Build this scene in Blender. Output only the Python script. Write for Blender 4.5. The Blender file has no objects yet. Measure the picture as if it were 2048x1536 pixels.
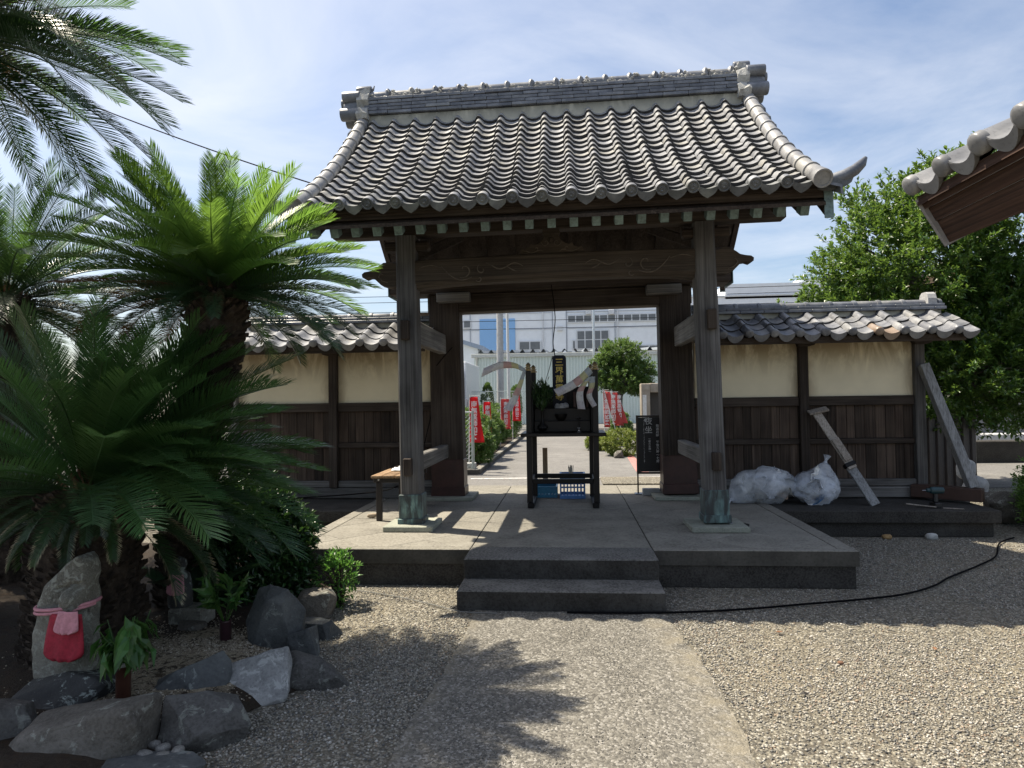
import bpy, math, random
import numpy as np
from mathutils import Vector, Matrix, Euler

random.seed(7)
rng = np.random.default_rng(11)
scene = bpy.context.scene
COL = scene.collection
rad = math.radians

# ------------------------------------------------------------------ camera
def make_camera(loc, yaw, pitch, roll, fpx):
    f = Vector((-math.sin(yaw) * math.cos(pitch), math.cos(yaw) * math.cos(pitch), math.sin(pitch)))
    r = Vector((math.cos(yaw), math.sin(yaw), 0))
    u = r.cross(f)
    c, s = math.cos(roll), math.sin(roll)
    r, u = c * r - s * u, s * r + c * u
    m = Matrix((r, u, -f)).transposed().to_4x4()
    m.translation = loc
    cam = bpy.data.cameras.new('camera')
    cam.sensor_width = 36.0
    cam.lens = fpx / 2048 * 36
    cam.clip_start = 0.05
    cam.clip_end = 2000
    o = bpy.data.objects.new('camera', cam)
    COL.objects.link(o)
    o.matrix_world = m
    scene.camera = o
make_camera((0.0832, -6.7212, 1.5456), 0.0840, 0.0242, 0.0141, 1328.9)

# ------------------------------------------------------------------ light
SUN_DIR = Vector((-0.50, 0.20, 1.0)).normalized()      # towards the sun
SUN_EL = math.asin(SUN_DIR.z)
SUN_AZ = math.atan2(SUN_DIR.x, SUN_DIR.y)              # from +Y towards +X

world = bpy.data.worlds.new('World')
scene.world = world
world.use_nodes = True
wt = world.node_tree
wt.nodes.clear()
def wn(t, **k):
    n = wt.nodes.new(t)
    for a, b in k.items():
        setattr(n, a, b)
    return n
sky = wn('ShaderNodeTexSky', sky_type='NISHITA', sun_disc=False, sun_elevation=SUN_EL, sun_rotation=SUN_AZ)
sky.air_density = 1.0
sky.dust_density = 2.2
sky.ozone_density = 1.4
geo = wn('ShaderNodeTexCoord')
sep = wn('ShaderNodeSeparateXYZ')
wt.links.new(geo.outputs['Generated'], sep.inputs[0])
mx = wn('ShaderNodeMath', operation='MAXIMUM'); mx.inputs[1].default_value = 0.06
wt.links.new(sep.outputs['Z'], mx.inputs[0])
dv = wn('ShaderNodeVectorMath', operation='DIVIDE')
cmb = wn('ShaderNodeCombineXYZ')
for i in range(3):
    wt.links.new(mx.outputs[0], cmb.inputs[i])
wt.links.new(geo.outputs['Generated'], dv.inputs[0]); wt.links.new(cmb.outputs[0], dv.inputs[1])
mp = wn('ShaderNodeMapping'); mp.inputs['Scale'].default_value = (0.75, 0.9, 1.0); mp.inputs['Location'].default_value = (1.2, 0.4, 0)
mp.inputs['Rotation'].default_value = (0, 0, 0.5)
wt.links.new(dv.outputs[0], mp.inputs[0])
n1 = wn('ShaderNodeTexNoise'); n1.inputs['Scale'].default_value = 1.1; n1.inputs['Detail'].default_value = 9; n1.inputs['Roughness'].default_value = 0.58
n1.inputs['Distortion'].default_value = 0.5
wt.links.new(mp.outputs[0], n1.inputs['Vector'])
cr = wn('ShaderNodeValToRGB')
cr.color_ramp.elements[0].position = 0.34; cr.color_ramp.elements[0].color = (0, 0, 0, 1)
cr.color_ramp.elements[1].position = 0.80; cr.color_ramp.elements[1].color = (1, 1, 1, 1)
wt.links.new(n1.outputs['Fac'], cr.inputs[0])
mulc = wn('ShaderNodeMath', operation='MULTIPLY'); mulc.inputs[1].default_value = 0.66
zf_ = wn('ShaderNodeMapRange', interpolation_type='SMOOTHSTEP'); zf_.inputs['From Min'].default_value = 0.0; zf_.inputs['From Max'].default_value = 0.28; zf_.inputs['To Min'].default_value = .15
wt.links.new(sep.outputs['Z'], zf_.inputs[0])
mz = wn('ShaderNodeMath', operation='MULTIPLY'); wt.links.new(cr.outputs[0], mz.inputs[0]); wt.links.new(zf_.outputs[0], mz.inputs[1])
wt.links.new(mz.outputs[0], mulc.inputs[0])
mixc = wn('ShaderNodeMix', data_type='RGBA')
wt.links.new(mulc.outputs[0], mixc.inputs['Factor'])
wt.links.new(sky.outputs[0], mixc.inputs['A'])
mixc.inputs['B'].default_value = (6.2, 6.3, 6.6, 1)
bg = wn('ShaderNodeBackground'); bg.inputs['Strength'].default_value = 0.078
wt.links.new(mixc.outputs['Result'], bg.inputs['Color'])
wo = wn('ShaderNodeOutputWorld')
wt.links.new(bg.outputs[0], wo.inputs['Surface'])

sun = bpy.data.lights.new('sun', 'SUN')
sun.energy = 4.2
sun.angle = rad(0.53)
sun.color = (1.0, 0.905, 0.74)
so = bpy.data.objects.new('sun', sun)
COL.objects.link(so)
so.rotation_euler = SUN_DIR.to_track_quat('Z', 'Y').to_euler()
so.location = (-6, 3, 12)

scene.view_settings.view_transform = 'Standard'
scene.view_settings.look = 'None'
scene.view_settings.exposure = 1.2
scene.view_settings.gamma = 1.0
scene.view_settings.use_curve_mapping = False
scene.render.engine = 'CYCLES'
scene.cycles.max_bounces = 8
scene.cycles.diffuse_bounces = 3
scene.cycles.glossy_bounces = 3
scene.cycles.transparent_max_bounces = 16
scene.cycles.transmission_bounces = 4

# ------------------------------------------------------------------ object helpers
def wloc(o):
    v = Vector((0, 0, 0))
    while o is not None:
        v += o.location
        o = o.parent
    return v

def tag(o, label=None, cat=None, group=None, kind=None):
    if label: o['label'] = label
    if cat: o['category'] = cat
    if group: o['group'] = group
    if kind: o['kind'] = kind
    return o

def thing(name, loc, label, cat, group=None, rot=(0, 0, 0)):
    o = bpy.data.objects.new(name, None)
    o.empty_display_size = 0.1
    o.location = loc
    o.rotation_euler = rot
    COL.objects.link(o)
    return tag(o, label, cat, group)

def link(name, mesh, parent=None, loc=None, rot=None, mat=None):
    """link an existing mesh whose vertices are local; loc in un-rotated world coordinates"""
    o = bpy.data.objects.new(name, mesh)
    COL.objects.link(o)
    if parent is not None:
        o.parent = parent
    if loc is not None:
        o.location = Vector(loc) - (wloc(parent) if parent is not None else Vector())
    if rot is not None:
        o.rotation_euler = rot
    return o

def np_mesh(name, verts, faces, mat, smooth=False):
    """faces: (n,k) int array, all the same k"""
    verts = np.asarray(verts, dtype=np.float32); faces = np.asarray(faces, dtype=np.int32)
    me = bpy.data.meshes.new(name)
    n, k = faces.shape
    me.vertices.add(len(verts)); me.vertices.foreach_set('co', verts.ravel())
    me.loops.add(n * k); me.loops.foreach_set('vertex_index', faces.ravel())
    me.polygons.add(n); me.polygons.foreach_set('loop_start', np.arange(0, n * k, k, dtype=np.int32))
    me.polygons.foreach_set('use_smooth', np.full(n, smooth, dtype=bool))
    me.update(calc_edges=True)
    me.materials.append(mat)
    return me

class MB:
    def __init__(s):
        s.v = []; s.f = []
    def add(s, vs, fs):
        b = len(s.v)
        s.v += [tuple(p) for p in vs]
        s.f += [tuple(i + b for i in f) for f in fs]
        return s
    def box(s, c, d, rot=None, ch=0.0):
        """box centred at c with full sizes d, optional chamfer and rotation (Matrix 3x3)"""
        hx, hy, hz = d[0] / 2, d[1] / 2, d[2] / 2
        if ch <= 0:
            vs = [(x, y, z) for x in (-hx, hx) for y in (-hy, hy) for z in (-hz, hz)]
            fs = [(0, 1, 3, 2), (4, 6, 7, 5), (0, 4, 5, 1), (2, 3, 7, 6), (0, 2, 6, 4), (1, 5, 7, 3)]
        else:
            vs = []; idx = {}
            for sx in (-1, 1):
                for sy in (-1, 1):
                    for sz in (-1, 1):
                        for a in range(3):
                            p = [sx * (hx - ch), sy * (hy - ch), sz * (hz - ch)]
                            p[a] = (sx * hx, sy * hy, sz * hz)[a]
                            idx[(sx, sy, sz, a)] = len(vs); vs.append(tuple(p))
            fs = []
            S = (-1, 1)
            for k in S:
                fs.append([idx[(k, a, b, 0)] for a, b in ((-1, -1), (1, -1), (1, 1), (-1, 1))])
                fs.append([idx[(a, k, b, 1)] for a, b in ((-1, -1), (1, -1), (1, 1), (-1, 1))])
                fs.append([idx[(a, b, k, 2)] for a, b in ((-1, -1), (1, -1), (1, 1), (-1, 1))])
            for a in S:
                for b in S:
                    fs.append([idx[(a, b, -1, 0)], idx[(a, b, 1, 0)], idx[(a, b, 1, 1)], idx[(a, b, -1, 1)]])
                    fs.append([idx[(a, -1, b, 0)], idx[(a, 1, b, 0)], idx[(a, 1, b, 2)], idx[(a, -1, b, 2)]])
                    fs.append([idx[(-1, a, b, 1)], idx[(1, a, b, 1)], idx[(1, a, b, 2)], idx[(-1, a, b, 2)]])
                    for k in S:
                        fs.append([idx[(a, b, k, 0)], idx[(a, b, k, 1)], idx[(a, b, k, 2)]])
        if rot is not None:
            vs = [rot @ Vector(p) for p in vs]
        vs = [(p[0] + c[0], p[1] + c[1], p[2] + c[2]) for p in vs]
        return s.add(vs, fs)
    def beam(s, p0, p1, w, h, up=(0, 0, 1), ch=0.0):
        p0 = Vector(p0); p1 = Vector(p1); d = p1 - p0
        L = d.length; d.normalize()
        side = d.cross(Vector(up)); side.normalize(); upv = side.cross(d)
        m = Matrix((d, side, upv)).transposed()
        return s.box((p0 + p1) / 2, (L, w, h), m, ch)
    def tube(s, pts, r, n=8, cap=True, sx=1.0):
        pts = [Vector(p) for p in pts]
        R = r if isinstance(r, (list, tuple)) else [r] * len(pts)
        rings = []; ref = None
        for i, p in enumerate(pts):
            t = (pts[min(i + 1, len(pts) - 1)] - pts[max(i - 1, 0)]).normalized()
            if ref is None:
                ref = t.orthogonal().normalized()
                if abs(t.z) < .9: ref = t.cross(Vector((0, 0, 1))).normalized()
            ref = (ref - t * ref.dot(t)).normalized()
            b = t.cross(ref)
            rings.append([p + (ref * math.cos(2 * math.pi * k / n) * sx + b * math.sin(2 * math.pi * k / n)) * R[i] for k in range(n)])
        vs = [v for rr in rings for v in rr]
        fs = []
        for i in range(len(pts) - 1):
            for k in range(n):
                a = i * n + k; b2 = i * n + (k + 1) % n
                fs.append((a, b2, b2 + n, a + n))
        if cap:
            fs.append(tuple(range(n))[::-1]); fs.append(tuple((len(pts) - 1) * n + k for k in range(n)))
        return s.add(vs, fs)
    def lathe(s, prof, c=(0, 0, 0), n=16, m=None):
        """prof: list of (r, z) turned round z; m: Matrix 3x3 applied before moving to c"""
        vs = []; fs = []
        for (r, z) in prof:
            for k in range(n):
                a = 2 * math.pi * k / n
                p = Vector((r * math.cos(a), r * math.sin(a), z))
                if m is not None: p = m @ p
                vs.append((p[0] + c[0], p[1] + c[1], p[2] + c[2]))
        for i in range(len(prof) - 1):
            for k in range(n):
                a = i * n + k; b = i * n + (k + 1) % n
                fs.append((a, b, b + n, a + n))
        fs.append(tuple(range(n))[::-1]); fs.append(tuple((len(prof) - 1) * n + k for k in range(n)))
        return s.add(vs, fs)
    def prism(s, out, d, fr):
        """out: 2D outline, extruded by d; fr(u,v,w)->xyz"""
        n = len(out)
        vs = [fr(u, v, 0) for u, v in out] + [fr(u, v, d) for u, v in out]
        fs = [tuple(range(n))[::-1], tuple(range(n, 2 * n))]
        fs += [(k, (k + 1) % n, n + (k + 1) % n, n + k) for k in range(n)]
        return s.add(vs, fs)
    def mesh(s, name, mat, smooth=False):
        me = bpy.data.meshes.new(name)
        me.from_pydata([tuple(p) for p in s.v], [], s.f)
        if smooth:
            me.polygons.foreach_set('use_smooth', [True] * len(me.polygons))
        me.update()
        if mat: me.materials.append(mat)
        return me
    def build(s, name, mat, parent=None, smooth=False, base=False):
        """one mesh object, origin at the middle of its bounds (base: at the bottom)"""
        a = np.array([tuple(p) for p in s.v]); lo = a.min(0); hi = a.max(0); c = (lo + hi) / 2
        if base: c[2] = lo[2]
        s.v = [tuple(p) for p in (a - c)]
        me = s.mesh(name, mat, smooth)
        fix_normals(me)
        if smooth: me.set_sharp_from_angle(angle=rad(42))
        return link(name, me, parent, loc=c)

import bmesh
def fix_normals(me):
    bm = bmesh.new(); bm.from_mesh(me)
    bmesh.ops.recalc_face_normals(bm, faces=bm.faces)
    bm.to_mesh(me); bm.free()

def fbm(p, seed=0.0, oct=4):
    from mathutils import noise
    v = 0; a = 1; q = Vector(p) + Vector((seed, seed * 1.7, -seed))
    for _ in range(oct):
        v += a * noise.noise(q); a *= .5; q = q * 2.03
    return v

def copy_tree(o, parent=None, loc=None, rot=None, scale=None):
    c = o.copy(); COL.objects.link(c); c.parent = parent
    if loc is not None: c.location = loc
    if rot is not None: c.rotation_euler = rot
    if scale is not None: c.scale = scale
    for ch in list(o.children):
        copy_tree(ch, c)
    return c

# ------------------------------------------------------------------ materials
class NT:
    def __init__(s, name):
        s.m = bpy.data.materials.new(name); s.m.use_nodes = True
        s.t = s.m.node_tree; s.t.nodes.clear()
        s.out = s.t.nodes.new('ShaderNodeOutputMaterial')
        s.p = s.t.nodes.new('ShaderNodeBsdfPrincipled')
        s.t.links.new(s.p.outputs[0], s.out.inputs['Surface'])
        s.co = s.t.nodes.new('ShaderNodeTexCoord')
        s.oi = s.t.nodes.new('ShaderNodeObjectInfo')
    def n(s, t, **k):
        x = s.t.nodes.new(t)
        for a, b in k.items(): setattr(x, a, b)
        return x
    def l(s, a, b): s.t.links.new(a, b)
    def coords(s, scale=(1, 1, 1), rnd=0.0, src='Object'):
        mp = s.n('ShaderNodeMapping'); mp.inputs['Scale'].default_value = scale
        s.l(s.co.outputs[src], mp.inputs[0])
        if rnd:
            c = s.n('ShaderNodeCombineXYZ'); m = s.n('ShaderNodeMath', operation='MULTIPLY'); m.inputs[1].default_value = rnd
            s.l(s.oi.outputs['Random'], m.inputs[0])
            for i in range(3): s.l(m.outputs[0], c.inputs[i])
            s.l(c.outputs[0], mp.inputs['Location'])
        return mp.outputs[0]
    def noise(s, vec, scale, detail=4, rough=.55, dist=0.0):
        x = s.n('ShaderNodeTexNoise'); x.inputs['Scale'].default_value = scale; x.inputs['Detail'].default_value = detail
        x.inputs['Roughness'].default_value = rough; x.inputs['Distortion'].default_value = dist
        if vec is not None: s.l(vec, x.inputs['Vector'])
        return x.outputs['Fac']
    def ramp(s, fac, stops, mode='LINEAR'):
        x = s.n('ShaderNodeValToRGB'); r = x.color_ramp; r.interpolation = mode
        while len(r.elements) > 1: r.elements.remove(r.elements[-1])
        for i, (p, c) in enumerate(stops):
            e = r.elements[0] if i == 0 else r.elements.new(p)
            e.position = p
            if not hasattr(c, '__len__'): c = (c, c, c)
            e.color = (*c, 1)
        s.l(fac, x.inputs[0])
        return x.outputs[0]
    def mix(s, fac, a, b, blend='MIX'):
        x = s.n('ShaderNodeMix', data_type='RGBA', blend_type=blend)
        for sock, val in (('Factor', fac), ('A', a), ('B', b)):
            if hasattr(val, 'is_output'): s.l(val, x.inputs[sock])
            elif sock == 'Factor': x.inputs[sock].default_value = val
            else: x.inputs[sock].default_value = (*val, 1) if len(val) == 3 else val
        return x.outputs['Result']
    def math(s, op, a, b=None):
        x = s.n('ShaderNodeMath', operation=op)
        for i, val in enumerate((a, b)):
            if val is None: continue
            if hasattr(val, 'is_output'): s.l(val, x.inputs[i])
            else: x.inputs[i].default_value = val
        return x.outputs[0]
    def hsv(s, col, rnd_v=0.0, rnd_h=0.0, src=None):
        """vary value (and hue) by a random number: the object's, or src"""
        r = src if src is not None else s.oi.outputs['Random']
        h = s.n('ShaderNodeHueSaturation')
        s.l(col, h.inputs['Color'])
        v = s.n('ShaderNodeMapRange'); v.inputs['To Min'].default_value = 1 - rnd_v; v.inputs['To Max'].default_value = 1 + rnd_v
        s.l(r, v.inputs[0]); s.l(v.outputs[0], h.inputs['Value'])
        if rnd_h:
            m7 = s.math('FRACT', s.math('MULTIPLY', r, 7.31))
            v2 = s.n('ShaderNodeMapRange'); v2.inputs['To Min'].default_value = .5 - rnd_h; v2.inputs['To Max'].default_value = .5 + rnd_h
            s.l(m7, v2.inputs[0]); s.l(v2.outputs[0], h.inputs['Hue'])
        return h.outputs[0]
    def bump(s, h, strength=.3, dist=.01):
        x = s.n('ShaderNodeBump'); x.inputs['Strength'].default_value = strength; x.inputs['Distance'].default_value = dist
        s.l(h, x.inputs['Height']); s.l(x.outputs[0], s.p.inputs['Normal'])
    def set(s, col=None, rough=None, spec=None, metal=None):
        for sock, val in (('Base Color', col), ('Roughness', rough), ('Specular IOR Level', spec), ('Metallic', metal)):
            if val is None: continue
            if hasattr(val, 'is_output'): s.l(val, s.p.inputs[sock])
            elif sock == 'Base Color': s.p.inputs[sock].default_value = (*val, 1)
            else: s.p.inputs[sock].default_value = val
        return s.m

def m_wood(name, c0, c1, c2, axis='z', rough=.75, bump=.5, rv=.18):
    """weathered timber, grain along an axis"""
    k = NT(name)
    sc = {'x': (.7, 14, 14), 'y': (14, .7, 14), 'z': (14, 14, .7)}[axis]
    v = k.coords(sc, rnd=37.0)
    g = k.noise(v, 2.2, 7, .62, .6)
    v2 = k.coords((1, 1, 1), rnd=11.0)
    big = k.noise(v2, 1.7, 3)
    sc3 = {'x': (.5, 60, 60), 'y': (60, .5, 60), 'z': (60, 60, .5)}[axis]
    fine = k.noise(k.coords(sc3, rnd=5.0), 1.5, 3, .6)
    col = k.ramp(g, [(.28, c0), (.52, c1), (.78, c2)])
    col = k.mix(k.ramp(big, [(.4, 0.0), (.65, .6)]), col, c2)
    col = k.mix(k.ramp(fine, [(.35, .55), (.55, 0.0)]), col, [x * .35 for x in c0])
    k.set(k.hsv(col, rv), rough, .25)
    k.bump(k.math('ADD', g, fine), bump, .006)
    return k.m

def m_stone(name, c0, c1, c2, scale=6, rough=.85, bump=.5, speck=0.0, lichen=None, rv=.1, lt=.58, riser=None):
    k = NT(name)
    v = k.coords((1, 1, 1), rnd=23.0)
    a = k.noise(v, scale, 8, .6); b = k.noise(v, scale * 14, 3, .6); big = k.noise(v, scale * .25, 3, .5)
    col = k.ramp(a, [(.3, c0), (.5, c1), (.72, c2)])
    col = k.mix(k.ramp(big, [(.42, 0.0), (.62, .55)]), col, c0)
    if speck:
        col = k.mix(k.ramp(b, [(.42, 0.0), (.62, speck)]), col, c2)
        col = k.mix(k.ramp(b, [(.30, speck), (.44, 0.0)]), col, [x * .5 for x in c0])
    if lichen:
        vo = k.noise(v, scale * 2.6, 6, .7, .6)
        col = k.mix(k.ramp(vo, [(lt, 0.0), (lt + .06, .65)]), col, lichen)
    if riser:      # shade of the upright faces, put into the colour by normal
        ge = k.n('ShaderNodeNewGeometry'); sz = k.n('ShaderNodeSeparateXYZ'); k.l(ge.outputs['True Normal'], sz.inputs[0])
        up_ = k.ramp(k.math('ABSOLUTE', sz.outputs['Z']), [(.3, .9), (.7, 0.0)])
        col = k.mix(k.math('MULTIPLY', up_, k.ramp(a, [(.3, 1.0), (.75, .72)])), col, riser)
    k.set(k.hsv(col, rv), rough, .3)
    k.bump(k.math('ADD', a, k.math('MULTIPLY', b, .35)), bump, .02)
    return k.m

def m_plain(name, col, rough=.5, metal=0.0, rv=0.0, spec=.5, nz=.12, nscale=20):
    k = NT(name)
    v = k.coords((1, 1, 1), rnd=9.0)
    n_ = k.noise(v, nscale, 4, .6)
    c = k.ramp(n_, [(.25, [x * (1 - nz * 2) for x in col]), (.6, col), (.9, [min(1, x * (1 + nz)) for x in col])])
    if rv: c = k.hsv(c, rv)
    k.set(c, rough, spec, metal)
    return k.m

def m_leaf(name, c0, c1, trans=.35, rough=.42, rv=.22, rh=.02, island=True, dry=None, tcol=None, spec=.5):
    """leaves: colour varies leaf by leaf; light passes through"""
    k = NT(name)
    if island:
        g = k.n('ShaderNodeNewGeometry'); r = g.outputs['Random Per Island']
    else:
        r = k.oi.outputs['Random']
    col = k.ramp(r, [(0, c0), (1, c1)])
    if dry:
        at = k.n('ShaderNodeAttribute', attribute_name='tip')
        dn = k.noise(k.coords((1, 1, 1), rnd=31.0), 3.0, 2)
        col = k.mix(k.math('MULTIPLY', k.ramp(at.outputs['Fac'], [(.45, 0.0), (.85, 1.0)]), k.ramp(dn, [(.40, .0), (.52, 1.0)])), col, dry)
    col = k.hsv(col, rv, rh, src=(k.math('FRACT', k.math('MULTIPLY', r, 37.3)) if island else None))
    k.set(col, rough, spec)
    tr = k.n('ShaderNodeBsdfTranslucent')
    k.l(k.mix(.5, col, tcol if tcol else [min(1, x * 2.2) for x in c1]), tr.inputs['Color'])
    ms = k.n('ShaderNodeMixShader'); ms.inputs[0].default_value = trans
    k.l(k.p.outputs[0], ms.inputs[1]); k.l(tr.outputs[0], ms.inputs[2])
    k.l(ms.outputs[0], k.out.inputs['Surface'])
    return k.m

M = {}
# timber: dark brown-black in the eaves, silvery where weathered
D0, D1, D2 = (.020, .014, .011), (.046, .034, .027), (.085, .068, .056)
G0, G1, G2 = (.055, .050, .047), (.125, .118, .112), (.23, .222, .21)
for ax in 'xyz':
    M['wood_' + ax] = m_wood('aged_timber_' + ax, D0, D1, D2, ax)
    M['grey_' + ax] = m_wood('silvered_timber_' + ax, G0, G1, G2, ax)
M['board'] = m_wood('wall_board_timber', (.018, .012, .009), (.05, .034, .026), (.11, .080, .060), 'z', rv=.45)
M['newwood_x'] = m_wood('bench_timber', (.16, .10, .06), (.26, .17, .10), (.35, .24, .15), 'y', rv=.1)
M['soffit'] = m_wood('cedar_boards', (.020, .011, .008), (.048, .025, .017), (.085, .048, .034), 'y', rv=.1)
M['lumber'] = m_wood('pale_lumber', (.16, .13, .11), (.30, .26, .22), (.42, .38, .34), 'z', rv=.15)
M['brownpaint'] = m_plain('brown_painted_timber', (.055, .026, .018), .5, rv=.1)
M['redclad'] = m_plain('russet_metal_cladding', (.050, .018, .015), .45, rv=.05, nz=.25, nscale=8)

def m_copper():
    k = NT('verdigris_copper')
    v = k.coords((9, 9, 1.8), rnd=13.0)
    a = k.noise(v, 2.0, 7, .65, .5)
    b = k.noise(k.coords((1, 1, 1), rnd=3.0), 5, 4)
    col = k.ramp(a, [(.30, (.030, .030, .030)), (.46, (.055, .075, .078)), (.56, (.12, .20, .20)), (.72, (.26, .40, .37))])
    col = k.mix(k.ramp(b, [(.42, .0), (.62, .6)]), col, (.045, .045, .046))
    k.set(col, .6, .4, .15)
    k.bump(a, .2, .004)
    return k.m
M['copper'] = m_copper()
M['coppercap'] = m_plain('blue_green_copper_cap', (.20, .29, .29), .55, rv=.18, nz=.3, nscale=30)

def m_tile(name, c0, c1, c2, lich, amt, rough=.42, tint=None):
    k = NT(name)
    v = k.coords((1, 1, 1), rnd=51.0)
    a = k.noise(v, 7, 6, .6); f = k.noise(v, 60, 3, .6); l_ = k.noise(v, 4.0, 5, .6)
    col = k.ramp(a, [(.3, c0), (.5, c1), (.72, c2)])
    rl = k.math('FRACT', k.math('MULTIPLY', k.oi.outputs['Random'], 13.7))
    lf = k.math('MULTIPLY', k.ramp(l_, [(.44, 0.0), (.60, 1.0)]), k.ramp(rl, [(.3, 0.0), (.95, amt)]))
    col = k.mix(lf, col, lich)
    col = k.mix(k.ramp(f, [(.33, .35), (.45, 0.0)]), col, [x * .5 for x in c0])
    if tint:
        col = k.mix(k.ramp(rl, [(.975, 0.0), (.98, .6)]), col, tint)
    k.set(k.hsv(col, .16), k.ramp(a, [(.3, rough - .08), (.7, rough + .15)]), .45)
    k.bump(k.math('ADD', a, k.math('MULTIPLY', f, .4)), .18, .006)
    return k.m
M['tileedge'] = m_plain('shade_toned_tile_edge', (.050, .050, .052), .7, rv=.3, nz=.3)  # dark fronts and undersides: shade between the courses put into the colour
M['tile'] = m_tile('smoked_clay_tile', (.14, .145, .158), (.21, .215, .227), (.285, .29, .30), (.33, .31, .24), .5, .42)
M['tiledark'] = m_tile('slate_grey_ridge_tile', (.085, .092, .11), (.14, .15, .172), (.22, .235, .26), (.30, .30, .27), .25, .36)
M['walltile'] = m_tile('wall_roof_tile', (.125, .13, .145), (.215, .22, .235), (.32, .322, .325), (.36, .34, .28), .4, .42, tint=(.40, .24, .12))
M['walltile_dark'] = m_tile('shaded_wall_roof_tile', (.085, .09, .105), (.15, .155, .172), (.25, .255, .265), (.32, .31, .27), .4, .40, tint=(.30, .20, .12))  # copy of the wall tile with the right wall's shade in its colour
M['eavecap'] = m_tile('weathered_disc_tile', (.055, .060, .062), (.10, .105, .11), (.19, .20, .195), (.32, .33, .27), .4, .6)

def m_plaster(name, base, stain):
    k = NT(name)
    v = k.coords((1, 1, 1), rnd=17.0)
    a = k.noise(v, 2.2, 5, .6); b = k.noise(k.coords((1, 1, .35), rnd=5.0), 5.5, 6, .65, .7); f = k.noise(v, 55, 3)
    col = k.ramp(a, [(.3, [x * .9 for x in base]), (.6, base), (.8, [min(1, x * 1.06) for x in base])])
    sp = k.n('ShaderNodeSeparateXYZ'); k.l(k.co.outputs['Generated'], sp.inputs[0])
    up = k.ramp(sp.outputs['Z'], [(.35, 0.0), (.95, 1.0)])          # rain stains run down from the eave
    ex = k.math('ABSOLUTE', k.math('SUBTRACT', sp.outputs['X'], .5))
    side = k.ramp(ex, [(.38, 0.0), (.5, .75)])
    st = k.math('MULTIPLY', k.math('MAXIMUM', up, side), k.ramp(b, [(.34, 0.0), (.54, 1.0)]))
    col = k.mix(st, col, stain)
    k.set(col, .9, .2)
    k.bump(k.math('ADD', b, f), .12, .004)
    return k.m
M['plaster'] = m_plaster('ochre_lime_plaster', (.80, .72, .53), (.33, .26, .165))
M['plasterband'] = m_plaster('cream_ridge_plaster', (.46, .45, .385), (.20, .20, .175))
M['mortar'] = m_stone('white_lime_mortar', (.30, .30, .29), (.44, .44, .42), (.58, .58, .56), 18, .95, .8)

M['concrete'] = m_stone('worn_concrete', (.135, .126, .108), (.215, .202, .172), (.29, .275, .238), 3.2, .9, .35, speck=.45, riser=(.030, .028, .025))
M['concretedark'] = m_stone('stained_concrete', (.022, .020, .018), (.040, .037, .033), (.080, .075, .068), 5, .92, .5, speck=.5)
M['plinth'] = m_stone('pale_green_plinth_stone', (.19, .20, .165), (.28, .29, .24), (.36, .37, .31), 7, .8, .3, speck=.4)
M['asphalt'] = m_stone('pale_asphalt', (.12, .115, .11), (.17, .165, .155), (.23, .22, .21), 2.5, .9, .4, speck=.5)
M['granite'] = m_stone('grey_granite', (.25, .25, .25), (.36, .36, .36), (.48, .48, .47), 30, .75, .2, speck=.5)
# ------------------------------------------------------------------ ground
def m_gravel_ground():
    k = NT('gravel_bedding')
    v = k.coords((1, 1, 1))
    vo = k.n('ShaderNodeTexVoronoi'); vo.inputs['Scale'].default_value = 62; k.l(v, vo.inputs['Vector'])
    sp = k.n('ShaderNodeSeparateColor'); k.l(vo.outputs['Color'], sp.inputs[0])
    col = k.ramp(sp.outputs[0], [(0, (.09, .085, .075)), (.4, (.19, .175, .14)), (.75, (.27, .25, .20)), (1, (.42, .40, .35))])
    col = k.mix(k.ramp(vo.outputs['Distance'], [(.35, 0.0), (.75, .8)]), col, (.07, .06, .045))
    big = k.noise(v, .9, 4)
    col = k.mix(k.ramp(big, [(.45, 0.0), (.7, .35)]), col, (.26, .22, .15))
    k.set(col, .9, .3)
    k.bump(k.ramp(vo.outputs['Distance'], [(0, 1.0), (.8, 0.0)]), .9, .012)
    return k.m
M['gravelground'] = m_gravel_ground()

mb = MB()
xs = [-300, -20, -6, 0, 6, 20, 300]; ys = [-60, -8, 1.45, 2.3, 8, 40, 600]
zf = lambda y: 0.0 if y < 1.5 else 0.2
vs = [(x, y, zf(y)) for y in ys for x in xs]
n = len(xs)
fs = [(j * n + i, j * n + i + 1, (j + 1) * n + i + 1, (j + 1) * n + i) for j in range(len(ys) - 1) for i in range(n - 1)]
g = MB().add(vs, fs).mesh('ground', M['gravelground'])
tag(link('ground', g), kind='structure')

# walkway of exposed aggregate leading up to the steps, with sandy margins
def m_path():
    k = NT('exposed_aggregate')
    v = k.coords((1, 1, 1))
    vo = k.n('ShaderNodeTexVoronoi'); vo.inputs['Scale'].default_value = 85; k.l(v, vo.inputs['Vector'])
    sp = k.n('ShaderNodeSeparateColor'); k.l(vo.outputs['Color'], sp.inputs[0])
    col = k.ramp(sp.outputs[1], [(0, (.075, .072, .066)), (.5, (.155, .146, .128)), (.8, (.215, .204, .178)), (1, (.34, .325, .30))])
    at = k.n('ShaderNodeAttribute', attribute_name='edge')
    nz = k.noise(v, 5, 7, .65)
    sand = k.math('MULTIPLY', at.outputs['Fac'], k.ramp(nz, [(.40, 0.0), (.62, .9)]))
    fine = k.noise(v, 180, 2)
    col = k.mix(sand, col, (.245, .218, .165))
    col = k.mix(k.ramp(fine, [(.4, .3), (.6, 0.0)]), col, (.10, .09, .07))
    k.set(col, .92, .25)
    k.bump(k.math('ADD', k.ramp(vo.outputs['Distance'], [(0, .8), (.7, 0.0)]), fine), .6, .008)
    return k.m
M['path'] = m_path()
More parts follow.
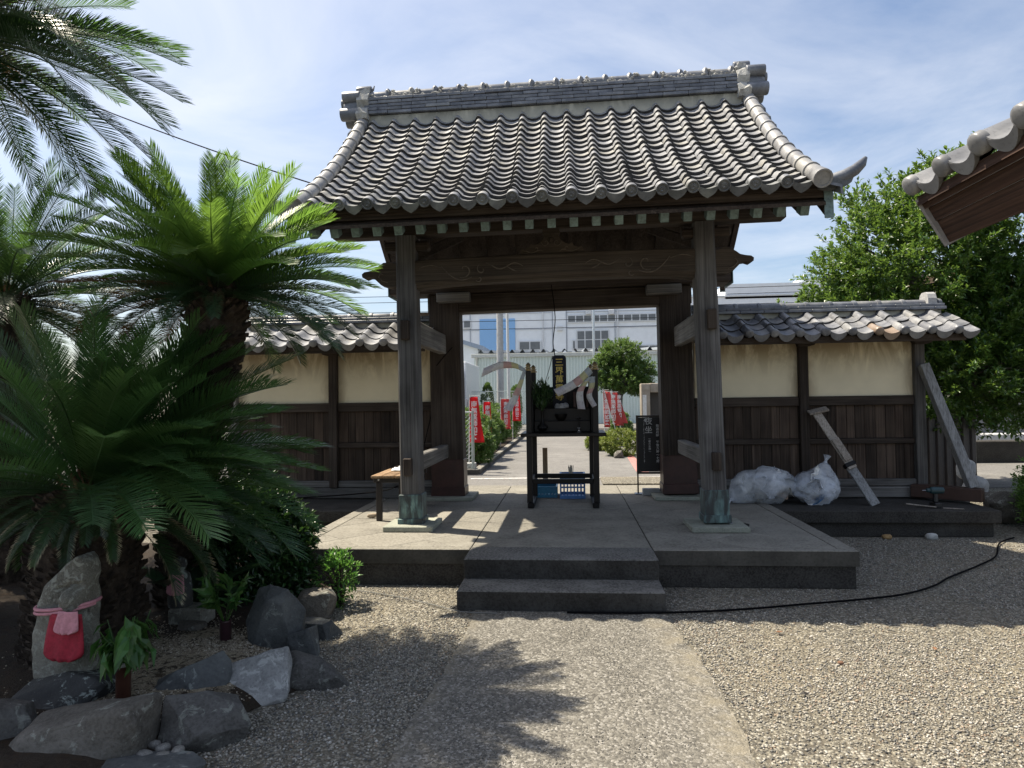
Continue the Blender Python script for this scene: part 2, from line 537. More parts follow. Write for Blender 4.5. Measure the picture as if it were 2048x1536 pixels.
NX, NY = 26, 70
pv = []; pe = []
for j in range(NY + 1):
    y = -1.845 - 3.6 * j / NY
    wl = -.66 + .05 * math.sin(y * 2.1) + .03 * fbm((y * 3, 0, 0), 2)
    wr = .80 + .05 * math.sin(y * 1.7 + 1) + .03 * fbm((y * 3, 0, 0), 9)
    for i in range(NX + 1):
        t = i / NX
        x = wl + (wr - wl) * t
        d = min(t, 1 - t)
        e = max(0, 1 - (1 - t) / .15) if t > .5 else .45 * max(0, 1 - t / .10)
        pv.append((x, y, .006 + .012 * e * (1 - e) * 4 * .4 + .004 * fbm((x * 4, y * 4, 0), 3)))
        pe.append(min(1, e * 1.3) if d > .0 else .9)
pf = [(j * (NX + 1) + i, (j + 1) * (NX + 1) + i, (j + 1) * (NX + 1) + i + 1, j * (NX + 1) + i + 1) for j in range(NY) for i in range(NX)]
me = np_mesh('path', pv, pf, M['path'], True)
at = me.attributes.new('edge', 'FLOAT', 'POINT'); at.data.foreach_set('value', pe)
tag(link('path', me), kind='structure')

# loose gravel: one mass of small stones (nobody could count them)
def pebble_field(name, pts, rmin, rmax, sink, mat, flat=.62):
    N = len(pts)
    base = np.array([(1, 0, 0), (0, 1, 0), (-1, 0, 0), (0, -1, 0), (0, 0, 1), (0, 0, -1)], float)
    r = rmin + (rmax - rmin) * rng.random(N) ** 2.0
    sc = np.stack([r * rng.uniform(.8, 1.35, N), r * rng.uniform(.65, 1.05, N), r * rng.uniform(.45, .8, N) * flat / .62], 1)
    V = base[None] * sc[:, None, :] * rng.uniform(.8, 1.15, (N, 6, 1))
    a = rng.uniform(0, 2 * np.pi, N); tl = rng.normal(0, .35, N)
    ca, sa, ct, st = np.cos(a), np.sin(a), np.cos(tl), np.sin(tl)
    x = V[..., 0] * ct[:, None] + V[..., 2] * st[:, None]; z = -V[..., 0] * st[:, None] + V[..., 2] * ct[:, None]; y = V[..., 1]
    X = x * ca[:, None] - y * sa[:, None]; Y = x * sa[:, None] + y * ca[:, None]
    P = np.stack([X, Y, z], -1) + pts[:, None, :]
    P[..., 2] += (sc[:, 2] * (1 - 2 * sink))[:, None]
    F = np.array([(0, 1, 4), (1, 2, 4), (2, 3, 4), (3, 0, 4), (1, 0, 5), (2, 1, 5), (3, 2, 5), (0, 3, 5)])
    Fa = (F[None] + (np.arange(N) * 6)[:, None, None]).reshape(-1, 3)
    me = np_mesh(name, P.reshape(-1, 3), Fa, mat, True)
    return me
def m_pebble():
    k = NT('mixed_pebbles')
    ge = k.n('ShaderNodeNewGeometry')
    col = k.ramp(ge.outputs['Random Per Island'], [(0, (.085, .085, .085)), (.2, (.15, .145, .132)), (.5, (.255, .236, .196)), (.78, (.34, .315, .262)), (.94, (.43, .40, .35)), (1, (.52, .50, .46))])
    r2 = k.math('FRACT', k.math('MULTIPLY', ge.outputs['Random Per Island'], 91.7))
    col = k.mix(k.ramp(r2, [(.9, 0.0), (.95, .5)]), col, (.28, .17, .10))
    k.set(col, .7, .35)
    return k.m
M['pebble'] = m_pebble()
def m_path_grit():
    k = NT('path_grit'); ge = k.n('ShaderNodeNewGeometry')
    k.set(k.ramp(ge.outputs['Random Per Island'], [(0, (.085, .083, .078)), (.3, (.15, .143, .128)), (.7, (.225, .212, .182)), (.95, (.31, .295, .26)), (1, (.42, .40, .37))]), .75, .3)
    return k.m
M['grit'] = m_path_grit()
def in_bed(x, y):      # the planted bed on the left: edge line of its border stones
    ex = np.interp(y, [-4.6, -3.9, -3.5, -3.15, -2.8, -2.4, -1.9, -1.5, -1.2], [-1.65, -1.6, -1.5, -1.28, -1.5, -1.58, -1.75, -1.88, -1.9])
    return x < ex
N0 = 300000
px = rng.uniform(-1.8, 5.4, N0); py = rng.uniform(-4.3, 0.85, N0)
dist = np.hypot(px - .083, py + 6.72)
keep = rng.random(N0) < np.clip((4.2 / dist) ** 1.6, 0, 1) * np.clip(.72 + .9 * np.sin(px * 1.9 + 1.3 * np.sin(py * 1.7)) * np.sin(py * 2.3 + 1.1 * np.sin(px * 2.1)), .30, 1)
lx = np.interp(py, [-5.5, -1.845], [-.66, -.66]) ; rx = .80
jit = rng.normal(0, .05, N0)
onpath = (px > -.60 + .05 * np.sin(py * 2.1) + jit * 1.6) & (px < .80 + .05 * np.sin(py * 1.7 + 1) + .03 * np.sin(py * 7) + jit * .7)
tm = np.minimum(px + .66, .80 - px) / 1.46
keep &= ~(onpath & (rng.random(N0) > np.where(px > .62 + .06 * np.sin(py * 9) * np.sin(py * 3.7), .34, np.clip(.55 + .45 * (-.15 - px) / .4, .55, 1))))
keep &= ~in_bed(px, py)
keep &= ~((np.abs(px) < 2.36) & (py > -1.19)); keep &= ~((np.abs(px) < .755) & (py > -1.845))
keep &= ~((px > 2.3) & (px < 4.66) & (py > .80))
keep &= (np.abs((px - .083) + .0842 * (py + 6.72)) < (py + 6.72) * .80 + .1)
pts = np.stack([px, py, np.zeros_like(px)], 1)
m1 = keep & ~onpath; m2 = keep & onpath
tag(link('gravel', pebble_field('gravel', pts[m1], .0038, .0100, .22, M['pebble'])), 'loose grey and tan gravel covering the temple yard', 'gravel', kind='stuff')
pts[:, 2] = .006
tag(link('path_grit', pebble_field('path_grit', pts[m2], .0026, .0058, .42, M['grit'])), 'fine grit bedded in the walkway up to the steps', 'grit', kind='stuff')

# a few larger stray stones and fallen leaves on the gravel
def rock_mesh(name, size, mat, seed, sub=4, rough=.22, cut=0.0, fz=1.0, flat_top=None, box=.72):
    bm = bmesh.new(); bmesh.ops.create_icosphere(bm, subdivisions=sub, radius=1.0)
    for v in bm.verts:
        p = v.co.normalized()
        d = 1 + rough * fbm(p * 1.1, seed, 3) + rough * .22 * abs(fbm(p * 3.0, seed + 5, 4)) + rough * .10 * fbm(p * 9, seed + 8, 3)
        if box: p = Vector([math.copysign(abs(c_) ** box, c_) for c_ in p]) * .86
        q = p * d
        if cut:      # facets: flatten against a few planes
            for j in range(10):
                nrm = Vector((math.sin(seed * 3.1 + j * 2.4), math.cos(seed * 1.7 + j * 1.9), math.sin(seed + j * 1.3))).normalized()
                h = q.dot(nrm) - (1 - cut * (0.55 + .35 * math.sin(seed + j * 5)))
                if h > 0: q = q - nrm * h * .9
        if flat_top and q.z > flat_top: q.z = flat_top + (q.z - flat_top) * .15
        v.co = Vector((q.x * size[0], q.y * size[1], q.z * size[2]))
    me = bpy.data.meshes.new(name); bm.to_mesh(me); bm.free()
    me.polygons.foreach_set('use_smooth', [True] * len(me.polygons)); me.update()
    me.materials.append(mat)
    return me
def hull_rock(name, size, mat, seed, npts=15, flat=None):
    """angular weathered rock: a hull of random points, chamfered and roughened"""
    r_ = random.Random(int(seed * 101))
    bm = bmesh.new()
    for i in range(npts):
        d = Vector((r_.gauss(0, 1), r_.gauss(0, 1), r_.gauss(0, 1))).normalized()
        d = Vector([math.copysign(abs(c_) ** .62, c_) for c_ in d])
        bm.verts.new(d * r_.uniform(.88, 1.08))
    for sx_ in (-1, 1):
        for sy_ in (-1, 1): bm.verts.new(Vector((sx_ * .62, sy_ * .62, -.8)))
    res = bmesh.ops.convex_hull(bm, input=bm.verts)
    bmesh.ops.delete(bm, geom=list({g for g in list(res['geom_interior']) + list(res['geom_unused']) if isinstance(g, bmesh.types.BMVert)}), context='VERTS')
    bmesh.ops.bevel(bm, geom=list(bm.edges), offset=.17, segments=3, profile=.6, affect='EDGES', clamp_overlap=True)
    bmesh.ops.triangulate(bm, faces=bm.faces)
    bmesh.ops.subdivide_edges(bm, edges=[e for e in bm.edges if e.calc_length() > .22], cuts=2, use_grid_fill=True)
    bmesh.ops.triangulate(bm, faces=bm.faces)
    bmesh.ops.subdivide_edges(bm, edges=[e for e in bm.edges if e.calc_length() > .16], cuts=1, use_grid_fill=True)
    for v in bm.verts:
        p = v.co.copy(); n_ = p.normalized()
        q = p + n_ * (.035 * fbm(p * 2.1, seed, 4) - .045 * max(0, fbm(p * 1.5 + Vector((3, 1, 2)), seed + 4, 3)) + .012 * fbm(p * 8, seed + 2, 2))
        v.co = Vector((q.x * size[0], q.y * size[1], q.z * size[2]))
    bmesh.ops.recalc_face_normals(bm, faces=bm.faces)
    me = bpy.data.meshes.new(name); bm.to_mesh(me); bm.free()
    me.polygons.foreach_set('use_smooth', [True] * len(me.polygons)); me.update()
    me.set_sharp_from_angle(angle=rad(38))
    me.materials.append(mat)
    return me
def put_boulder(c, size, mat, seed, label, rot=(0, 0, 0), **k):
    return tag(link('boulder', hull_rock('boulder', size, mat, seed, k.get('npts', 15)), None, c, rot), label, 'boulder')
def put_rock(name, c, size, mat, seed, label, cat, group=None, rot=(0, 0, 0), **k):
    o = link(name, rock_mesh(name, size, mat, seed, **k), None, c, rot)
    return tag(o, label, cat, group)

M['stray'] = m_stone('tan_stone', (.22, .17, .12), (.34, .27, .19), (.44, .38, .30), 25, .8, .3)
for i, (x, y, r, lab, c) in enumerate([(1.62, -2.72, .016, 'rust brown pebble lying alone on the sunlit gravel', (.20, .11, .07)),
                                      (3.46, .74, .045, 'ochre stone lying against the concrete footing of the right wall', (.34, .22, .10)),
                                      (3.92, .74, .055, 'pale grey round stone lying against the concrete footing of the right wall', (.42, .42, .40))]):
    m = m_stone('stray_%d' % i, [q * .7 for q in c], c, [min(1, q * 1.2) for q in c], 25, .8, .3)
    put_rock('stone', (x, y, r * .55), (r * 1.25, r, r * .7), m, i + 1.3, lab, 'stone', sub=2)
def m_dry():
    return m_plain('dry_leaf', (.20, .10, .05), .7, nz=.3)
M['dryleaf'] = m_dry()
lm = MB()
lm.add([(-.03, 0, 0), (0, -.014, .006), (.03, 0, .012), (0, .014, .008), (0, 0, .001)], [(0, 1, 4), (1, 2, 4), (2, 3, 4), (3, 0, 4)])
lme = lm.mesh('fallen_leaf', M['dryleaf'])
for (x, y, a, lab) in [(1.42, -2.25, .3, 'orange dry leaf on the gravel just outside the eave shadow'), (2.25, -2.5, 1.2, 'dark curled dry leaf on the open sunlit gravel')]:
    o = link('fallen_leaf', lme, None, (x, y, .016), (0, .2, a)); tag(o, lab, 'leaf')
sd = MB()
sd.add([(-.02, 0, .006), (0, -.02, .014), (.028, 0, .006), (0, .018, .02), (0, 0, .016)], [(0, 1, 4), (1, 2, 4), (2, 3, 4), (3, 0, 4)])
o = sd.build('fallen_leaf', m_plain('black_leaf', (.02, .016, .013), .7)); o.location = (1.27, -3.16, .02)
tag(o, 'almost black crumpled leaf on the sunlit gravel near the walkway', 'leaf')

# ------------------------------------------------------------------ platform of the gate
PZ = .3065
plat = thing('gate_platform', (0, .9, 0), 'wide concrete platform of two steps under the tiled gate', 'platform')
b = MB(); b.box((0, .87, .0925), (4.70, 4.10, .185), ch=.006); b.build('foundation', M['concretedark'], plat)
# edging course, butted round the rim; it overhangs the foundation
E0, E1, EY0, EY1 = 2.374, 2.24, -1.203, 2.95
def slab(poly, z0, z1, name, mat, parent, gap=.0035):
    """polygon (convex) shrunk by the joint, extruded with a small chamfer"""
    P = [Vector((p[0], p[1])) for p in poly]
    c = sum(P, Vector((0, 0))) / len(P)
    n_ = len(P)
    area = sum(P[i].x * P[(i + 1) % n_].y - P[(i + 1) % n_].x * P[i].y for i in range(n_))
    if area < 0: P = P[::-1]
    def inset(d):
        out = []
        for i in range(n_):
            a, b_, cc = P[i - 1], P[i], P[(i + 1) % n_]
            n1_ = Vector((-(b_ - a).y, (b_ - a).x)).normalized(); n2_ = Vector((-(cc - b_).y, (cc - b_).x)).normalized()
            m_ = n1_ + n2_
            k_ = d / max(.3, 1 + n1_.dot(n2_))
            out.append(b_ + m_ * k_)
        return out
    A = inset(gap); B = inset(gap + .006)
    vs = [(p.x, p.y, z0) for p in A] + [(p.x, p.y, z1 - .004) for p in A] + [(p.x, p.y, z1) for p in B]
    fs = [tuple(range(n_))[::-1], tuple(range(2 * n_, 3 * n_))]
    for L_ in (0, n_):
        fs += [(L_ + i, L_ + (i + 1) % n_, L_ + n_ + (i + 1) % n_, L_ + n_ + i) for i in range(n_)]
    m_ = MB().add(vs, fs)
    return m_.build(name, mat, parent)
for sx in (-1, 1):
    for (a, b_) in ((EY0, .2), (.2, 1.6), (1.6, EY1)):
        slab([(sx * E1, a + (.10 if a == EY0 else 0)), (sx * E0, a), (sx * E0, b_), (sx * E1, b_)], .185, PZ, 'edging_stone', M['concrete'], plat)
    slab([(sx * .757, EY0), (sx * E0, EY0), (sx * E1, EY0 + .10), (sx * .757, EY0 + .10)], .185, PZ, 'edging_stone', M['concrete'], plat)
def clip(poly, a, b, c):      # keep a*x+b*y<=c
    out = []
    for i in range(len(poly)):
        p, q = poly[i], poly[(i + 1) % len(poly)]
        dp = a * p[0] + b * p[1] - c; dq = a * q[0] + b * q[1] - c
        if dp <= 0: out.append(p)
        if dp * dq < 0:
            t = dp / (dp - dq); out.append((p[0] + (q[0] - p[0]) * t, p[1] + (q[1] - p[1]) * t))
    return out
# side fields: slabs laid on the diagonal
SD = .58
for sx in (-1, 1):
    x0, x1 = sorted((sx * .757, sx * E1)); y0, y1 = EY0 + .10, EY1
    for i in range(-14, 15):
        for j in range(-14, 15):
            u0, v0 = i * SD + .12, j * SD + .05
            sq = [((u - v) / math.sqrt(2), (u + v) / math.sqrt(2) + .3) for u, v in ((u0, v0), (u0 + SD, v0), (u0 + SD, v0 + SD), (u0, v0 + SD))]
            for (a, b_, c) in ((1, 0, x1), (-1, 0, -x0), (0, 1, y1), (0, -1, -y0)):
                sq = clip(sq, a, b_, c)
                if len(sq) < 3: break
            if len(sq) < 3: continue
            ar = abs(sum(sq[k][0] * sq[(k + 1) % len(sq)][1] - sq[(k + 1) % len(sq)][0] * sq[k][1] for k in range(len(sq)))) / 2
            if ar < .004: continue
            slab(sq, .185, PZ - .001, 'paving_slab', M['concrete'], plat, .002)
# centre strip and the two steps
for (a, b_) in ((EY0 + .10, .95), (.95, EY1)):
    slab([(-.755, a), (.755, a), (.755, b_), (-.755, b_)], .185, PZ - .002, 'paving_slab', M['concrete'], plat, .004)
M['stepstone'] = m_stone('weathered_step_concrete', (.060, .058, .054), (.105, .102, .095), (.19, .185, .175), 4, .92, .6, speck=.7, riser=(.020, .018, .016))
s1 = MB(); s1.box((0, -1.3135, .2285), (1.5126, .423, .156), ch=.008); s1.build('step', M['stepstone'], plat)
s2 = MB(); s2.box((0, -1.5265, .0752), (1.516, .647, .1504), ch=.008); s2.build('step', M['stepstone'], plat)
# bases under the posts
for sx, wx in ((-1, .48), (1, .52)):
    b = MB(); b.box((sx * 1.455, -.25, PZ + .026), (wx, .50, .052), ch=.007); b.build('plinth', M['plinth'], plat)
    b = MB(); b.box((sx * 1.44, 1.72, PZ + .022), (.66, .56, .044), ch=.006); b.build('plinth', M['plinth'], plat)

# outer pavement beyond the gate
b = MB().box((0, 3.20, .214), (4.7, .46, .03), ch=.004)
tag(b.build('pavement', M['concrete']), kind='structure')
rd = MB().add([(-14, 3.3, .206), (16, 3.3, .206), (22, 60, .206), (-30, 60, .206)], [(0, 1, 2, 3)])
tag(rd.build('road', M['asphalt']), kind='structure')
# ------------------------------------------------------------------ the gate
gate = thing('temple_gate', (0, .7, .3), 'dark timber temple gate with a curved grey tiled roof on four posts', 'gate', rot=(0, -.0125, 0))

def post(x, y, z0, z1, w, d, mat, name='post', ch=.018, dx=0.0):
    m_ = MB(); n_ = 12
    # square post with chamfered arrises, slightly uneven like hewn timber
    for i in range(n_ + 1):
        t = i / n_; z = z0 + (z1 - z0) * t
        ww = w * (1 - .05 * t) / 2 + .003 * fbm((z * 2, x, y), 4); dd = d * (1 - .05 * t) / 2 + .003 * fbm((z * 2, x, y), 8)
        cx = x + dx * t + .004 * fbm((z, y, x), 6)
        ring = [(-ww + ch, -dd), (ww - ch, -dd), (ww, -dd + ch), (ww, dd - ch), (ww - ch, dd), (-ww + ch, dd), (-ww, dd - ch), (-ww, -dd + ch)]
        m_.v += [(cx + a, y + b, z) for a, b in ring]
        if i:
            o = (i - 1) * 8
            m_.f += [(o + k, o + (k + 1) % 8, o + 8 + (k + 1) % 8, o + 8 + k) for k in range(8)]
    m_.f += [tuple(range(8))[::-1], tuple(n_ * 8 + k for k in range(8))]
    return m_.build(name, mat, gate)

FY = -.25
M['post'] = m_wood('half_silvered_post_timber', (.036, .033, .033), (.088, .084, .083), (.18, .175, .172), 'z', rv=.1)
for sx in (-1, 1):
    cx = sx * 1.455
    p = post(cx, FY, PZ + .06, 3.195, .205, .205, M['post'], dx=-.03 if sx > 0 else .0)
    # copper shoe: sleeve and foot band, each one folded sheet round the post
    m_ = MB(); m_.box((cx, FY, .535), (.226, .226, .25), ch=.006); m_.build('copper_sleeve', M['copper'], p)
    m_ = MB(); m_.box((cx, FY, .392), (.252, .252, .072), ch=.005); m_.build('copper_band', M['copper'], p)
    # wedge ends of the tie beams on the face
    for z, h in ((.93, .17), (2.26, .19)):
        m_ = MB(); m_.box((cx - .01 if sx < 0 else cx + .005, FY - .128, z), (.082, .075, h), ch=.008); m_.build('tie_end', M['wood_z'], p)
    # main posts, wide
    q = post(sx * 1.44, 1.72, PZ + .05, 2.90, .405, .29, M['wood_z'], ch=.012)
    m_ = MB(); m_.box((sx * 1.44, 1.72, .585), (.412, .297, .48), ch=.006); m_.build('metal_cladding', M['redclad'], q)
    m_ = MB(); m_.box((sx * 1.44, 1.72, .413), (.432, .318, .125), ch=.006); m_.build('metal_foot', M['redclad'], q)
    # ties between front and main posts
    for (z, h, nm) in ((.94, .165, 'lower_tie'), (2.27, .24, 'upper_tie')):
        m_ = MB(); m_.box((sx * 1.45, .66, z), (.095, 1.63, h), ch=.01); m_.build(nm, M['grey_y'], gate)

# main lintel over the wide posts
m_ = MB(); m_.box((0, 1.72, 2.80), (3.30, .26, .235), ch=.012); m_.build('door_lintel', M['wood_x'], gate)
m_ = MB(); m_.box((0, 1.70, 3.09), (4.24, .40, .34), ch=.015); kab = m_.build('main_lintel', M['wood_x'], gate)
for sx in (-1, 1):
    m_ = MB(); m_.box((sx * 2.128, 1.70, 3.08), (.012, .415, .36), ch=.003); m_.build('copper_end_cap', M['coppercap'], kab)
    m_ = MB(); m_.box((sx * 1.30, 1.52, 2.86), (.42, .13, .12), ch=.01); m_.build('bracket_block', M['grey_x'], gate)

# carved rainbow beam between the front posts
bm_ = MB(); n_ = 24
for i in range(n_ + 1):
    t = i / n_; x = -1.37 + 2.74 * t
    arch = .045 * (1 - (2 * t - 1) ** 4)
    zt = 2.945 + .018 * (1 - (2 * t - 1) ** 2); zb = 2.665 + arch
    for (yy, zz) in ((FY - .085, zb + .05), (FY - .085, zt - .012), (FY - .073, zt), (FY + .085, zt), (FY + .085, zb), (FY - .045, zb)):
        bm_.v.append((x, yy, zz))
    if i:
        o = (i - 1) * 6
        bm_.f += [(o + k, o + (k + 1) % 6, o + 6 + (k + 1) % 6, o + 6 + k) for k in range(6)]
bm_.f += [tuple(range(6))[::-1], tuple(n_ * 6 + k for k in range(6))]
M['beamwood'] = m_wood('carved_beam_timber', (.030, .023, .017), (.062, .048, .037), (.10, .080, .063), 'x', rv=.05)
beam = bm_.build('carved_beam', M['beamwood'], gate)
M['carving'] = m_plain('worn_carving_edge', (.13, .105, .082), .8, nz=.3)
def spiral(cx, cz, r0, r1, a0, a1, n_=18):
    return [(cx + (r0 + (r1 - r0) * k / n_) * math.cos(a0 + (a1 - a0) * k / n_), FY - .087, cz + (r0 + (r1 - r0) * k / n_) * math.sin(a0 + (a1 - a0) * k / n_)) for k in range(n_ + 1)]
def sweep_path(P, r, name, parent):
    m_ = MB(); m_.tube(P, [r * (.35 + .65 * math.sin(math.pi * (k + .5) / len(P))) for k in range(len(P))], 6); return m_.build(name, M['carving'], parent, True)
for sx in (-1, 1):
    F = lambda P: [(sx * p[0], p[1], p[2]) for p in P]
    sweep_path(F(spiral(.88, 2.835, .012, .085, .3, 5.2)), .0075, 'scroll', beam)
    sweep_path(F([(.80 + .30 * k / 14, FY - .087, 2.76 - .045 * math.sin(k / 14 * math.pi) + .12 * (k / 14) ** 2) for k in range(15)]), .007, 'scroll', beam)
    sweep_path(F([(1.10 + .22 * k / 12, FY - .087, 2.86 + .03 * math.sin(k / 12 * 3)) for k in range(13)]), .006, 'scroll', beam)
    sweep_path(F(spiral(.70, 2.83, .008, .055, 2.6, 7.4)), .0065, 'scroll', beam)
    sweep_path(F(spiral(.73, 2.74, .006, .035, 1.2, 5.8)), .006, 'scroll', beam)
    sweep_path(F([(.30 + .36 * k / 18, FY - .087, 2.845 + .03 * math.sin(k / 18 * 7.5) + .02 * (k / 18)) for k in range(19)]), .0065, 'scroll', beam)
    sweep_path(F([(.36 + .10 * k / 8, FY - .087, 2.80 + .055 * (k / 8) ** 1.6) for k in range(9)]), .006, 'scroll', beam)
    # nose of the beam beyond the post: elephant-trunk outline
    out = [(0, 2.70), (.10, 2.695), (.19, 2.72), (.245, 2.765), (.285, 2.80), (.335, 2.805), (.385, 2.79), (.415, 2.805), (.42, 2.835), (.39, 2.855), (.33, 2.862), (.27, 2.875), (.225, 2.905), (.16, 2.94), (.08, 2.945), (.04, 2.925), (0, 2.92)]
    m_ = MB(); m_.prism(out, .13, lambda u, v, w, sx=sx: (sx * (1.53 + u * .84 + (.02 if sx < 0 else 0)), FY - .065 + w, v)); nose = m_.build('carved_nose', M['beamwood'], gate)
    P = [(sx * (1.53 + .84 * a), FY - .07, b) for a, b in ((.13, 2.74), (.20, 2.76), (.24, 2.80), (.215, 2.835), (.185, 2.82))]
    sweep_path(P, .006, 'scroll', nose)

# frog-leg strut with scrolls, in the middle above the beam
half = [(0, 3.215), (.045, 3.215), (.075, 3.20), (.085, 3.165), (.07, 3.13), (.085, 3.095), (.125, 3.06), (.17, 3.045), (.20, 3.06), (.215, 3.03), (.26, 3.01), (.29, 3.02), (.31, 2.99), (.315, 2.967)]
m_ = MB(); m_.prism([(-u, v) for u, v in half[::-1]] + half[1:], .07, lambda u, v, w: (u - .02, FY - .06 + w, v)); kae = m_.build('frog_leg_strut', M['beamwood'], gate)
for sx in (-1, 1):
    for c in (spiral(.055, 3.07, .006, .042, .5, 6.4), spiral(.15, 3.01, .004, .026, .2, 5.0), [(.08 + .19 * k / 8, 0, 2.985 + .012 * math.sin(k)) for k in range(9)]):
        sweep_path([(sx * p[0] - .02, FY - .063, p[2]) for p in c], .006, 'scroll', kae)
m_ = MB(); m_.box((-.02, FY - .02, 3.14), (.06, .09, .05), ch=.01); m_.lathe([(.022, -.02), (.028, 0), (.018, .02)], (-.02, FY - .065, 3.09), 10, Matrix.Rotation(rad(90), 3, 'X')); m_.build('boss', M['beamwood'], kae, True)

# purlins and brackets
m_ = MB(); m_.box((0, FY, 3.30), (4.38, .16, .21), ch=.01); m_.build('eave_purlin', M['wood_x'], gate)
m_ = MB(); m_.box((0, 1.75, 3.32), (4.36, .16, .12), ch=.01); m_.build('eave_purlin', M['wood_x'], gate)
m_ = MB(); m_.box((0, .65, 4.30), (4.36, .16, .18), ch=.01); m_.build('ridge_purlin', M['wood_x'], gate)
for sx in (-1, 1):
    m_ = MB(); m_.box((sx * 1.45, .72, 3.11), (.15, 2.10, .20), ch=.01); m_.build('cross_beam', M['wood_y'], gate)
    m_ = MB(); m_.box((sx * 1.45, .65, 3.75), (.14, .14, 1.08), ch=.01); m_.build('king_post', M['wood_z'], gate)
    m_ = MB(); m_.box((sx * 1.455, FY, 3.10), (.46, .13, .09), ch=.02); m_.build('bracket_arm', M['wood_x'], gate)
    m_ = MB(); m_.beam((sx * 1.40, FY + .05, 3.0), (sx * .98, FY + .42, 3.28), .07, .10, ch=.01); m_.build('brace', M['wood_x'], gate)

# ---- roof: a curved deck; everything on it is a piece of the roof
YR, YE = .65, -1.30
def rz(u):                       # tile plane height, u measured from the eave line
    return 3.215 + .570 * u + .117 * u * u
def rs(u):
    return .570 + .234 * u
def prof(y):
    u = (y - YE) if y <= YR else (2 * YR - y - YE)
    return rz(u)
dk = MB(); NP = 20
ysd = [YE + .06 + (2 * (YR - YE) - .12) * k / (2 * NP) for k in range(2 * NP + 1)]
for y in ysd:
    z = prof(y) - .175
    for (x, zz) in ((-2.2, z), (2.2, z), (2.2, z - .03), (-2.2, z - .03)):
        dk.v.append((x, y, zz))
for k in range(2 * NP):
    o = k * 4
    dk.f += [(o + a, o + (a + 1) % 4, o + 4 + (a + 1) % 4, o + 4 + a) for a in range(4)]
dk.f += [(3, 2, 1, 0), tuple(2 * NP * 4 + a for a in range(4))]
roof = dk.build('roof', M['wood_y'], gate)

# rafters with copper caps
NRF = 23
for k in range(NRF):
    x = -2.09 + 4.18 * k / (NRF - 1)
    m_ = MB()
    for s_ in range(9):
        u = .24 + 1.62 * s_ / 8
        z = rz(u) - .255; y = YE + u
        for (dx_, dz_) in ((-.031, 0), (.031, 0), (.031, -.085), (-.031, -.085)):
            m_.v.append((x + dx_, y, z + dz_))
        if s_:
            o = (s_ - 1) * 4
            m_.f += [(o + a, o + (a + 1) % 4, o + 4 + (a + 1) % 4, o + 4 + a) for a in range(4)]
    m_.f += [(0, 1, 2, 3), (32, 33, 34, 35)]
    r_ = m_.build('rafter', M['wood_y'], roof)
    if k < NRF - 1 or True:
        m_ = MB(); m_.beam((x, YE + .205, rz(.24) - .306), (x, YE + .30, rz(.24) - .306 + .095 * .6), .071, .098, ch=.004); m_.build('copper_cap', M['coppercap'], r_)
for k in range(12):
    x = -2.02 + 4.04 * k / 11
    m_ = MB()
    for s_ in range(7):
        u = .26 + 1.6 * s_ / 6
        z = rz(u) - .215; y = 2 * YR - YE - u
        for (dx_, dz_) in ((-.031, 0), (.031, 0), (.031, -.085), (-.031, -.085)):
            m_.v.append((x + dx_, y, z + dz_))
        if s_:
            o = (s_ - 1) * 4
            m_.f += [(o + a, o + (a + 1) % 4, o + 4 + (a + 1) % 4, o + 4 + a) for a in range(4)]
    m_.f += [(0, 1, 2, 3), (24, 25, 26, 27)]
    m_.build('rafter', M['wood_y'], roof)
# eave boards
m_ = MB(); m_.box((0, YE + .135, 3.148), (4.40, .09, .058), ch=.006); m_.build('eave_board', M['wood_x'], roof)
m_ = MB(); m_.box((0, YE + .085, 3.190), (4.44, .085, .044), ch=.004); m_.build('eave_board', M['wood_x'], roof)
m_ = MB(); m_.box((0, 2 * YR - YE - .12, 3.165), (4.44, .09, .085), ch=.006); m_.build('eave_board', M['wood_x'], roof)
# barge boards
for sx in (-1, 1):
    for back in (0, 1):
        m_ = MB(); NB = 14
        for s_ in range(NB + 1):
            u = .10 + 1.85 * s_ / NB
            h = .17 + .09 * max(0, 1 - u / .55) ** 1.5
            y = YE + u if not back else 2 * YR - YE - u
            z = rz(u) - .07
            for (dx_, dz_) in ((0, 0), (.06, 0), (.06, -h), (0, -h)):
                m_.v.append((sx * (2.205 + dx_), y, z + dz_))
            if s_:
                o = (s_ - 1) * 4
                m_.f += [(o + a, o + (a + 1) % 4, o + 4 + (a + 1) % 4, o + 4 + a) for a in range(4)]
        m_.f += [(0, 1, 2, 3), tuple(NB * 4 + a for a in range(4))]
        bb = m_.build('barge_board', M['wood_y'], roof)
        ye_ = YE + .092 if not back else 2 * YR - YE - .092
        m_ = MB(); m_.box((sx * 2.235, ye_, rz(.1) - .19), (.072, .012, .27), ch=.003); m_.build('copper_cap', M['coppercap'], bb)

M['walltile2'] = m_tile('verge_roll_tile', (.17, .17, .175), (.25, .25, .255), (.33, .33, .33), (.36, .34, .28), .4, .40)
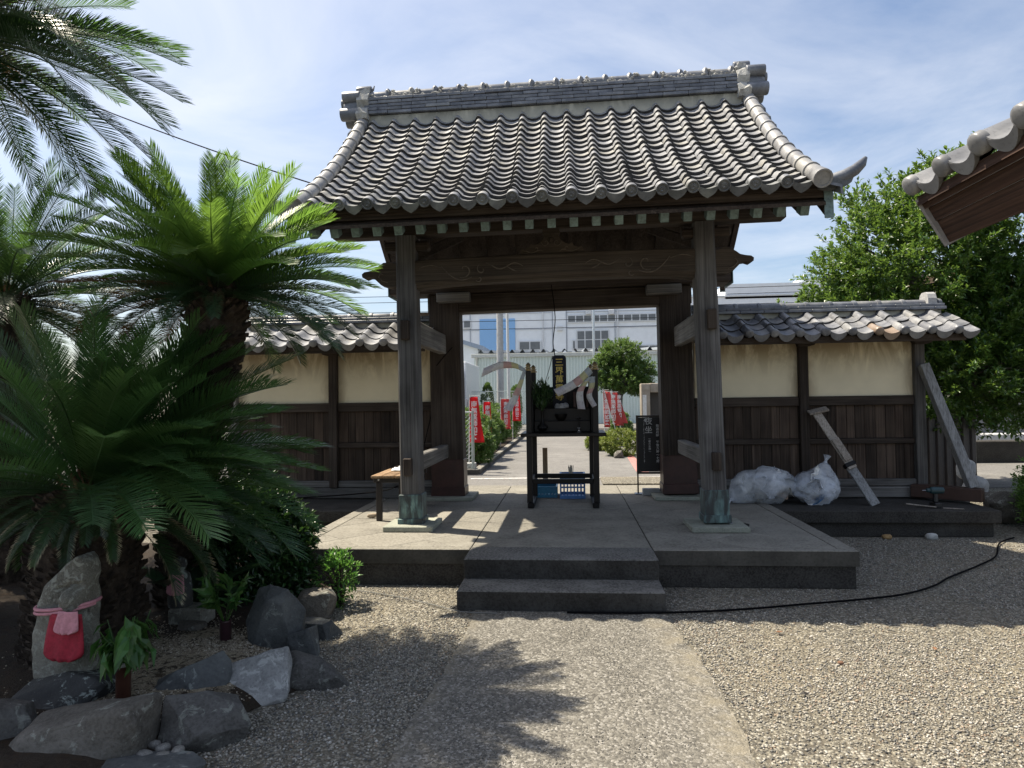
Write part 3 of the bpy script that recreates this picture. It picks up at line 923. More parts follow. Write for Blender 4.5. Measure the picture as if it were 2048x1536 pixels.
# ---- tiles
TW = .241
def tile_profile(W, hump, trough, ns=13, hf=.40):
    P = []
    for i in range(ns):
        s_ = i / (ns - 1)
        if s_ < hf:
            q = s_ / hf
            h = hump * max(0.0, math.sin(math.pi * q ** .85))
        else:
            h = -trough * max(0.0, math.sin(math.pi * (s_ - hf) / (1 - hf))) ** .9
        P.append((s_ * W, h))
    return P
def tile_verts(W, L, hump, trough, th, lift, wav=0.0, seed=0):
    P = tile_profile(W, hump, trough); n_ = len(P)
    r_ = random.Random(seed)
    V = []
    j = lambda a: a * r_.uniform(-1, 1)
    for (x, h) in P:
        V.append((x, 0 + j(wav), h + lift)); V.append((x, L * .5, h + lift * .5)); V.append((x, L, h)); V.append((x, 0 + j(wav), h + lift - th)); V.append((x, .05, h + lift - th - .004))
    F = []
    for i in range(n_ - 1):
        a = i * 5; b_ = a + 5
        F += [(a, b_, b_ + 1, a + 1), (a + 1, b_ + 1, b_ + 2, a + 2), (a + 3, b_ + 3, b_, a), (a + 4, b_ + 4, b_ + 3, a + 3)]
    F += [(0, 1, 4, 3), ((n_ - 1) * 5, (n_ - 1) * 5 + 3, (n_ - 1) * 5 + 4, (n_ - 1) * 5 + 1)]
    return V, F
def tile_mesh(name, mat, *a, **k):
    V, F = tile_verts(*a, **k)
    me = MB().add(V, F).mesh(name, mat, True)
    me.materials.append(M['tileedge'])
    for p in me.polygons:
        if p.normal.y < -.6 or p.normal.z < -.3: p.material_index = 1
    me.set_sharp_from_angle(angle=rad(50))
    return me
def eave_mesh(name, W, L, hump, trough, th, lift, disc_r, drop, mat, plain=False):
    m_ = MB(); V, F = tile_verts(W, L, hump, trough, th, lift)
    m_.add(V, F)
    # hanging lip under the trough, scalloped
    P = tile_profile(W, hump, trough, 17); n_ = len(P)
    lip = []
    for i, (x, h) in enumerate(P):
        s_ = i / (n_ - 1)
        if s_ < .36: continue
        q = (s_ - .36) / .64
        d = drop * (.45 + .55 * max(0.0, math.sin(math.pi * min(1, q * 1.02))) ** .6) + (.010 * max(0, 1 - abs(q - .5) * 7) if not plain else 0)
        lip.append(((x, -.006, h + lift - .002), (x, -.006, h + lift - d), (x, .018, h + lift - d), (x, .018, h + lift - .02)))
    vs = [p for l_ in lip for p in l_]
    fs = []
    for i in range(len(lip) - 1):
        a = i * 4; fs += [(a, a + 4, a + 5, a + 1), (a + 1, a + 5, a + 6, a + 2), (a + 2, a + 6, a + 7, a + 3), (a + 3, a + 7, a + 4, a)]
    m_.add(vs, fs)
    # round end of the roll
    cx = W * .19; cz = hump + lift - disc_r * .93
    R_ = Matrix.Rotation(rad(90), 3, 'X')
    if plain:
        pr = [(disc_r * .2, .017), (disc_r * .6, .015), (disc_r * .90, .009), (disc_r, 0), (disc_r, -.03)]
        m_.lathe(pr[::-1], (cx, -.012, cz), 18, R_)
    else:
        pr = [(disc_r, -.06), (disc_r, .014), (disc_r * .82, .016), (disc_r * .78, .006), (disc_r * .52, .006), (disc_r * .48, .012), (disc_r * .18, .013)]
        m_.lathe(pr, (cx, -.006, cz), 20, R_)
        for k in range(3):      # swirl crest
            a = k * 2.094
            m_.tube([(cx + disc_r * .32 * math.cos(a + t * .5) * (1 - .18 * t), -.02, cz + disc_r * .32 * math.sin(a + t * .5) * (1 - .18 * t)) for t in range(4)], [disc_r * .13, disc_r * .1, disc_r * .06, disc_r * .02], 5)
    me = m_.mesh(name, mat, True)
    fix_normals(me); me.set_sharp_from_angle(angle=rad(45))
    return me

ROWS, COLS = 18, 17
# rows at equal distance along the slope
us = np.linspace(-.05, 1.93, 600); al = np.concatenate([[0], np.cumsum(np.hypot(np.diff(us), np.diff(rz(us))))])
step = al[-1] / (ROWS + .15)
def u_at(s_): return float(np.interp(s_, al, us))
var = [tile_mesh('roof_tile', M['tile'], TW - .002, step * 1.35, .048, .020, .027, .036, .0015, k) for k in range(5)]
ev = eave_mesh('eave_tile', TW - .002, step * 1.4, .048, .020, .024, .034, .050, .066, M['eavecap'])
ev.materials.append(M['tile'])
for p in ev.polygons:
    if p.normal.z > .25: p.material_index = 1
X0 = -1.996 - .046
jr = random.Random(3)
for r_ in range(ROWS):
    u = u_at(r_ * step); a = math.atan(rs(u + .07))
    for c in range(COLS + 1):
        x = X0 + c * TW
        if c == COLS and r_ >= 0:
            continue
        sag = -.012 * math.sin((c / COLS) * math.pi) * 1.0
        me = ev if r_ == 0 else jr.choice(var)
        o = link('eave_tile' if r_ == 0 else 'roof_tile', me, roof, (x + jr.gauss(0, .002), YE + u, rz(u) + sag + jr.gauss(0, .0015)))
        o.rotation_euler = (a + jr.gauss(0, .012), jr.gauss(0, .008), jr.gauss(0, .006))
# narrow tiles filling in at the left verge, and the whole far slope, which hardly shows: joined
fv, ff = [], []
def add_tiles(mat4, W):
    V, F = tile_verts(W, step * 1.35, .046, .018, .024, .026)
    b0 = len(fv)
    for p in V: fv.append(tuple(mat4 @ Vector(p)))
    for f in F: ff.append(tuple(i + b0 for i in f))
for r_ in range(ROWS):
    u = u_at(r_ * step); a = math.atan(rs(u + .07))
    for c in range(COLS):
        T = Matrix.Translation((-X0 - c * TW, 2 * YR - YE - u, rz(u))) @ Matrix.Rotation(math.pi, 4, 'Z') @ Matrix.Rotation(a, 4, 'X')
        add_tiles(T, TW)
tag(MB().add(fv, ff).build('far_slope_tile', M['tile'], roof), kind='stuff')
# verge rolls: barrel tiles down both edges of both slopes, then the edge tiles outside them
NBAR = 11
for sx in (-1, 1):
    for back in (0, 1):
        for k in range(NBAR):
            s0 = al[-1] * k / NBAR; s1 = al[-1] * (k + 1) / NBAR
            u0, u1 = u_at(s0) - (.03 if k == 0 else 0), u_at(s1)
            fy = (lambda u: YE + u) if not back else (lambda u: 2 * YR - YE - u)
            p0 = Vector((sx * 2.125, fy(u0), rz(u0) + .055)); p1 = Vector((sx * 2.125, fy(u1), rz(u1) + .055))
            d = p1 - p0; L_ = d.length
            q = d.to_track_quat('Z', 'Y').to_matrix()
            R0 = .067
            pr = [(R0 * .97, -.004), (R0, .0), (R0 * .985, L_ * .5), (R0 * .96, L_ - .034), (R0 * 1.13, L_ - .030), (R0 * 1.15, L_ - .014), (R0 * 1.10, L_ + .004)]
            if k == 0:
                pr = [(R0 * .2, -.02), (R0 * .6, -.021), (R0 * .86, -.021), (R0 * .9, -.03), (R0 * 1.12, -.03), (R0 * 1.12, .0)] + pr[2:]
            m_ = MB(); m_.lathe(pr, p0, 16, q)
            m_.build('verge_roll', M['walltile2'], roof, True)
            # edge tile: a sloping plate with a turned-down flange
            if not back or sx > 0:
                T0 = Vector((sx * 2.17, fy(u0), rz(u0) - .005)); T1 = Vector((sx * 2.17, fy(u1), rz(u1) - .015))
                ox = Vector((sx * .105, 0, -.03)); dn = Vector((sx * .01, 0, -.075))
                e0, e1 = T0 + Vector((0, 0, .028)), T1 + Vector((0, 0, .004))
                m_ = MB()
                for e in (e0, e1):
                    m_.v += [e, e + ox, e + ox + dn, e + ox + dn - Vector((sx * .02, 0, 0)), e + ox * .86 - Vector((0, 0, .022)), e - Vector((0, 0, .022))]
                m_.f += [(i, (i + 1) % 6, 6 + (i + 1) % 6, 6 + i) for i in range(6)] + [(0, 1, 2, 3, 4, 5), (6, 7, 8, 9, 10, 11)]
                m_.build('edge_tile', M['tiledark'], roof)
    # upturned horn at the front corner
    m_ = MB()
    P = [(sx * x, y, z) for x, y, z in ((2.17, -1.22, 3.235), (2.25, -1.27, 3.24), (2.33, -1.30, 3.255), (2.40, -1.315, 3.29), (2.455, -1.32, 3.34), (2.485, -1.322, 3.385))]
    m_.tube(P, [.045, .047, .05, .046, .036, .014], 12)
    m_.build('corner_horn', M['tiledark'], roof, True)
    m_ = MB()
    m_.prism([(0, 0), (.26, .015), (.24, -.03), (.17, -.065), (.07, -.075), (0, -.06)], .06, lambda u, v, w, sx=sx: (sx * (2.13 + u), -1.325 + w, 3.225 + v)); m_.build('corner_tile', M['eavecap'], roof)

# ---- ridge
M['ridgeslab'] = m_tile('thin_ridge_slab', (.075, .082, .10), (.13, .14, .165), (.23, .245, .275), (.30, .31, .30), .3, .34)
RZ = 4.75
m_ = MB(); m_.box((-.01, YR, RZ - .045), (4.16, .20, .20), ch=.01); m_.build('plaster_band', M['plasterband'], roof)
jr = random.Random(9)
for r_ in range(5):
    z = RZ + .060 + r_ * .040
    x = -2.10 + (r_ % 2) * .13
    xs_ = [-2.10] + ([-2.10 + .16] if r_ % 2 else [])
    while xs_[-1] < 2.06 - .12:
        xs_.append(min(2.06, xs_[-1] + .275 + jr.gauss(0, .006)))
    if xs_[-1] < 2.06: xs_.append(2.06)
    wd = .27 - .010 * r_ + (.02 if r_ == 4 else 0)
    for a, b_ in zip(xs_[:-1], xs_[1:]):
        m_ = MB(); m_.box(((a + b_) / 2, YR + jr.gauss(0, .003), z + .018), (b_ - a - .003, wd + jr.gauss(0, .005), .034), ch=.004)
        m_.build('ridge_slab', M['ridgeslab'], roof)
zt = RZ + .060 + 5 * .040
x = -2.08; k = 0
mort = []
while x < 2.0:
    L_ = min(.272, 2.06 - x)
    m_ = MB()
    Rm = Matrix.Rotation(rad(90), 3, 'Y')
    m_.lathe([(.060, .0), (.062, .02), (.062, L_ - .07), (.060, L_ - .05)], (x, YR, zt + .040), 14, Rm)
    m_.box((x + L_ - .035, YR, zt + .050), (.068, .150, .130), ch=.024)
    m_.build('ridge_cap', M['tiledark'] if jr.random() < .6 else M['tile'], roof, True)
    mort.append((x + L_ + .012, YR - .058, zt + .015))
    x += .272; k += 1
mm = MB()
for i, p in enumerate(mort):
    for j in range(7):
        c = Vector(p) + Vector((jr.gauss(.01, .022), jr.gauss(0, .012), jr.uniform(-.01, .075)))
        s_ = jr.uniform(.012, .026)
        q = [Vector(v) * s_ * jr.uniform(.7, 1.2) for v in ((1, 0, 0), (0, 1, 0), (-1, 0, 0), (0, -1, 0), (0, 0, 1), (0, 0, -1))]
        mm.add([c + v for v in q], [(0, 1, 4), (1, 2, 4), (2, 3, 4), (3, 0, 4), (1, 0, 5), (2, 1, 5), (3, 2, 5), (0, 3, 5)])
for i in range(150):
    c = Vector((jr.uniform(-2.05, 2.0), YR - jr.uniform(.06, .115), zt + jr.uniform(-.002, .03)))
    s_ = jr.uniform(.008, .020)
    q = [Vector(v) * s_ * jr.uniform(.7, 1.3) for v in ((1.6, 0, 0), (0, 1, 0), (-1.6, 0, 0), (0, -1, 0), (0, 0, .7), (0, 0, -.7))]
    mm.add([c + v for v in q], [(0, 1, 4), (1, 2, 4), (2, 3, 4), (3, 0, 4), (1, 0, 5), (2, 1, 5), (3, 2, 5), (0, 3, 5)])
tag(mm.build('mortar', M['mortar'], roof), kind='stuff')
# ridge-end ornaments: stacked barrels bedded in mortar
for sx in (-1, 1):
    ex = 2.06 if sx > 0 else -2.10
    Rm = Matrix.Rotation(rad(90) * sx, 3, 'Y')
    # mortar bed: lumpy slab
    m_ = MB()
    out = [(-.17, 4.74), (-.20, 4.80), (-.17, 4.86), (-.12, 4.90), (-.16, 4.97), (-.13, 5.04), (-.06, 5.08), (-.05, 5.15), (.05, 5.15), (.06, 5.08), (.13, 5.04), (.16, 4.97), (.12, 4.90), (.17, 4.86), (.20, 4.80), (.17, 4.74)]
    lay = []
    for w in range(4):
        lay.append([(ex + sx * (-.05 + .13 * w / 3) + jr.gauss(0, .004), YR + u * (1 - .03 * abs(w - 1.5)) + jr.gauss(0, .008), v + jr.gauss(0, .007)) for u, v in out])
    nn = len(out)
    m_.v = [p for l_ in lay for p in l_]
    for w in range(3):
        m_.f += [(w * nn + i, w * nn + (i + 1) % nn, (w + 1) * nn + (i + 1) % nn, (w + 1) * nn + i) for i in range(nn)]
    m_.f += [tuple(range(nn)), tuple(3 * nn + i for i in range(nn))]
    orn = m_.build('ridge_end_ornament', M['mortar'], roof)
    for (yy, zz, r0, L_, x_) in ((0, 5.135, .052, .17, -.06), (-.085, 5.035, .062, .20, .05), (.085, 5.035, .062, .20, .05), (-.10, 4.83, .072, .22, .05), (.10, 4.83, .072, .22, .05)):
        m_ = MB(); m_.lathe([(r0 * .9, 0), (r0, .006), (r0, L_ - .01), (r0 * .93, L_)], (ex + sx * x_, YR + yy, zz), 14, Rm)
        m_.build('barrel', M['tiledark'], orn, True)
    m_ = MB(); m_.lathe([(.05, 0), (.055, .02), (.055, .19), (.065, .20), (.065, .225), (.045, .23)], (ex + sx * .06, YR, 4.985), 14, Rm)
    m_.build('barrel', M['tiledark'], orn, True)
    m_ = MB(); m_.lathe([(.11, 0), (.115, .02), (.10, .17), (.085, .2)], (ex + sx * .05, YR, 4.92), 14, Rm); m_.build('crest', M['tiledark'], orn, True)
    if sx < 0:
        m_ = MB(); m_.tube([(ex + .03, YR, 5.12), (ex + .075, YR, 5.145), (ex + .09, YR, 5.19)], [.022, .014, .006], 8); m_.build('finial', M['tiledark'], orn, True)
# ------------------------------------------------------------------ the plastered walls on both sides
WY = 1.72        # face of the wall
WT = .285
M['eaveboard'] = M['wood_x']
def garden_wall(sx, label):
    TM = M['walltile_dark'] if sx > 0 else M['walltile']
    wt_var = [tile_mesh('roof_tile', TM, WT - .003, .30, .050, .028, .024, .024, .002, 20 + k) for k in range(4)]
    wt_eave = eave_mesh('eave_tile', WT - .003, .31, .050, .028, .024, .024, .050, .078, TM, plain=True)
    w = thing('plastered_wall', (sx * 3.1, WY + .08, .28), label, 'wall')
    X = lambda a: sx * a
    xin, xout = 1.655, 4.36
    def bx(name, x0, x1, y0, y1, z0, z1, mat, ch=.006, parent=None):
        m_ = MB(); m_.box(((X(x0) + X(x1)) / 2, (y0 + y1) / 2, (z0 + z1) / 2), (abs(x1 - x0), y1 - y0, z1 - z0), ch=ch)
        return m_.build(name, mat, parent or w)
    # footing
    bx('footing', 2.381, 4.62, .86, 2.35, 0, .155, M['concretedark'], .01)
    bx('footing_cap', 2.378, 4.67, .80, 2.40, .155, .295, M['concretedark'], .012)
    bx('ground_beam', xin + .02, 4.45, WY - .055, WY + .14, .31, .438, M['grey_x'], .008)
    for a, b_ in ((xin, 2.90), (3.01, 4.25)):
        bx('sill', a, b_, WY - .035, WY + .09, .447, .53, M['grey_x'])
        bx('rail', a, b_, WY - .03, WY + .08, .955, 1.022, M['wood_x'])
        bx('rail', a, b_, WY - .04, WY + .09, 1.425, 1.538, M['wood_x'])
        bx('plaster_panel', a, b_, WY, WY + .10, 1.538, 2.225, M['plaster'], .002)
        n_ = int(round((b_ - a) / .115)); r_ = random.Random(int(a * 100) + int(sx * 7))
        cuts = [a + (b_ - a) * k / n_ + (r_.uniform(-.016, .016) if 0 < k < n_ else 0) for k in range(n_ + 1)]
        for z0, z1 in ((.53, .955), (1.022, 1.425)):
            for c0, c1 in zip(cuts[:-1], cuts[1:]):
                dy = r_.uniform(0, .006)
                bx('board', c0 + .0015, c1 - .0015, WY + .012 - dy, WY + .038, z0 + .001, z1 - .001, M['board'], .003)
    bx('back_boarding', xin, 4.25, WY + .045, WY + .075, .53, 1.43, M['wood_x'], 0)
    bx('post', 2.90, 3.01, WY - .07, WY + .10, .44, 2.235, M['wood_z'], .008)
    bx('post', 4.25, 4.365, WY - .07, WY + .10, .44, 2.235, M['grey_z'], .008)
    for xc in (2.955, 4.31):
        m_ = MB(); m_.prism([(-.09, 2.235), (.19, 2.235), (.19, 2.205), (.15, 2.19), (.13, 2.165), (.07, 2.15), (-.05, 2.15)], .09,
                            lambda u, v, q, xc=xc: (X(xc) - .01 + u if sx > 0 else X(xc) + .01 - u, WY - .10 - 0 + q, v)); m_.build('bracket', M['wood_x'], w)
    # roof: deck, eave board
    ye, yr = 1.10, 1.77
    zw = lambda y: 2.268 + .47 * ((y - ye) if y < yr else (2 * yr - y - ye))
    m_ = MB()
    m_.prism([(ye + .03, zw(ye) - .045), (yr, zw(yr) - .03), (2 * yr - ye - .03, zw(ye) - .045), (2 * yr - ye - .03, zw(ye) - .085), (yr, zw(yr) - .08), (ye + .03, zw(ye) - .085)], xout + .14 - xin + .03,
             lambda u, v, q: (X(xin - .02 + q), u, v))
    rf = m_.build('roof', M['wood_y'], w)
    bx('eave_board', xin - .02, xout + .2, ye + .045, ye + .10, 2.15, 2.218, M['wood_x'], .004, rf)
    bx('eave_board', xin - .02, xout + .2, 1.55, 1.63, 2.236, 2.30, M['wood_x'], .004, rf)
    ncol = 10 if sx > 0 else 10
    st = .205; a_ = math.atan(.47); r_ = random.Random(5 + int(sx))
    x_first = 1.868 - .054 if sx > 0 else -(1.83 + .285 * 9) - .054
    for c in range(-1 if sx > 0 else 0, ncol):
        for k in range(3):
            x = x_first + c * WT
            y = ye + k * st * math.cos(a_) - .03
            me = wt_eave if k == 0 else r_.choice(wt_var)
            o = link('eave_tile' if k == 0 else 'roof_tile', me, rf, (x + r_.gauss(0, .003), y, zw(y) - .012 + r_.gauss(0, .002)))
            o.rotation_euler = (a_ + r_.gauss(0, .015), r_.gauss(0, .01), r_.gauss(0, .008))
            # the far slope in the same course
            if k < 3:
                o = link('eave_tile' if k == 0 else 'roof_tile', me, rf, (x + WT, 2 * yr - y, zw(y) - .012))
                o.rotation_euler = (a_, 0, math.pi); o.rotation_mode = 'XYZ'
    # ridge: two thin courses on a plaster strip, then a round capping
    z0 = 2.555
    xa, xb = (xin - .02, xout + .26) if sx > 0 else (xin - .02, xout + .05)
    bx('plaster_band', xa, xb - .04, yr - .10, yr + .10, z0 - .055, z0 + .012, M['plasterband'], .004, rf)
    for r2 in range(2):
        x = xa + (r2 % 2) * .12
        cuts = [xa] + ([x] if r2 else [])
        while cuts[-1] < xb - .1: cuts.append(min(xb, cuts[-1] + .285))
        for c0, c1 in zip(cuts[:-1], cuts[1:]):
            bx('ridge_slab', c0 + .002, c1 - .002, yr - .15 + .012 * r2, yr + .15 - .012 * r2, z0 + .013 + .036 * r2, z0 + .046 + .036 * r2, M['ridgeslab'], .004, rf)
    x = xa; zc = z0 + .092
    while x < xb - .05:
        L_ = min(.285, xb - x)
        q = Matrix.Rotation(rad(90) * sx, 3, 'Y')
        m_ = MB(); m_.lathe([(.050, 0), (.054, .015), (.054, L_ - .05), (.064, L_ - .046), (.066, L_ - .02), (.060, L_ - .002)], (X(x), yr, zc + .0), 14, q)
        m_.build('ridge_cap', r_.choice([TM, M['tiledark'], TM]), rf, True)
        x += .285
    if sx > 0:      # end slab with rounded head
        out = [(-.11, -.10), (.11, -.10), (.105, .05), (.08, .105), (.04, .13), (-.04, .13), (-.08, .105), (-.105, .05)]
        m_ = MB(); m_.prism(out, .10, lambda u, v, q: (xout + .07 + q, yr + u, zc + .01 + v)); m_.build('ridge_end_tile', M['granite'], rf)
    return w
wall_r = garden_wall(1, 'tile-capped ochre plaster wall with a diagonal prop and rubbish bags before it')
wall_l = garden_wall(-1, 'tile-capped ochre plaster wall partly hidden behind the cycad fronds')
# ------------------------------------------------------------------ leaves
def leaf_mesh(name, P, D, N, ln, wd, mat, fold=.25, curl=.15):
    """P base points, D directions, N approximate normals; one folded leaf each (4 triangles)"""
    D = D / np.linalg.norm(D, axis=1, keepdims=True)
    S = np.cross(D, N); S /= (np.linalg.norm(S, axis=1, keepdims=True) + 1e-9)
    N = np.cross(S, D)
    ln = np.asarray(ln)[:, None]; wd = np.asarray(wd)[:, None]
    b = P; t = P + D * ln - N * ln * curl; m = P + D * ln * .5 + N * 0
    l = P + D * ln * .48 + S * wd * .5 + N * wd * fold; r = P + D * ln * .48 - S * wd * .5 + N * wd * fold
    V = np.stack([b, l, m, r, t], 1).reshape(-1, 3)
    F = np.array([(0, 2, 1), (0, 3, 2), (1, 2, 4), (2, 3, 4)])
    Fa = (F[None] + (np.arange(len(P)) * 5)[:, None, None]).reshape(-1, 3)
    return np_mesh(name, V, Fa, mat, False)
def unit(a): return a / (np.linalg.norm(a, axis=-1, keepdims=True) + 1e-9)
def rand_dirs(n): return unit(rng.normal(size=(n, 3)))

def twig_leaves(tips, dirs, per, shoot, ln, wd, spread=.8, up=.25):
    """sprays of leaves along short shoots"""
    n = len(tips)
    t = rng.uniform(0, 1, (n, per))
    side = rand_dirs(n * per).reshape(n, per, 3)
    base = tips[:, None, :] + dirs[:, None, :] * (t * shoot)[..., None] + side * .012
    D = dirs[:, None, :] * .75 + side * spread + np.array([0, 0, up])
    N = np.array([0, 0, 1.0]) + .55 * rand_dirs(n * per).reshape(n, per, 3) + .3 * dirs[:, None, :]
    L_ = ln * rng.uniform(.65, 1.2, (n, per))
    return base.reshape(-1, 3), unit(D.reshape(-1, 3)), unit(N.reshape(-1, 3)), L_.ravel(), (L_ * wd).ravel()

def crown_points(n, c, r, seed=0.0, lump=.32, shell=.45, freq=1.5, cut=None, zfloor=None):
    """points inside a lumpy ellipsoid, denser to the outside; gaps where the noise is low"""
    from mathutils import noise
    out = []; dd = []
    while len(out) < n:
        d = rand_dirs(1)[0]
        q = shell + (1 - shell) * random.random() ** .6
        rr = 1 + lump * fbm(Vector(d) * freq, seed, 3)
        p = np.array(c) + d * np.array(r) * q * rr
        if noise.noise(Vector(p) * (2.2 / max(r)) * 1.6 + Vector((seed, 0, 0))) < -.28: continue
        if zfloor is not None and p[2] < zfloor: continue
        if cut and cut(p): continue
        out.append(p); dd.append(unit(d * np.array([1, 1, 1.0]) + np.array([0, 0, .35]) + .45 * rng.normal(size=3)))
    return np.array(out), np.array(dd)

# ------------------------------------------------------------------ cycads
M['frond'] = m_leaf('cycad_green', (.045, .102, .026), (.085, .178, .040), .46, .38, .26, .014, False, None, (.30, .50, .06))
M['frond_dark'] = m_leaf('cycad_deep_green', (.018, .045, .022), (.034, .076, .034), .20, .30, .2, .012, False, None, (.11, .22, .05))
M['frond_dry'] = m_leaf('cycad_scorched_tips', (.020, .055, .018), (.035, .08, .022), .2, .4, .2, .012, False, (.66, .55, .36), (.16, .26, .06))
M['frond_brown'] = m_leaf('cycad_brown_frond', (.10, .05, .022), (.17, .09, .04), .25, .7, .2, .01, False, (.26, .15, .07), (.30, .18, .08))
def frond_mesh(L, droop, seed, mat, nl=142, lmax=.155, v_ang=30, tipcurl=0.0, lw=.0041):
    r_ = random.Random(seed)
    NS = 22
    pts = []; ang = []
    p = Vector((0, 0, 0)); yw = r_.uniform(-.12, .12); ya = 0
    for i in range(NS + 1):
        t = i / NS
        th = -droop * t ** 1.6 - tipcurl * max(0, t - .7) ** 2 * 8
        ya += yw / NS
        pts.append(p.copy()); ang.append((th, ya))
        p = p + Vector((math.cos(th) * math.cos(ya), math.cos(th) * math.sin(ya), math.sin(th))) * (L / NS)
    V, F, tip = [], [], []
    # rachis, triangular in section
    for i in range(NS + 1):
        th, ya = ang[i]; w = .0085 * (1 - .75 * i / NS)
        T = Vector((math.cos(th) * math.cos(ya), math.cos(th) * math.sin(ya), math.sin(th))); S = Vector((-math.sin(ya), math.cos(ya), 0)); N = T.cross(S)
        for q in (S * w, -S * w, -N * w * 1.3): V.append(pts[i] + q); tip.append(0)
        if i:
            o = (i - 1) * 3
            for k in range(3): F.append((o + k, o + (k + 1) % 3, o + 3 + (k + 1) % 3, o + 3 + k))
    for i in range(nl):
        t = .10 + .89 * (i + .5) / nl
        f_ = t * NS; k = min(NS - 1, int(f_)); a = f_ - k
        P = pts[k].lerp(pts[k + 1], a); th, ya = ang[k]
        T = Vector((math.cos(th) * math.cos(ya), math.cos(th) * math.sin(ya), math.sin(th))); S0 = Vector((-math.sin(ya), math.cos(ya), 0)); N = T.cross(S0)
        le = lmax * (.42 + .72 * math.sin(math.pi * min(1, t * .74 + .12))) * (1 if t < .92 else max(.6, 1 - (t - .92) * 4))
        for sd in (-1, 1):
            phi = rad(68 - 36 * t + r_.uniform(-4, 4)); va = rad(v_ang + r_.uniform(-5, 5) - 10 * t)
            S = S0 * sd * math.cos(va) + N * math.sin(va)
            d = (T * math.cos(phi) + S * math.sin(phi)).normalized()
            wv = (T - d * T.dot(d)).normalized(); up = d.cross(wv)
            w = lw * (1 - .25 * t)
            l2 = le * r_.uniform(.9, 1.06)
            b0 = len(V)
            sag = Vector((0, 0, -1)) * l2 * .05
            V += [P - wv * w * .6, P + wv * w * .6, P + d * l2 * .6 + wv * w, P + d * l2 * .6 - wv * w, P + d * l2 + sag]
            tip += [0, 0, .5, .5, 1]
            F += [(b0, b0 + 1, b0 + 2, b0 + 3), (b0 + 3, b0 + 2, b0 + 4, b0 + 4)]
    F2 = [f if f[2] != f[3] else f[:3] for f in F]
    me = bpy.data.meshes.new('frond'); me.from_pydata([tuple(v) for v in V], [], F2); me.update()
    me.materials.append(mat)
    at = me.attributes.new('tip', 'FLOAT', 'POINT'); at.data.foreach_set('value', tip)
    return me
def frond_set(mat, L, nl=142, lw=.0041):
    return {k: [frond_mesh(L * s_, d, 10 * k + j, mat, nl=nl, lw=lw, lmax=.125 * L + .02) for j, s_ in enumerate((1.0, .93))] for k, d in enumerate((.14, .34, .58, .92))}
M['trunkscale'] = m_stone('cycad_leaf_bases', (.022, .016, .012), (.060, .044, .033), (.12, .094, .07), 30, .9, .7)
def cycad_trunk(path, R, parent, nscale=420, seed=1, name='trunk'):
    r_ = random.Random(seed)
    m_ = MB(); n_ = len(path)
    m_.tube(path, R, 14)
    P = [Vector(p) for p in path]
    for i in range(nscale):
        t = (i + .5) / nscale * (n_ - 1.001); k = int(t); a = t - k
        c = P[k].lerp(P[k + 1], a); ax = (P[k + 1] - P[k]).normalized(); rr = R[k] * (1 - a) + R[k + 1] * a
        an = i * 2.399963 + r_.uniform(-.2, .2)
        e1 = ax.orthogonal().normalized(); e2 = ax.cross(e1)
        o = (e1 * math.cos(an) + e2 * math.sin(an)); tg = ax.cross(o)
        b = c + o * rr * .93
        s_ = r_.uniform(.75, 1.25)
        w, h, l_ = .032 * s_, .018 * s_, .055 * s_
        up = ax * .55 + o
        tipv = b + up * l_
        m_.add([b - tg * w - ax * h, b + tg * w - ax * h, b + tg * w * .8 + ax * h, b - tg * w * .8 + ax * h,
                tipv - tg * w * .45 - ax * h * .3, tipv + tg * w * .45 - ax * h * .3, tipv + ax * h * .8],
               [(0, 1, 5, 4), (1, 2, 6, 5), (3, 0, 4, 6), (2, 3, 6), (4, 5, 6)])
    return m_.build(name, M['trunkscale'], parent)
M['crownfelt'] = m_plain('tan_crown_felt', (.20, .10, .05), .9, nz=.3)
def crown_fronds(parent, c, meshes, n, seed, elmin=-25, elmax=82, sc=(.85, 1.08), azbias=None, dark=None, extra=None, short=None, rr=.07, azr=None, heart=True, ex=.82, squat=.20):
    r_ = random.Random(seed)
    for i in range(n):
        t = (i + .5) / n
        el = elmax - (elmax - elmin) * t ** ex + r_.uniform(-6, 6)
        az = i * 2.399963 + seed + r_.uniform(-.22, .22)
        if azr: az = azr[0] + (azr[1] - azr[0]) * ((i * .618034 + .1 * r_.random()) % 1)
        k = 0 if el > 62 else 1 if el > 34 else 2 if el > 4 else 3
        k = max(0, min(3, k + r_.choice((0, 0, 0, 1, -1))))
        src = meshes
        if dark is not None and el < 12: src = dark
        if extra is not None and extra[0](el, az): src = extra[1]
        me = r_.choice(src[k])
        o = link('frond', me, parent)
        o.location = Vector(c) + Vector((math.cos(az) * rr, math.sin(az) * rr, -.10 + .16 * (el + 25) / 107)) - wloc(parent)
        o.rotation_euler = (r_.uniform(-.25, .25), -rad(el), az)
        s_ = r_.uniform(*sc) * (1 - squat * max(0, el / 80) ** 1.5) * (short(el, az) if short else 1)
        o.scale = (s_, s_, s_)
    if not heart: return
    m_ = MB()
    for i in range(26):
        a = i * 2.4; q = .02 + .10 * (i / 26)
        m_.tube([Vector(c) + Vector((math.cos(a) * q, math.sin(a) * q, -.05)), Vector(c) + Vector((math.cos(a) * q * 1.5, math.sin(a) * q * 1.5, .12 - q * .6))], [.02, .006], 5)
    m_.build('crown_heart', M['crownfelt'], parent)

M['frond_mid'] = m_leaf('cycad_mid_green', (.032, .076, .030), (.066, .140, .046), .32, .30, .28, .016, False, None, (.18, .34, .06))
FM = frond_set(M['frond_mid'], 1.32, 116, .0037)
FG = frond_set(M['frond'], 1.32); FD = frond_set(M['frond_dark'], 1.32, 112, .0036); FY_ = frond_set(M['frond_dry'], 1.30, 104, .0037); FB = frond_set(M['frond_brown'], 1.25)

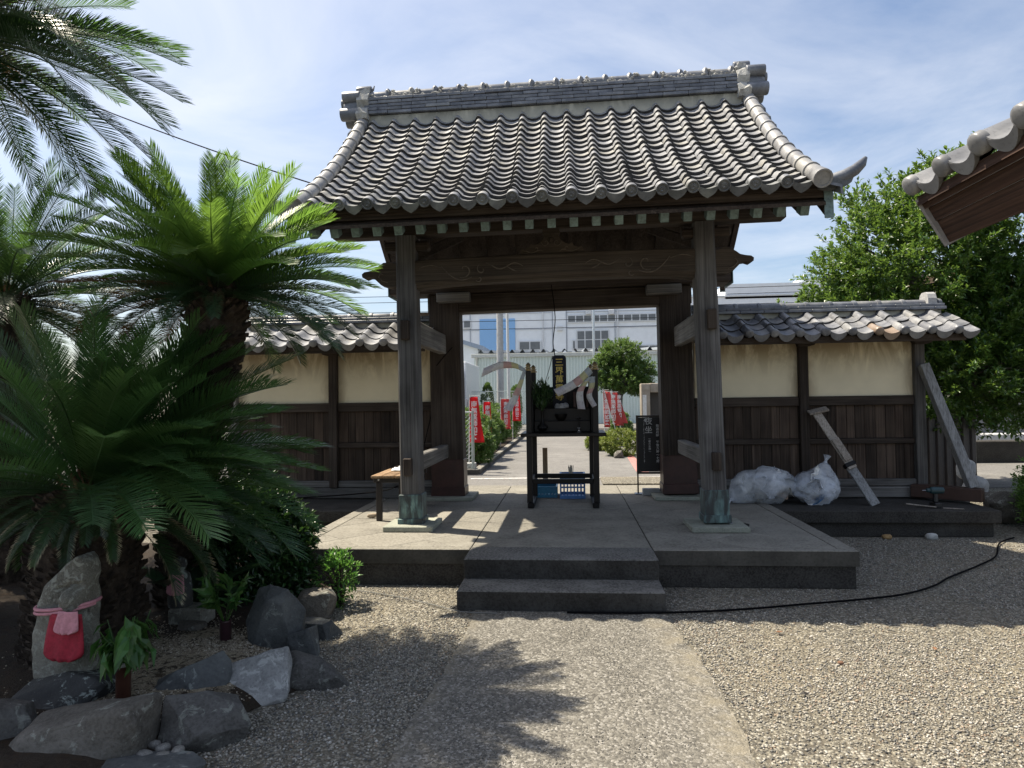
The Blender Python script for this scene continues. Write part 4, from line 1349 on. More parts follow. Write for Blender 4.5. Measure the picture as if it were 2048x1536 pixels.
# slender one leaning out over the bed, its crown in full sun
B = thing('cycad_palm', (-2.75, -2.05, .1), 'slender leaning cycad with a bright green sunlit crown in front of the left wall', 'cycad')
cycad_trunk([(-2.75, -2.05, .05), (-2.72, -2.08, .6), (-2.48, -2.38, 1.2), (-2.17, -2.72, 1.75), (-2.06, -2.82, 2.05), (-2.06, -2.82, 2.27)], [.17, .155, .145, .14, .145, .11], B, 620, 2)
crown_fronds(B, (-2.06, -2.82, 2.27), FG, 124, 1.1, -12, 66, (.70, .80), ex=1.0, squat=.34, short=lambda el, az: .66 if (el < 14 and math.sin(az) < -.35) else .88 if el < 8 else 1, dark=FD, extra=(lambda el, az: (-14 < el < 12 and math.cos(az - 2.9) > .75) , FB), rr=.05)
# low one in the bed, mostly in shade
Dc = thing('cycad_palm', (-2.73, -3.04, .1), 'low spreading cycad with dark fronds and scorched cream tips behind the stone figure', 'cycad')
cycad_trunk([(-2.76, -3.02, .0), (-2.75, -3.02, .3), (-2.73, -3.04, .7), (-2.73, -3.04, 1.06)], [.30, .285, .27, .20], Dc, 480, 5)
crown_fronds(Dc, (-2.73, -3.04, 1.10), FM, 52, 9.3, 8, 64, (.86, 1.10), azr=(-.85, .35), heart=False)
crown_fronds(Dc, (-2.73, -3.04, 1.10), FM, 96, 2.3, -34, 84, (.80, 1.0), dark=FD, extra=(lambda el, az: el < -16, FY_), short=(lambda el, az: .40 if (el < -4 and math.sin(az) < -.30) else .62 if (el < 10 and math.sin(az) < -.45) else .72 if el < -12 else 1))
# one at the left edge
Cc = thing('cycad_palm', (-4.55, -1.55, .1), 'cycad whose arching fronds reach in between the tallest and the low cycad', 'cycad')
cycad_trunk([(-4.55, -1.5, .0), (-4.55, -1.5, .9), (-4.58, -1.55, 1.7), (-4.60, -1.55, 2.48)], [.26, .23, .23, .17], Cc, 420, 7)
crown_fronds(Cc, (-4.60, -1.55, 2.50), FM, 70, 4.0, -22, 80, (.92, 1.06), dark=FD)
# the tallest, its crown hanging into view
A = thing('cycad_palm', (-4.15, -2.6, .1), 'tallest cycad, its drooping fronds dark against the sky', 'cycad')
cycad_trunk([(-4.15, -2.6, .0), (-4.15, -2.6, 1.2), (-4.10, -2.65, 2.4), (-4.0, -2.72, 3.2), (-4.02, -2.75, 4.05)], [.27, .24, .23, .22, .17], A, 560, 8)
crown_fronds(A, (-4.02, -2.75, 4.08), FM, 100, 5.2, -16, 66, (1.06, 1.22), dark=FD, extra=(lambda el, az: 20 < el < 34 and math.cos(az * 3) > .6, FB))
# seedling
Sd = thing('cycad_seedling', (-2.55, -2.30, .12), 'small cycad seedling with a few low fronds beside the pink-bibbed stone figure', 'cycad')
fs_small = frond_set(M['frond_dark'], .62)
for i, (az, el) in enumerate(((.1, 38), (-.5, 30), (.9, 45), (2.2, 50), (3.2, 40), (-1.4, 42), (1.6, 60))):
    o = link('frond', fs_small[2][i % 2], Sd, (-2.55, -2.30, .16)); o.rotation_euler = (0, -rad(el), az)
m_ = MB(); m_.lathe([(.05, .0), (.07, .04), (.05, .09), (.02, .11)], (-2.55, -2.30, .08), 10); m_.build('trunk', M['trunkscale'], Sd, True)

# ------------------------------------------------------------------ planting bed
def m_bed():
    k = NT('bed_soil_and_sand')
    v = k.coords((1, 1, 1))
    a = k.noise(v, 2.6, 6, .6); f = k.noise(v, 120, 3, .6); m2 = k.noise(v, 26, 4, .65)
    col = k.ramp(f, [(.3, (.15, .12, .085)), (.55, (.36, .30, .21)), (.75, (.48, .42, .32))])
    sx_ = k.n('ShaderNodeVectorMath', operation='DISTANCE'); k.l(v, sx_.inputs[0]); sx_.inputs[1].default_value = (-2.0, -3.1, .13)
    ds = k.math('ADD', sx_.outputs['Value'], k.math('MULTIPLY', a, .9))      # pale sand was spread in the middle of the bed
    col = k.mix(k.ramp(ds, [(.85, .05), (1.6, 1.0)]), col, (.034, .026, .019))
    lf_ = k.noise(v, 11, 5, .7); col = k.mix(k.ramp(lf_, [(.54, 0.0), (.60, .85)]), col, (.040, .026, .016))
    col = k.mix(k.ramp(m2, [(.52, 0.0), (.6, .9)]), col, (.025, .018, .013))
    k.set(col, .95, .2); k.bump(k.math('ADD', f, m2), .7, .015)
    return k.m
M['bed'] = m_bed()
NXB, NYB = 44, 44
bv = []
for j in range(NYB + 1):
    y = -4.6 + 4.4 * j / NYB
    ex = float(np.interp(y, [-4.6, -3.9, -3.5, -3.15, -2.8, -2.4, -1.9, -1.5, -1.2, -.2], [-1.7, -1.65, -1.55, -1.35, -1.55, -1.62, -1.8, -1.9, -1.95, -2.36]))
    for i in range(NXB + 1):
        x = -5.6 + (ex + 5.6) * i / NXB
        d = max(0.0, ex - x)
        z = .10 * min(1, d / .35) ** .8 + .03 * min(1, d / 1.2) + .014 * fbm((x * 3, y * 3, 0), 3) * min(1, d / .3)
        bv.append((x, y, z + .003))
bf = [(j * (NXB + 1) + i, j * (NXB + 1) + i + 1, (j + 1) * (NXB + 1) + i + 1, (j + 1) * (NXB + 1) + i) for j in range(NYB) for i in range(NXB)]
tag(link('garden_bed', np_mesh('garden_bed', bv, bf, M['bed'], True)), kind='structure')

# pale grit spread over the middle of the bed
nb_ = 16000
gx = rng.normal(-2.02, .34, nb_); gy = rng.normal(-3.10, .30, nb_)
eb = np.interp(gy, [-4.6, -3.9, -3.5, -3.15, -2.8, -2.4, -1.9, -1.5, -1.2, -.2], [-1.7, -1.65, -1.55, -1.35, -1.55, -1.62, -1.8, -1.9, -1.95, -2.36])
dd_ = eb - gx
okb = (dd_ > .08) & (gx > -3.2)
gz = .10 * np.clip(dd_ / .35, 0, 1) ** .8 + .03 * np.clip(dd_ / 1.2, 0, 1)
def m_grit():
    k = NT('pale_grit'); ge = k.n('ShaderNodeNewGeometry')
    k.set(k.ramp(ge.outputs['Random Per Island'], [(0, (.10, .08, .06)), (.4, (.30, .25, .18)), (.8, (.44, .38, .29)), (1, (.6, .55, .46))]), .8, .3)
    return k.m
tag(link('bed_grit', pebble_field('bed_grit', np.stack([gx, gy, gz], 1)[okb], .003, .008, .25, m_grit())), 'pale grit strewn over the soil of the planted bed', 'grit', kind='stuff')

# border stones
RK = {
 'dark': m_stone('dark_river_rock', (.043, .041, .038), (.084, .080, .075), (.15, .145, .136), 5, .75, .6, speck=.3, lichen=(.22, .23, .20)),
 'blue': m_stone('blue_green_schist', (.046, .049, .050), (.082, .087, .088), (.15, .157, .155), 4, .7, .6, speck=.2, lichen=(.26, .28, .26)),
 'brown': m_stone('brown_grey_rock', (.06, .053, .044), (.11, .10, .085), (.19, .175, .155), 5, .8, .7, speck=.3, lichen=(.30, .31, .27)),
 'white': m_stone('mottled_white_rock', (.09, .09, .088), (.22, .22, .215), (.38, .38, .365), 5, .75, .5, speck=.25, lichen=(.46, .46, .44), lt=.52),
}
put_boulder((-2.50, -3.98, .09), (.20, .17, .19), RK['dark'], 1.0, 'dark lichen-spotted boulder before the figure with the red bib')
put_boulder((-2.03, -3.93, .09), (.35, .20, .19), RK['brown'], 2.2, 'long brown-grey rounded boulder in the bed border', rot=(0, -.22, .15))
put_boulder((-1.64, -3.74, .06), (.22, .19, .14), RK['dark'], 3.1, 'squat dark boulder with a flat sloping top beside the mottled white one', rot=(.1, .15, .5))
put_boulder((-1.88, -3.40, .08), (.21, .12, .15), RK['blue'], 4.4, 'smooth blue-grey wedge of rock behind the squat dark boulder', rot=(.1, -.25, .2))
put_boulder((-1.57, -3.30, .08), (.21, .14, .15), RK['white'], 5.2, 'mottled white and grey boulder in the bed border', rot=(0, -.2, .3))
put_boulder((-1.34, -3.08, .05), (.23, .17, .10), RK['dark'], 6.6, 'low flat dark boulder at the outer corner of the bed', rot=(0, .05, .1))
put_boulder((-1.72, -2.74, .18), (.18, .10, .25), RK['blue'], 7.5, 'upright blue-grey slab of rock with vertical ribs', rot=(.08, .05, .25))
put_boulder((-1.55, -2.74, .08), (.10, .09, .14), RK['blue'], 8.3, 'narrow rock leaning on the upright ribbed slab', rot=(.1, -.2, .1))
put_boulder((-1.75, -2.02, .08), (.15, .13, .12), RK['brown'], 9.1, 'brown boulder under the edge of the round shrub')
put_boulder((-1.60, -2.40, .04), (.16, .12, .08), RK['blue'], 10.4, 'low blue-grey rock between the brown boulder and the ribbed slab')
put_boulder((-1.72, -4.10, .02), (.30, .16, .07), RK['blue'], 11.7, 'flat blue-grey slab lying in front of the brown-grey boulder')
put_boulder((-2.36, -2.62, .10), (.12, .08, .07), RK['brown'], 12.9, 'small rock under the block of the pink-bibbed figure')
M['cobble'] = m_stone('round_cobble', (.12, .115, .105), (.22, .21, .19), (.34, .33, .30), 9, .7, .25)
pebs = [(-1.78, -3.60, .035), (-1.70, -3.56, .03), (-1.75, -3.66, .04), (-1.66, -3.52, .032), (-1.82, -3.54, .028), (-1.61, -3.56, .025), (-1.80, -3.98, .030), (-1.74, -4.00, .036), (-1.70, -3.93, .030), (-1.88, -4.06, .026), (-1.66, -4.0, .032), (-1.62, -3.95, .03), (-1.76, -3.90, .028), (-1.56, -3.98, .022)]
cob = [rock_mesh('cobble', (1.2, .95, .75), M['cobble'], 30 + k, 2, .1) for k in range(3)]
for i, (x, y, r) in enumerate(pebs):
    o = link('cobble', cob[i % 3], None, (x, y, .035 + r * .5), (0, 0, i * 1.3)); o.scale = (r, r, r)
    back = i < 6
    tag(o, 'smooth round cobble wedged between the blue-grey wedge and the squat dark boulder' if back else 'smooth round cobble wedged between the brown-grey boulder and the flat slab', 'cobble', 'cobbles behind the squat boulder' if back else 'cobbles at the foot of the brown-grey boulder')

# ------------------------------------------------------------------ shrubs and trees
M['camellia'] = m_leaf('glossy_shrub_leaf', (.010, .030, .010), (.035, .085, .020), .18, .28, .2, .02, True, None, (.10, .22, .04))
def shrub(name, c, r, nt, per, ln, wd, mat, label, cat, seed, group=None, shoot=.12, stem=True, shell=.5, lump=.3, zfloor=.02):
    root = thing(name, (c[0], c[1], 0), label, cat, group)
    tp, td = crown_points(nt, c, r, seed, lump, shell, zfloor=zfloor)
    P, Dd, Nn, L_, W_ = twig_leaves(tp, td, per, shoot, ln, wd)
    link('foliage', leaf_mesh('foliage', P, Dd, Nn, L_, W_, mat), root, (0, 0, 0))
    if stem:
        m_ = MB(); r_ = random.Random(int(seed * 10))
        for k in range(7):
            q = tp[r_.randrange(len(tp))]
            b0 = Vector((c[0] + r_.uniform(-.05, .05), c[1] + r_.uniform(-.05, .05), 0 if c[2] < 1.0 else .2))
            m_.tube([b0, b0.lerp(Vector(q), .5) + Vector((0, 0, .08)), Vector(q)], [.02, .013, .004], 6)
        m_.build('stem', M['trunkscale'], root)
    return root
shrub('camellia_shrub', (-2.36, -1.75, .42), (.44, .40, .46), 2400, 9, .055, .52, M['camellia'], 'round dark glossy shrub at the corner of the gate platform', 'shrub', 3.3)
shrub('leafy_plant', (-1.70, -1.75, .22), (.12, .12, .2), 70, 8, .05, .42, m_leaf('fresh_leaf', (.05, .14, .02), (.11, .24, .04), .35, .4, .2, .02, True), 'pale green leafy sprig at the foot of the round glossy shrub', 'plant', 4.1, shoot=.06)

M['treeleaf'] = m_leaf('broadleaf_tree_leaf', (.022, .060, .012), (.075, .150, .030), .36, .36, .25, .02, True, None, (.30, .46, .07))
M['bark'] = m_stone('grey_bark', (.05, .042, .035), (.10, .088, .075), (.18, .165, .145), 12, .9, .8)
def tree(name, base, trunk_pts, trunk_r, lobes, mat, label, seed, ln, wd, per, shoot, group=None):
    root = thing(name, base, label, 'tree', group)
    m_ = MB(); r_ = random.Random(int(seed * 13))
    m_.tube(trunk_pts, trunk_r, 10)
    allP = []; 
    for (c, r, nt) in lobes:
        tp, td = crown_points(nt, c, r, seed + c[0], .34, .42)
        allP.append((tp, td))
        top = Vector(trunk_pts[-1]); k0 = max(0, len(trunk_pts) - 2)
        st = Vector(trunk_pts[k0]).lerp(top, r_.random())
        mid = st.lerp(Vector(c), .5) + Vector((r_.uniform(-.1, .1), r_.uniform(-.1, .1), .1))
        m_.tube([st, mid, c], [trunk_r[-1] * .9, trunk_r[-1] * .6, trunk_r[-1] * .3], 7)
        for k in range(12):
            q = Vector(tp[r_.randrange(len(tp))])
            m_.tube([Vector(c).lerp(mid, r_.random() * .6), Vector(c).lerp(q, .6) + Vector((0, 0, .05)), q], [trunk_r[-1] * .28, trunk_r[-1] * .16, .006], 5)
    m_.build('trunk', M['bark'], root, True)
    tp = np.concatenate([a for a, b_ in allP]); td = np.concatenate([b_ for a, b_ in allP])
    P, Dd, Nn, L_, W_ = twig_leaves(tp, td, per, shoot, ln, wd)
    link('crown', leaf_mesh('crown', P, Dd, Nn, L_, W_, mat), root, (0, 0, 0))
    return root
tree('broadleaf_tree', (6.1, 4.0, .2), [(6.1, 4.0, .15), (6.05, 4.0, 1.0), (6.1, 4.0, 1.9), (6.0, 3.95, 2.6)], [.17, .14, .12, .10],
     [((5.2, 3.7, 3.3), (1.35, 1.2, 1.25), 1150), ((6.4, 3.9, 3.7), (1.6, 1.3, 1.6), 1350), ((4.6, 4.0, 2.6), (1.05, .95, .85), 620), ((6.6, 3.3, 2.2), (1.5, 1.0, 1.1), 1100), ((7.9, 4.0, 2.6), (1.4, 1.2, 1.7), 850), ((5.55, 3.0, 1.75), (.75, .7, .65), 480), ((6.0, 3.9, 4.55), (.8, .8, .55), 300)],
     M['treeleaf'], 'large broadleaf tree with sunlit sprays behind the free end of the right wall', 2.7, .085, .44, 24, .26)
shrub('green_shrub', (5.45, 1.05, .42), (.36, .36, .46), 1100, 9, .05, .48, m_leaf('light_shrub_leaf', (.06, .13, .02), (.13, .23, .05), .36, .4, .2, .02, True), 'light green shrub past the end of the right wall footing', 'shrub', 8.3)
# ------------------------------------------------------------------ lettering
def text_mesh(body, size, mat, name='lettering', spacing=1.0, bold=0.0):
    c = bpy.data.curves.new('txt', 'FONT'); c.body = body; c.size = size; c.align_x = 'CENTER'; c.align_y = 'CENTER'
    c.space_line = spacing; c.offset = bold; c.extrude = .0012; c.resolution_u = 3
    o = bpy.data.objects.new('txt', c); COL.objects.link(o)
    dg = bpy.context.evaluated_depsgraph_get()
    me = bpy.data.meshes.new_from_object(o.evaluated_get(dg))
    bpy.data.objects.remove(o); bpy.data.curves.remove(c)
    me.materials.clear(); me.materials.append(mat); me.name = name
    return me
def vtext(s): return '\n'.join(s)
def letter(body, size, mat, loc, parent, spacing=1.0, bold=0.0, name='lettering', rotz=0.0):
    """vertical writing on a face that looks towards -Y"""
    o = link(name, text_mesh(vtext(body), size, mat, name, spacing, bold), parent, loc, (rad(90), 0, rotz))
    return o
M['gold'] = m_plain('gold_leaf', (.75, .58, .14), .5, .15, nz=.1)
M['whiteink'] = m_plain('white_ink', (.78, .78, .78), .6)
M['lacquer'] = m_plain('black_lacquer', (.008, .007, .007), .45, nz=.15, spec=.25)
M['lacquer2'] = m_plain('brown_black_lacquer', (.014, .011, .010), .45, nz=.15, spec=.3)
M['navy'] = m_plain('navy_lacquer', (.008, .011, .026), .4, spec=.2)
M['brass'] = m_plain('brass', (.42, .34, .20), .35, .8)

# ------------------------------------------------------------------ altar stand in the gateway
sh = thing('altar_stand', (0, 1.25, PZ), 'black lacquered altar stand with four posts standing in the gateway', 'altar')
ZP = PZ + .0
for (x, y, z1) in ((-.375, 1.00, 1.885), (.395, 1.00, 1.885), (-.345, 1.56, 1.885), (.365, 1.56, 1.885)):
    m_ = MB(); m_.box((x, y, (ZP + .04 + z1) / 2), (.064, .06, z1 - ZP - .04), ch=.006); p = m_.build('post', M['lacquer2'], sh)
    m_ = MB(); m_.lathe([(.046, 0), (.048, .012), (.034, .018), (.030, .028), (.040, .034), (.040, .040), (.022, .046), (.028, .056), (.032, .066), (.022, .080), (.004, .096)], (x, y, z1), 14); m_.build('brass_finial', M['brass'], p, True)
for x in (-.375, .395):
    xs_ = x + (.015 if x < 0 else -.015)
    m_ = MB(); m_.box((xs_, 1.28, ZP + .03), (.075, .78, .058), ch=.008); m_.build('runner_foot', M['lacquer'], sh)
for y, z in ((1.0, .60), (1.56, .60)):
    m_ = MB(); m_.box((.01, y, z), (.70, .045, .055), ch=.005); m_.build('stretcher', M['lacquer'], sh)
for x in (-.36, .38):
    m_ = MB(); m_.box((x, 1.28, .60), (.045, .50, .055), ch=.005); m_.build('stretcher', M['lacquer'], sh)
m_ = MB(); m_.box((.02, 1.26, 1.140), (.98, .72, .040), ch=.006); m_.build('shelf', M['lacquer2'], sh)
m_ = MB(); m_.box((.01, 1.57, 1.432), (.66, .03, .54), ch=.004); m_.build('back_panel', M['lacquer'], sh)
for sx in (-1, 1):
    m_ = MB(); m_.box((.01 + sx * .345, 1.28, 1.432), (.02, .50, .54), ch=.004); m_.build('side_panel', M['lacquer'], sh)
for i, (y0, z1) in enumerate(((1.14, 1.29), (1.24, 1.44))):
    m_ = MB(); m_.box((.01, (y0 + 1.55) / 2, (1.165 + z1) / 2), (.66, 1.55 - y0, z1 - 1.165 - i * .002), ch=.004); m_.build('tier', M['lacquer2'], sh)
for x in (.16, .21, .26, .31):
    m_ = MB(); m_.box((x, 1.30, 1.54), (.03, .03, .19), ch=.004); m_.build('panel_slat', m_plain('dark_red_lacquer', (.05, .012, .010), .4) if 'dr' not in M else M['dr'], sh)

tb = thing('memorial_tablet', (-.02, 1.45, 1.45), 'tall navy tablet with gold characters standing on the altar', 'tablet')
m_ = MB(); out = [(-.085, 1.46), (.085, 1.46), (.085, 2.05), (.076, 2.075), (.055, 2.088), (-.055, 2.088), (-.076, 2.075), (-.085, 2.05)]
m_.prism(out, .03, lambda u, v, w: (-.02 + u, 1.44 + w, v)); m_.build('board', M['navy'], tb)
letter('三界萬靈等', .105, M['gold'], (-.02, 1.436, 1.785), tb, 1.0, .0012)

# streamers of printed paper tied to the posts
def m_streamer():
    k = NT('printed_paper_streamer')
    at = k.n('ShaderNodeAttribute', attribute_name='t')
    col = k.ramp(at.outputs['Fac'], [(0, (.60, .65, .68)), (.22, (.74, .72, .48)), (.40, (.74, .54, .51)), (.58, (.82, .82, .82)), (.80, (.74, .72, .76))], 'CONSTANT')
    v = k.coords((1, 1, 1)); pr = k.noise(v, 60, 3)
    col = k.mix(k.ramp(pr, [(.58, 0.0), (.66, .35)]), col, (.2, .2, .22))
    k.set(col, .7, .2)
    tr = k.n('ShaderNodeBsdfTranslucent'); k.l(col, tr.inputs['Color'])
    ms = k.n('ShaderNodeMixShader'); ms.inputs[0].default_value = .45
    k.l(k.p.outputs[0], ms.inputs[1]); k.l(tr.outputs[0], ms.inputs[2]); k.l(ms.outputs[0], k.out.inputs['Surface'])
    return k.m
M['streamer'] = m_streamer()
def streamer(ctrl, w0, w1, label, twist=0.0, plain=None):
    """ribbon through control points (x,y,z, width direction angle in xz)"""
    P = [Vector(c[:3]) for c in ctrl]; n_ = 24
    V, F, T = [], [], []
    for i in range(n_ + 1):
        t = i / n_ * (len(P) - 1); k = min(len(P) - 2, int(t)); a = t - k
        p0, p1, p2, p3 = P[max(0, k - 1)], P[k], P[k + 1], P[min(len(P) - 1, k + 2)]
        c = .5 * ((2 * p1) + (p2 - p0) * a + (2 * p0 - 5 * p1 + 4 * p2 - p3) * a * a + (3 * p1 - p0 - 3 * p2 + p3) * a ** 3)
        an = ctrl[k][3] * (1 - a) + ctrl[k + 1][3] * a
        wd = (w0 + (w1 - w0) * i / n_)
        d = Vector((math.cos(an), .25 * math.sin(an * 2 + i * .2), math.sin(an)))
        for s_ in (-.5, 0, .5):
            V.append(c + d * wd * s_ + Vector((0, -.006 * (1 - 4 * s_ * s_), 0))); T.append(i / n_)
        if i:
            o = (i - 1) * 3
            F += [(o, o + 1, o + 4, o + 3), (o + 1, o + 2, o + 5, o + 4)]
    c0 = sum(V, Vector()) / len(V)
    me = bpy.data.meshes.new('paper_streamer'); me.from_pydata([tuple(v - c0) for v in V], [], F); me.update()
    me.polygons.foreach_set('use_smooth', [True] * len(F))
    me.materials.append(M['streamer'])
    at = me.attributes.new('t', 'FLOAT', 'POINT'); at.data.foreach_set('value', T)
    o = link('paper_streamer', me, None, c0)
    sm = o.modifiers.new('thickness', 'SOLIDIFY'); sm.thickness = .0008
    return tag(o, label, 'streamer', None)
V90 = rad(90)
streamer([(-.41, .97, 1.885, V90), (-.53, .93, 1.945, V90 + .15), (-.70, .90, 1.945, V90 - .1), (-.90, .90, 1.865, V90 - .25)], .05, .105, 'pale printed streamer blowing straight out sideways from the altar post')
streamer([(-.415, .95, 1.885, .35), (-.47, .93, 1.72, .1), (-.535, .92, 1.56, -.2), (-.62, .92, 1.43, -.35)], .04, .10, 'printed streamer hanging at a slant below the sideways one')
streamer([(.345, .95, 1.885, 2.2), (.26, .92, 1.80, 2.2), (.12, .90, 1.70, 2.15), (-.055, .90, 1.62, 2.15)], .09, .095, 'broad printed streamer blowing across the front of the navy tablet')
streamer([(.34, .93, 1.80, .2), (.265, .92, 1.715, .05), (.215, .92, 1.60, .1), (.235, .93, 1.43, -.05)], .06, .088, 'white-ended streamer hanging almost straight down over the altar')
streamer([(.36, .94, 1.80, .1), (.355, .94, 1.69, .15), (.325, .94, 1.58, .3), (.385, .94, 1.46, .5)], .07, .06, 'curled greyish streamer hanging next to the altar post')

# things on the altar
def vase_flowers():
    v = thing('flower_vase', (-.22, 1.05, 1.16), 'slender black vase holding an upright spray of dark leaves', 'vase')
    m_ = MB(); m_.lathe([(.045, 0), (.05, .01), (.03, .022), (.062, .055), (.058, .075), (.022, .11), (.016, .15), (.018, .22), (.028, .255), (.022, .257)], (-.22, 1.05, 1.16), 18); m_.build('body', M['lacquer'], v, True)
    tp, td = crown_points(120, (-.22, 1.05, 1.56), (.12, .10, .16), 2.0, .3, .2)
    td = unit(td * .35 + np.array([0, 0, 1.0]))
    P, Dd, Nn, L_, W_ = twig_leaves(tp, td, 7, .08, .06, .22, .45, .5)
    link('leaves', leaf_mesh('leaves', P, Dd, Nn, L_, W_, M['camellia']), v, (0, 0, 0))
    m_ = MB()
    r_ = random.Random(4)
    for k in range(9): m_.tube([(-.22, 1.05, 1.39), (-.22 + r_.uniform(-.09, .09), 1.05 + r_.uniform(-.06, .06), 1.62 + r_.uniform(0, .13))], [.004, .002], 5)
    m_.build('stem', M['camellia'], v)
vase_flowers()
m_ = MB(); m_.lathe([(.03, 0), (.035, .01), (.055, .03), (.068, .06), (.072, .085), (.064, .085), (.05, .05)], (-.005, 1.19, 1.29), 20)
tag(m_.build('incense_bowl', M['lacquer'], None, True), 'rounded black bowl on the middle tier of the altar', 'bowl')
ck = thing('candlestick', (.20, 1.03, 1.16), 'small dark candlestick with a shiny foot at the front of the altar', 'candlestick')
m_ = MB(); m_.lathe([(.030, 0), (.032, .008), (.016, .018), (.014, .03), (.020, .045), (.012, .06)], (.20, 1.03, 1.16), 14); m_.build('foot', m_plain('dull_silver', (.35, .35, .36), .25, .9), ck, True)
m_ = MB(); m_.lathe([(.009, 0), (.008, .09), (.026, .10), (.028, .108), (.006, .112), (.003, .135)], (.20, 1.03, 1.22), 12); m_.build('stem', M['lacquer'], ck, True)
m_ = MB(); m_.lathe([(.035, 0), (.04, .006), (.03, .018), (.005, .024)], (.06, 1.0, 1.16), 14)
tag(m_.build('small_dish', M['lacquer'], None, True), 'low black dish between the bowl and the candlestick on the altar shelf', 'dish')
m_ = MB()
for i, (x, z, r) in enumerate(((0, 0, .05), (.045, .008, .04), (-.05, .0, .035))):
    m_.lathe([(r, 0), (r * 1.05, .02), (r * .7, .05), (.006, .06)], (.005 + x, 1.28 + .01 * i, 1.44 + z), 10)
tag(m_.build('folded_cloth', m_plain('white_folded_cloth', (.42, .43, .46), .8), None, True), 'crumpled white cloth on the upper tier of the altar', 'cloth')

# below the altar: baskets, a slat, a bundle
M['bluecrate'] = m_plain('blue_plastic', (.085, .22, .50), .4)
M['tealcrate'] = m_plain('teal_plastic', (.035, .20, .33), .4)
def crate(name, x0, x1, y0, y1, h, mat, label, handles=True):
    c = thing(name, ((x0 + x1) / 2, (y0 + y1) / 2, PZ), label, 'basket')
    z0 = PZ; t = .008
    cx, cy = (x0 + x1) / 2, (y0 + y1) / 2
    m_ = MB(); m_.box((cx, cy, z0 + .006), (x1 - x0 - .02, y1 - y0 - .02, .012)); m_.build('bottom', mat, c)
    # walls as open lattice: posts and bands
    m_ = MB()
    for (a, b_) in (((x0, y0), (x1, y0)), ((x1, y0), (x1, y1)), ((x1, y1), (x0, y1)), ((x0, y1), (x0, y0))):
        a = Vector((*a, 0)); b_ = Vector((*b_, 0)); n_ = 7
        for k in range(n_):
            p = a.lerp(b_, (k + .0) / n_)
            m_.box((p.x, p.y, z0 + h / 2), (.016, .016, h))
        for zz, hh in ((.02, .04), (h * .5, .02), (h - .03, .06)):
            q = (a + b_) / 2; d = (b_ - a)
            m_.box((q.x, q.y, z0 + zz), (abs(d.x) + t, abs(d.y) + t, hh))
    m_.build('lattice_side', mat, c)
    m_ = MB()
    for s_ in (-1, 1):
        m_.box((cx, cy + s_ * (y1 - y0) / 2, z0 + h), (x1 - x0 + .03, .022, .02), ch=.004); m_.box((cx + s_ * (x1 - x0) / 2, cy, z0 + h + .001), (.022, y1 - y0 + .03, .02), ch=.004)
    m_.build('rim', mat, c)
    if handles:
        for s_ in (-1, 1):
            xx = cx + s_ * (x1 - x0) / 2
            m_ = MB(); m_.tube([(xx, cy - .07, z0 + h), (xx + s_ * .04, cy - .06, z0 + h - .02), (xx + s_ * .045, cy + .06, z0 + h - .02), (xx, cy + .07, z0 + h)], .007, 6); m_.build('handle', mat, c, True)
    return c
crate('plastic_basket', -.03, .27, 1.62, 1.98, .285, M['bluecrate'], 'sky blue lattice basket under the altar stand')
crate('plastic_basket', -.36, -.08, 1.72, 2.1, .13, M['tealcrate'], 'low teal basket beside the sky blue one under the altar', False)
m_ = MB()
r_ = random.Random(6)
for k in range(22):
    a = r_.uniform(0, 6.28); q = r_.uniform(0, .022)
    m_.tube([(.105 + q * math.cos(a), 1.78 + q * math.sin(a), PZ + .2), (.105 + 2.1 * q * math.cos(a), 1.78 + 2 * q * math.sin(a), PZ + .385 + r_.uniform(-.02, .02))], .0035, 5)
o = m_.build('stick_bundle', m_plain('pale_sticks', (.50, .46, .38), .8)); tag(o, 'bundle of pale sticks standing in the sky blue basket', 'sticks')
m_ = MB(); m_.beam((-.235, 2.16, PZ), (-.235, 2.125, PZ + .60), .065, .018, up=(0, 1, 0), ch=.002); o = m_.build('wooden_slat', m_wood('raw_pine', (.30, .20, .11), (.42, .29, .17), (.50, .37, .24), 'z')); tag(o, 'plain wooden slat standing upright behind the teal basket', 'slat')

# ------------------------------------------------------------------ notice board
sg = thing('notice_board', (1.13, 2.02, PZ), 'black notice board with white vertical writing beside the right main post', 'sign')
Mb = m_plain('black_board', (.010, .010, .012), .45)
m_ = MB(); m_.box((1.135, 2.03, .945), (.31, .012, .70), ch=.002); m_.build('panel', Mb, sg)
fr = MB()
fr.box((.968, 2.022, .945), (.026, .03, .76), ch=.003); fr.box((1.302, 2.022, .945), (.026, .03, .76), ch=.003)
fr.box((1.135, 2.022, 1.311), (.308, .03, .026), ch=.003); fr.box((1.135, 2.022, .579), (.308, .03, .026), ch=.003)
fr.build('frame', m_plain('dark_brown_frame', (.032, .022, .016), .4), sg)
for x in (.968, 1.302):
    m_ = MB(); m_.box((x, 2.03, (PZ + .566) / 2 + .004), (.018, .018, .566 - PZ - .012)); m_.build('leg', M['lacquer'], sg)
m_ = MB(); m_.box((1.135, 2.03, PZ + .006), (.42, .14, .010), ch=.002); m_.build('base_plate', m_plain('steel_plate', (.20, .23, .27), .4, .6), sg)
letter('夜坐', .100, M['whiteink'], (1.115, 2.022, 1.185), sg, 1.12, .0006)
letter('毎週月曜　午後六時～七時', .041, M['whiteink'], (1.228, 2.022, .955), sg, 1.02, .0004)
letter('～夜の坐禅～', .032, M['whiteink'], (1.125, 2.022, .935), sg, 1.0, .0003)
m_ = MB(); r_ = random.Random(8)
for k in range(34):      # a column of print too small to read
    z = 1.255 - k * .0165
    m_.box((1.055 + r_.uniform(-.003, .003), 2.0225, z), (r_.uniform(.006, .012), .001, r_.uniform(.002, .010)))
m_.build('fine_print', M['whiteink'], sg)
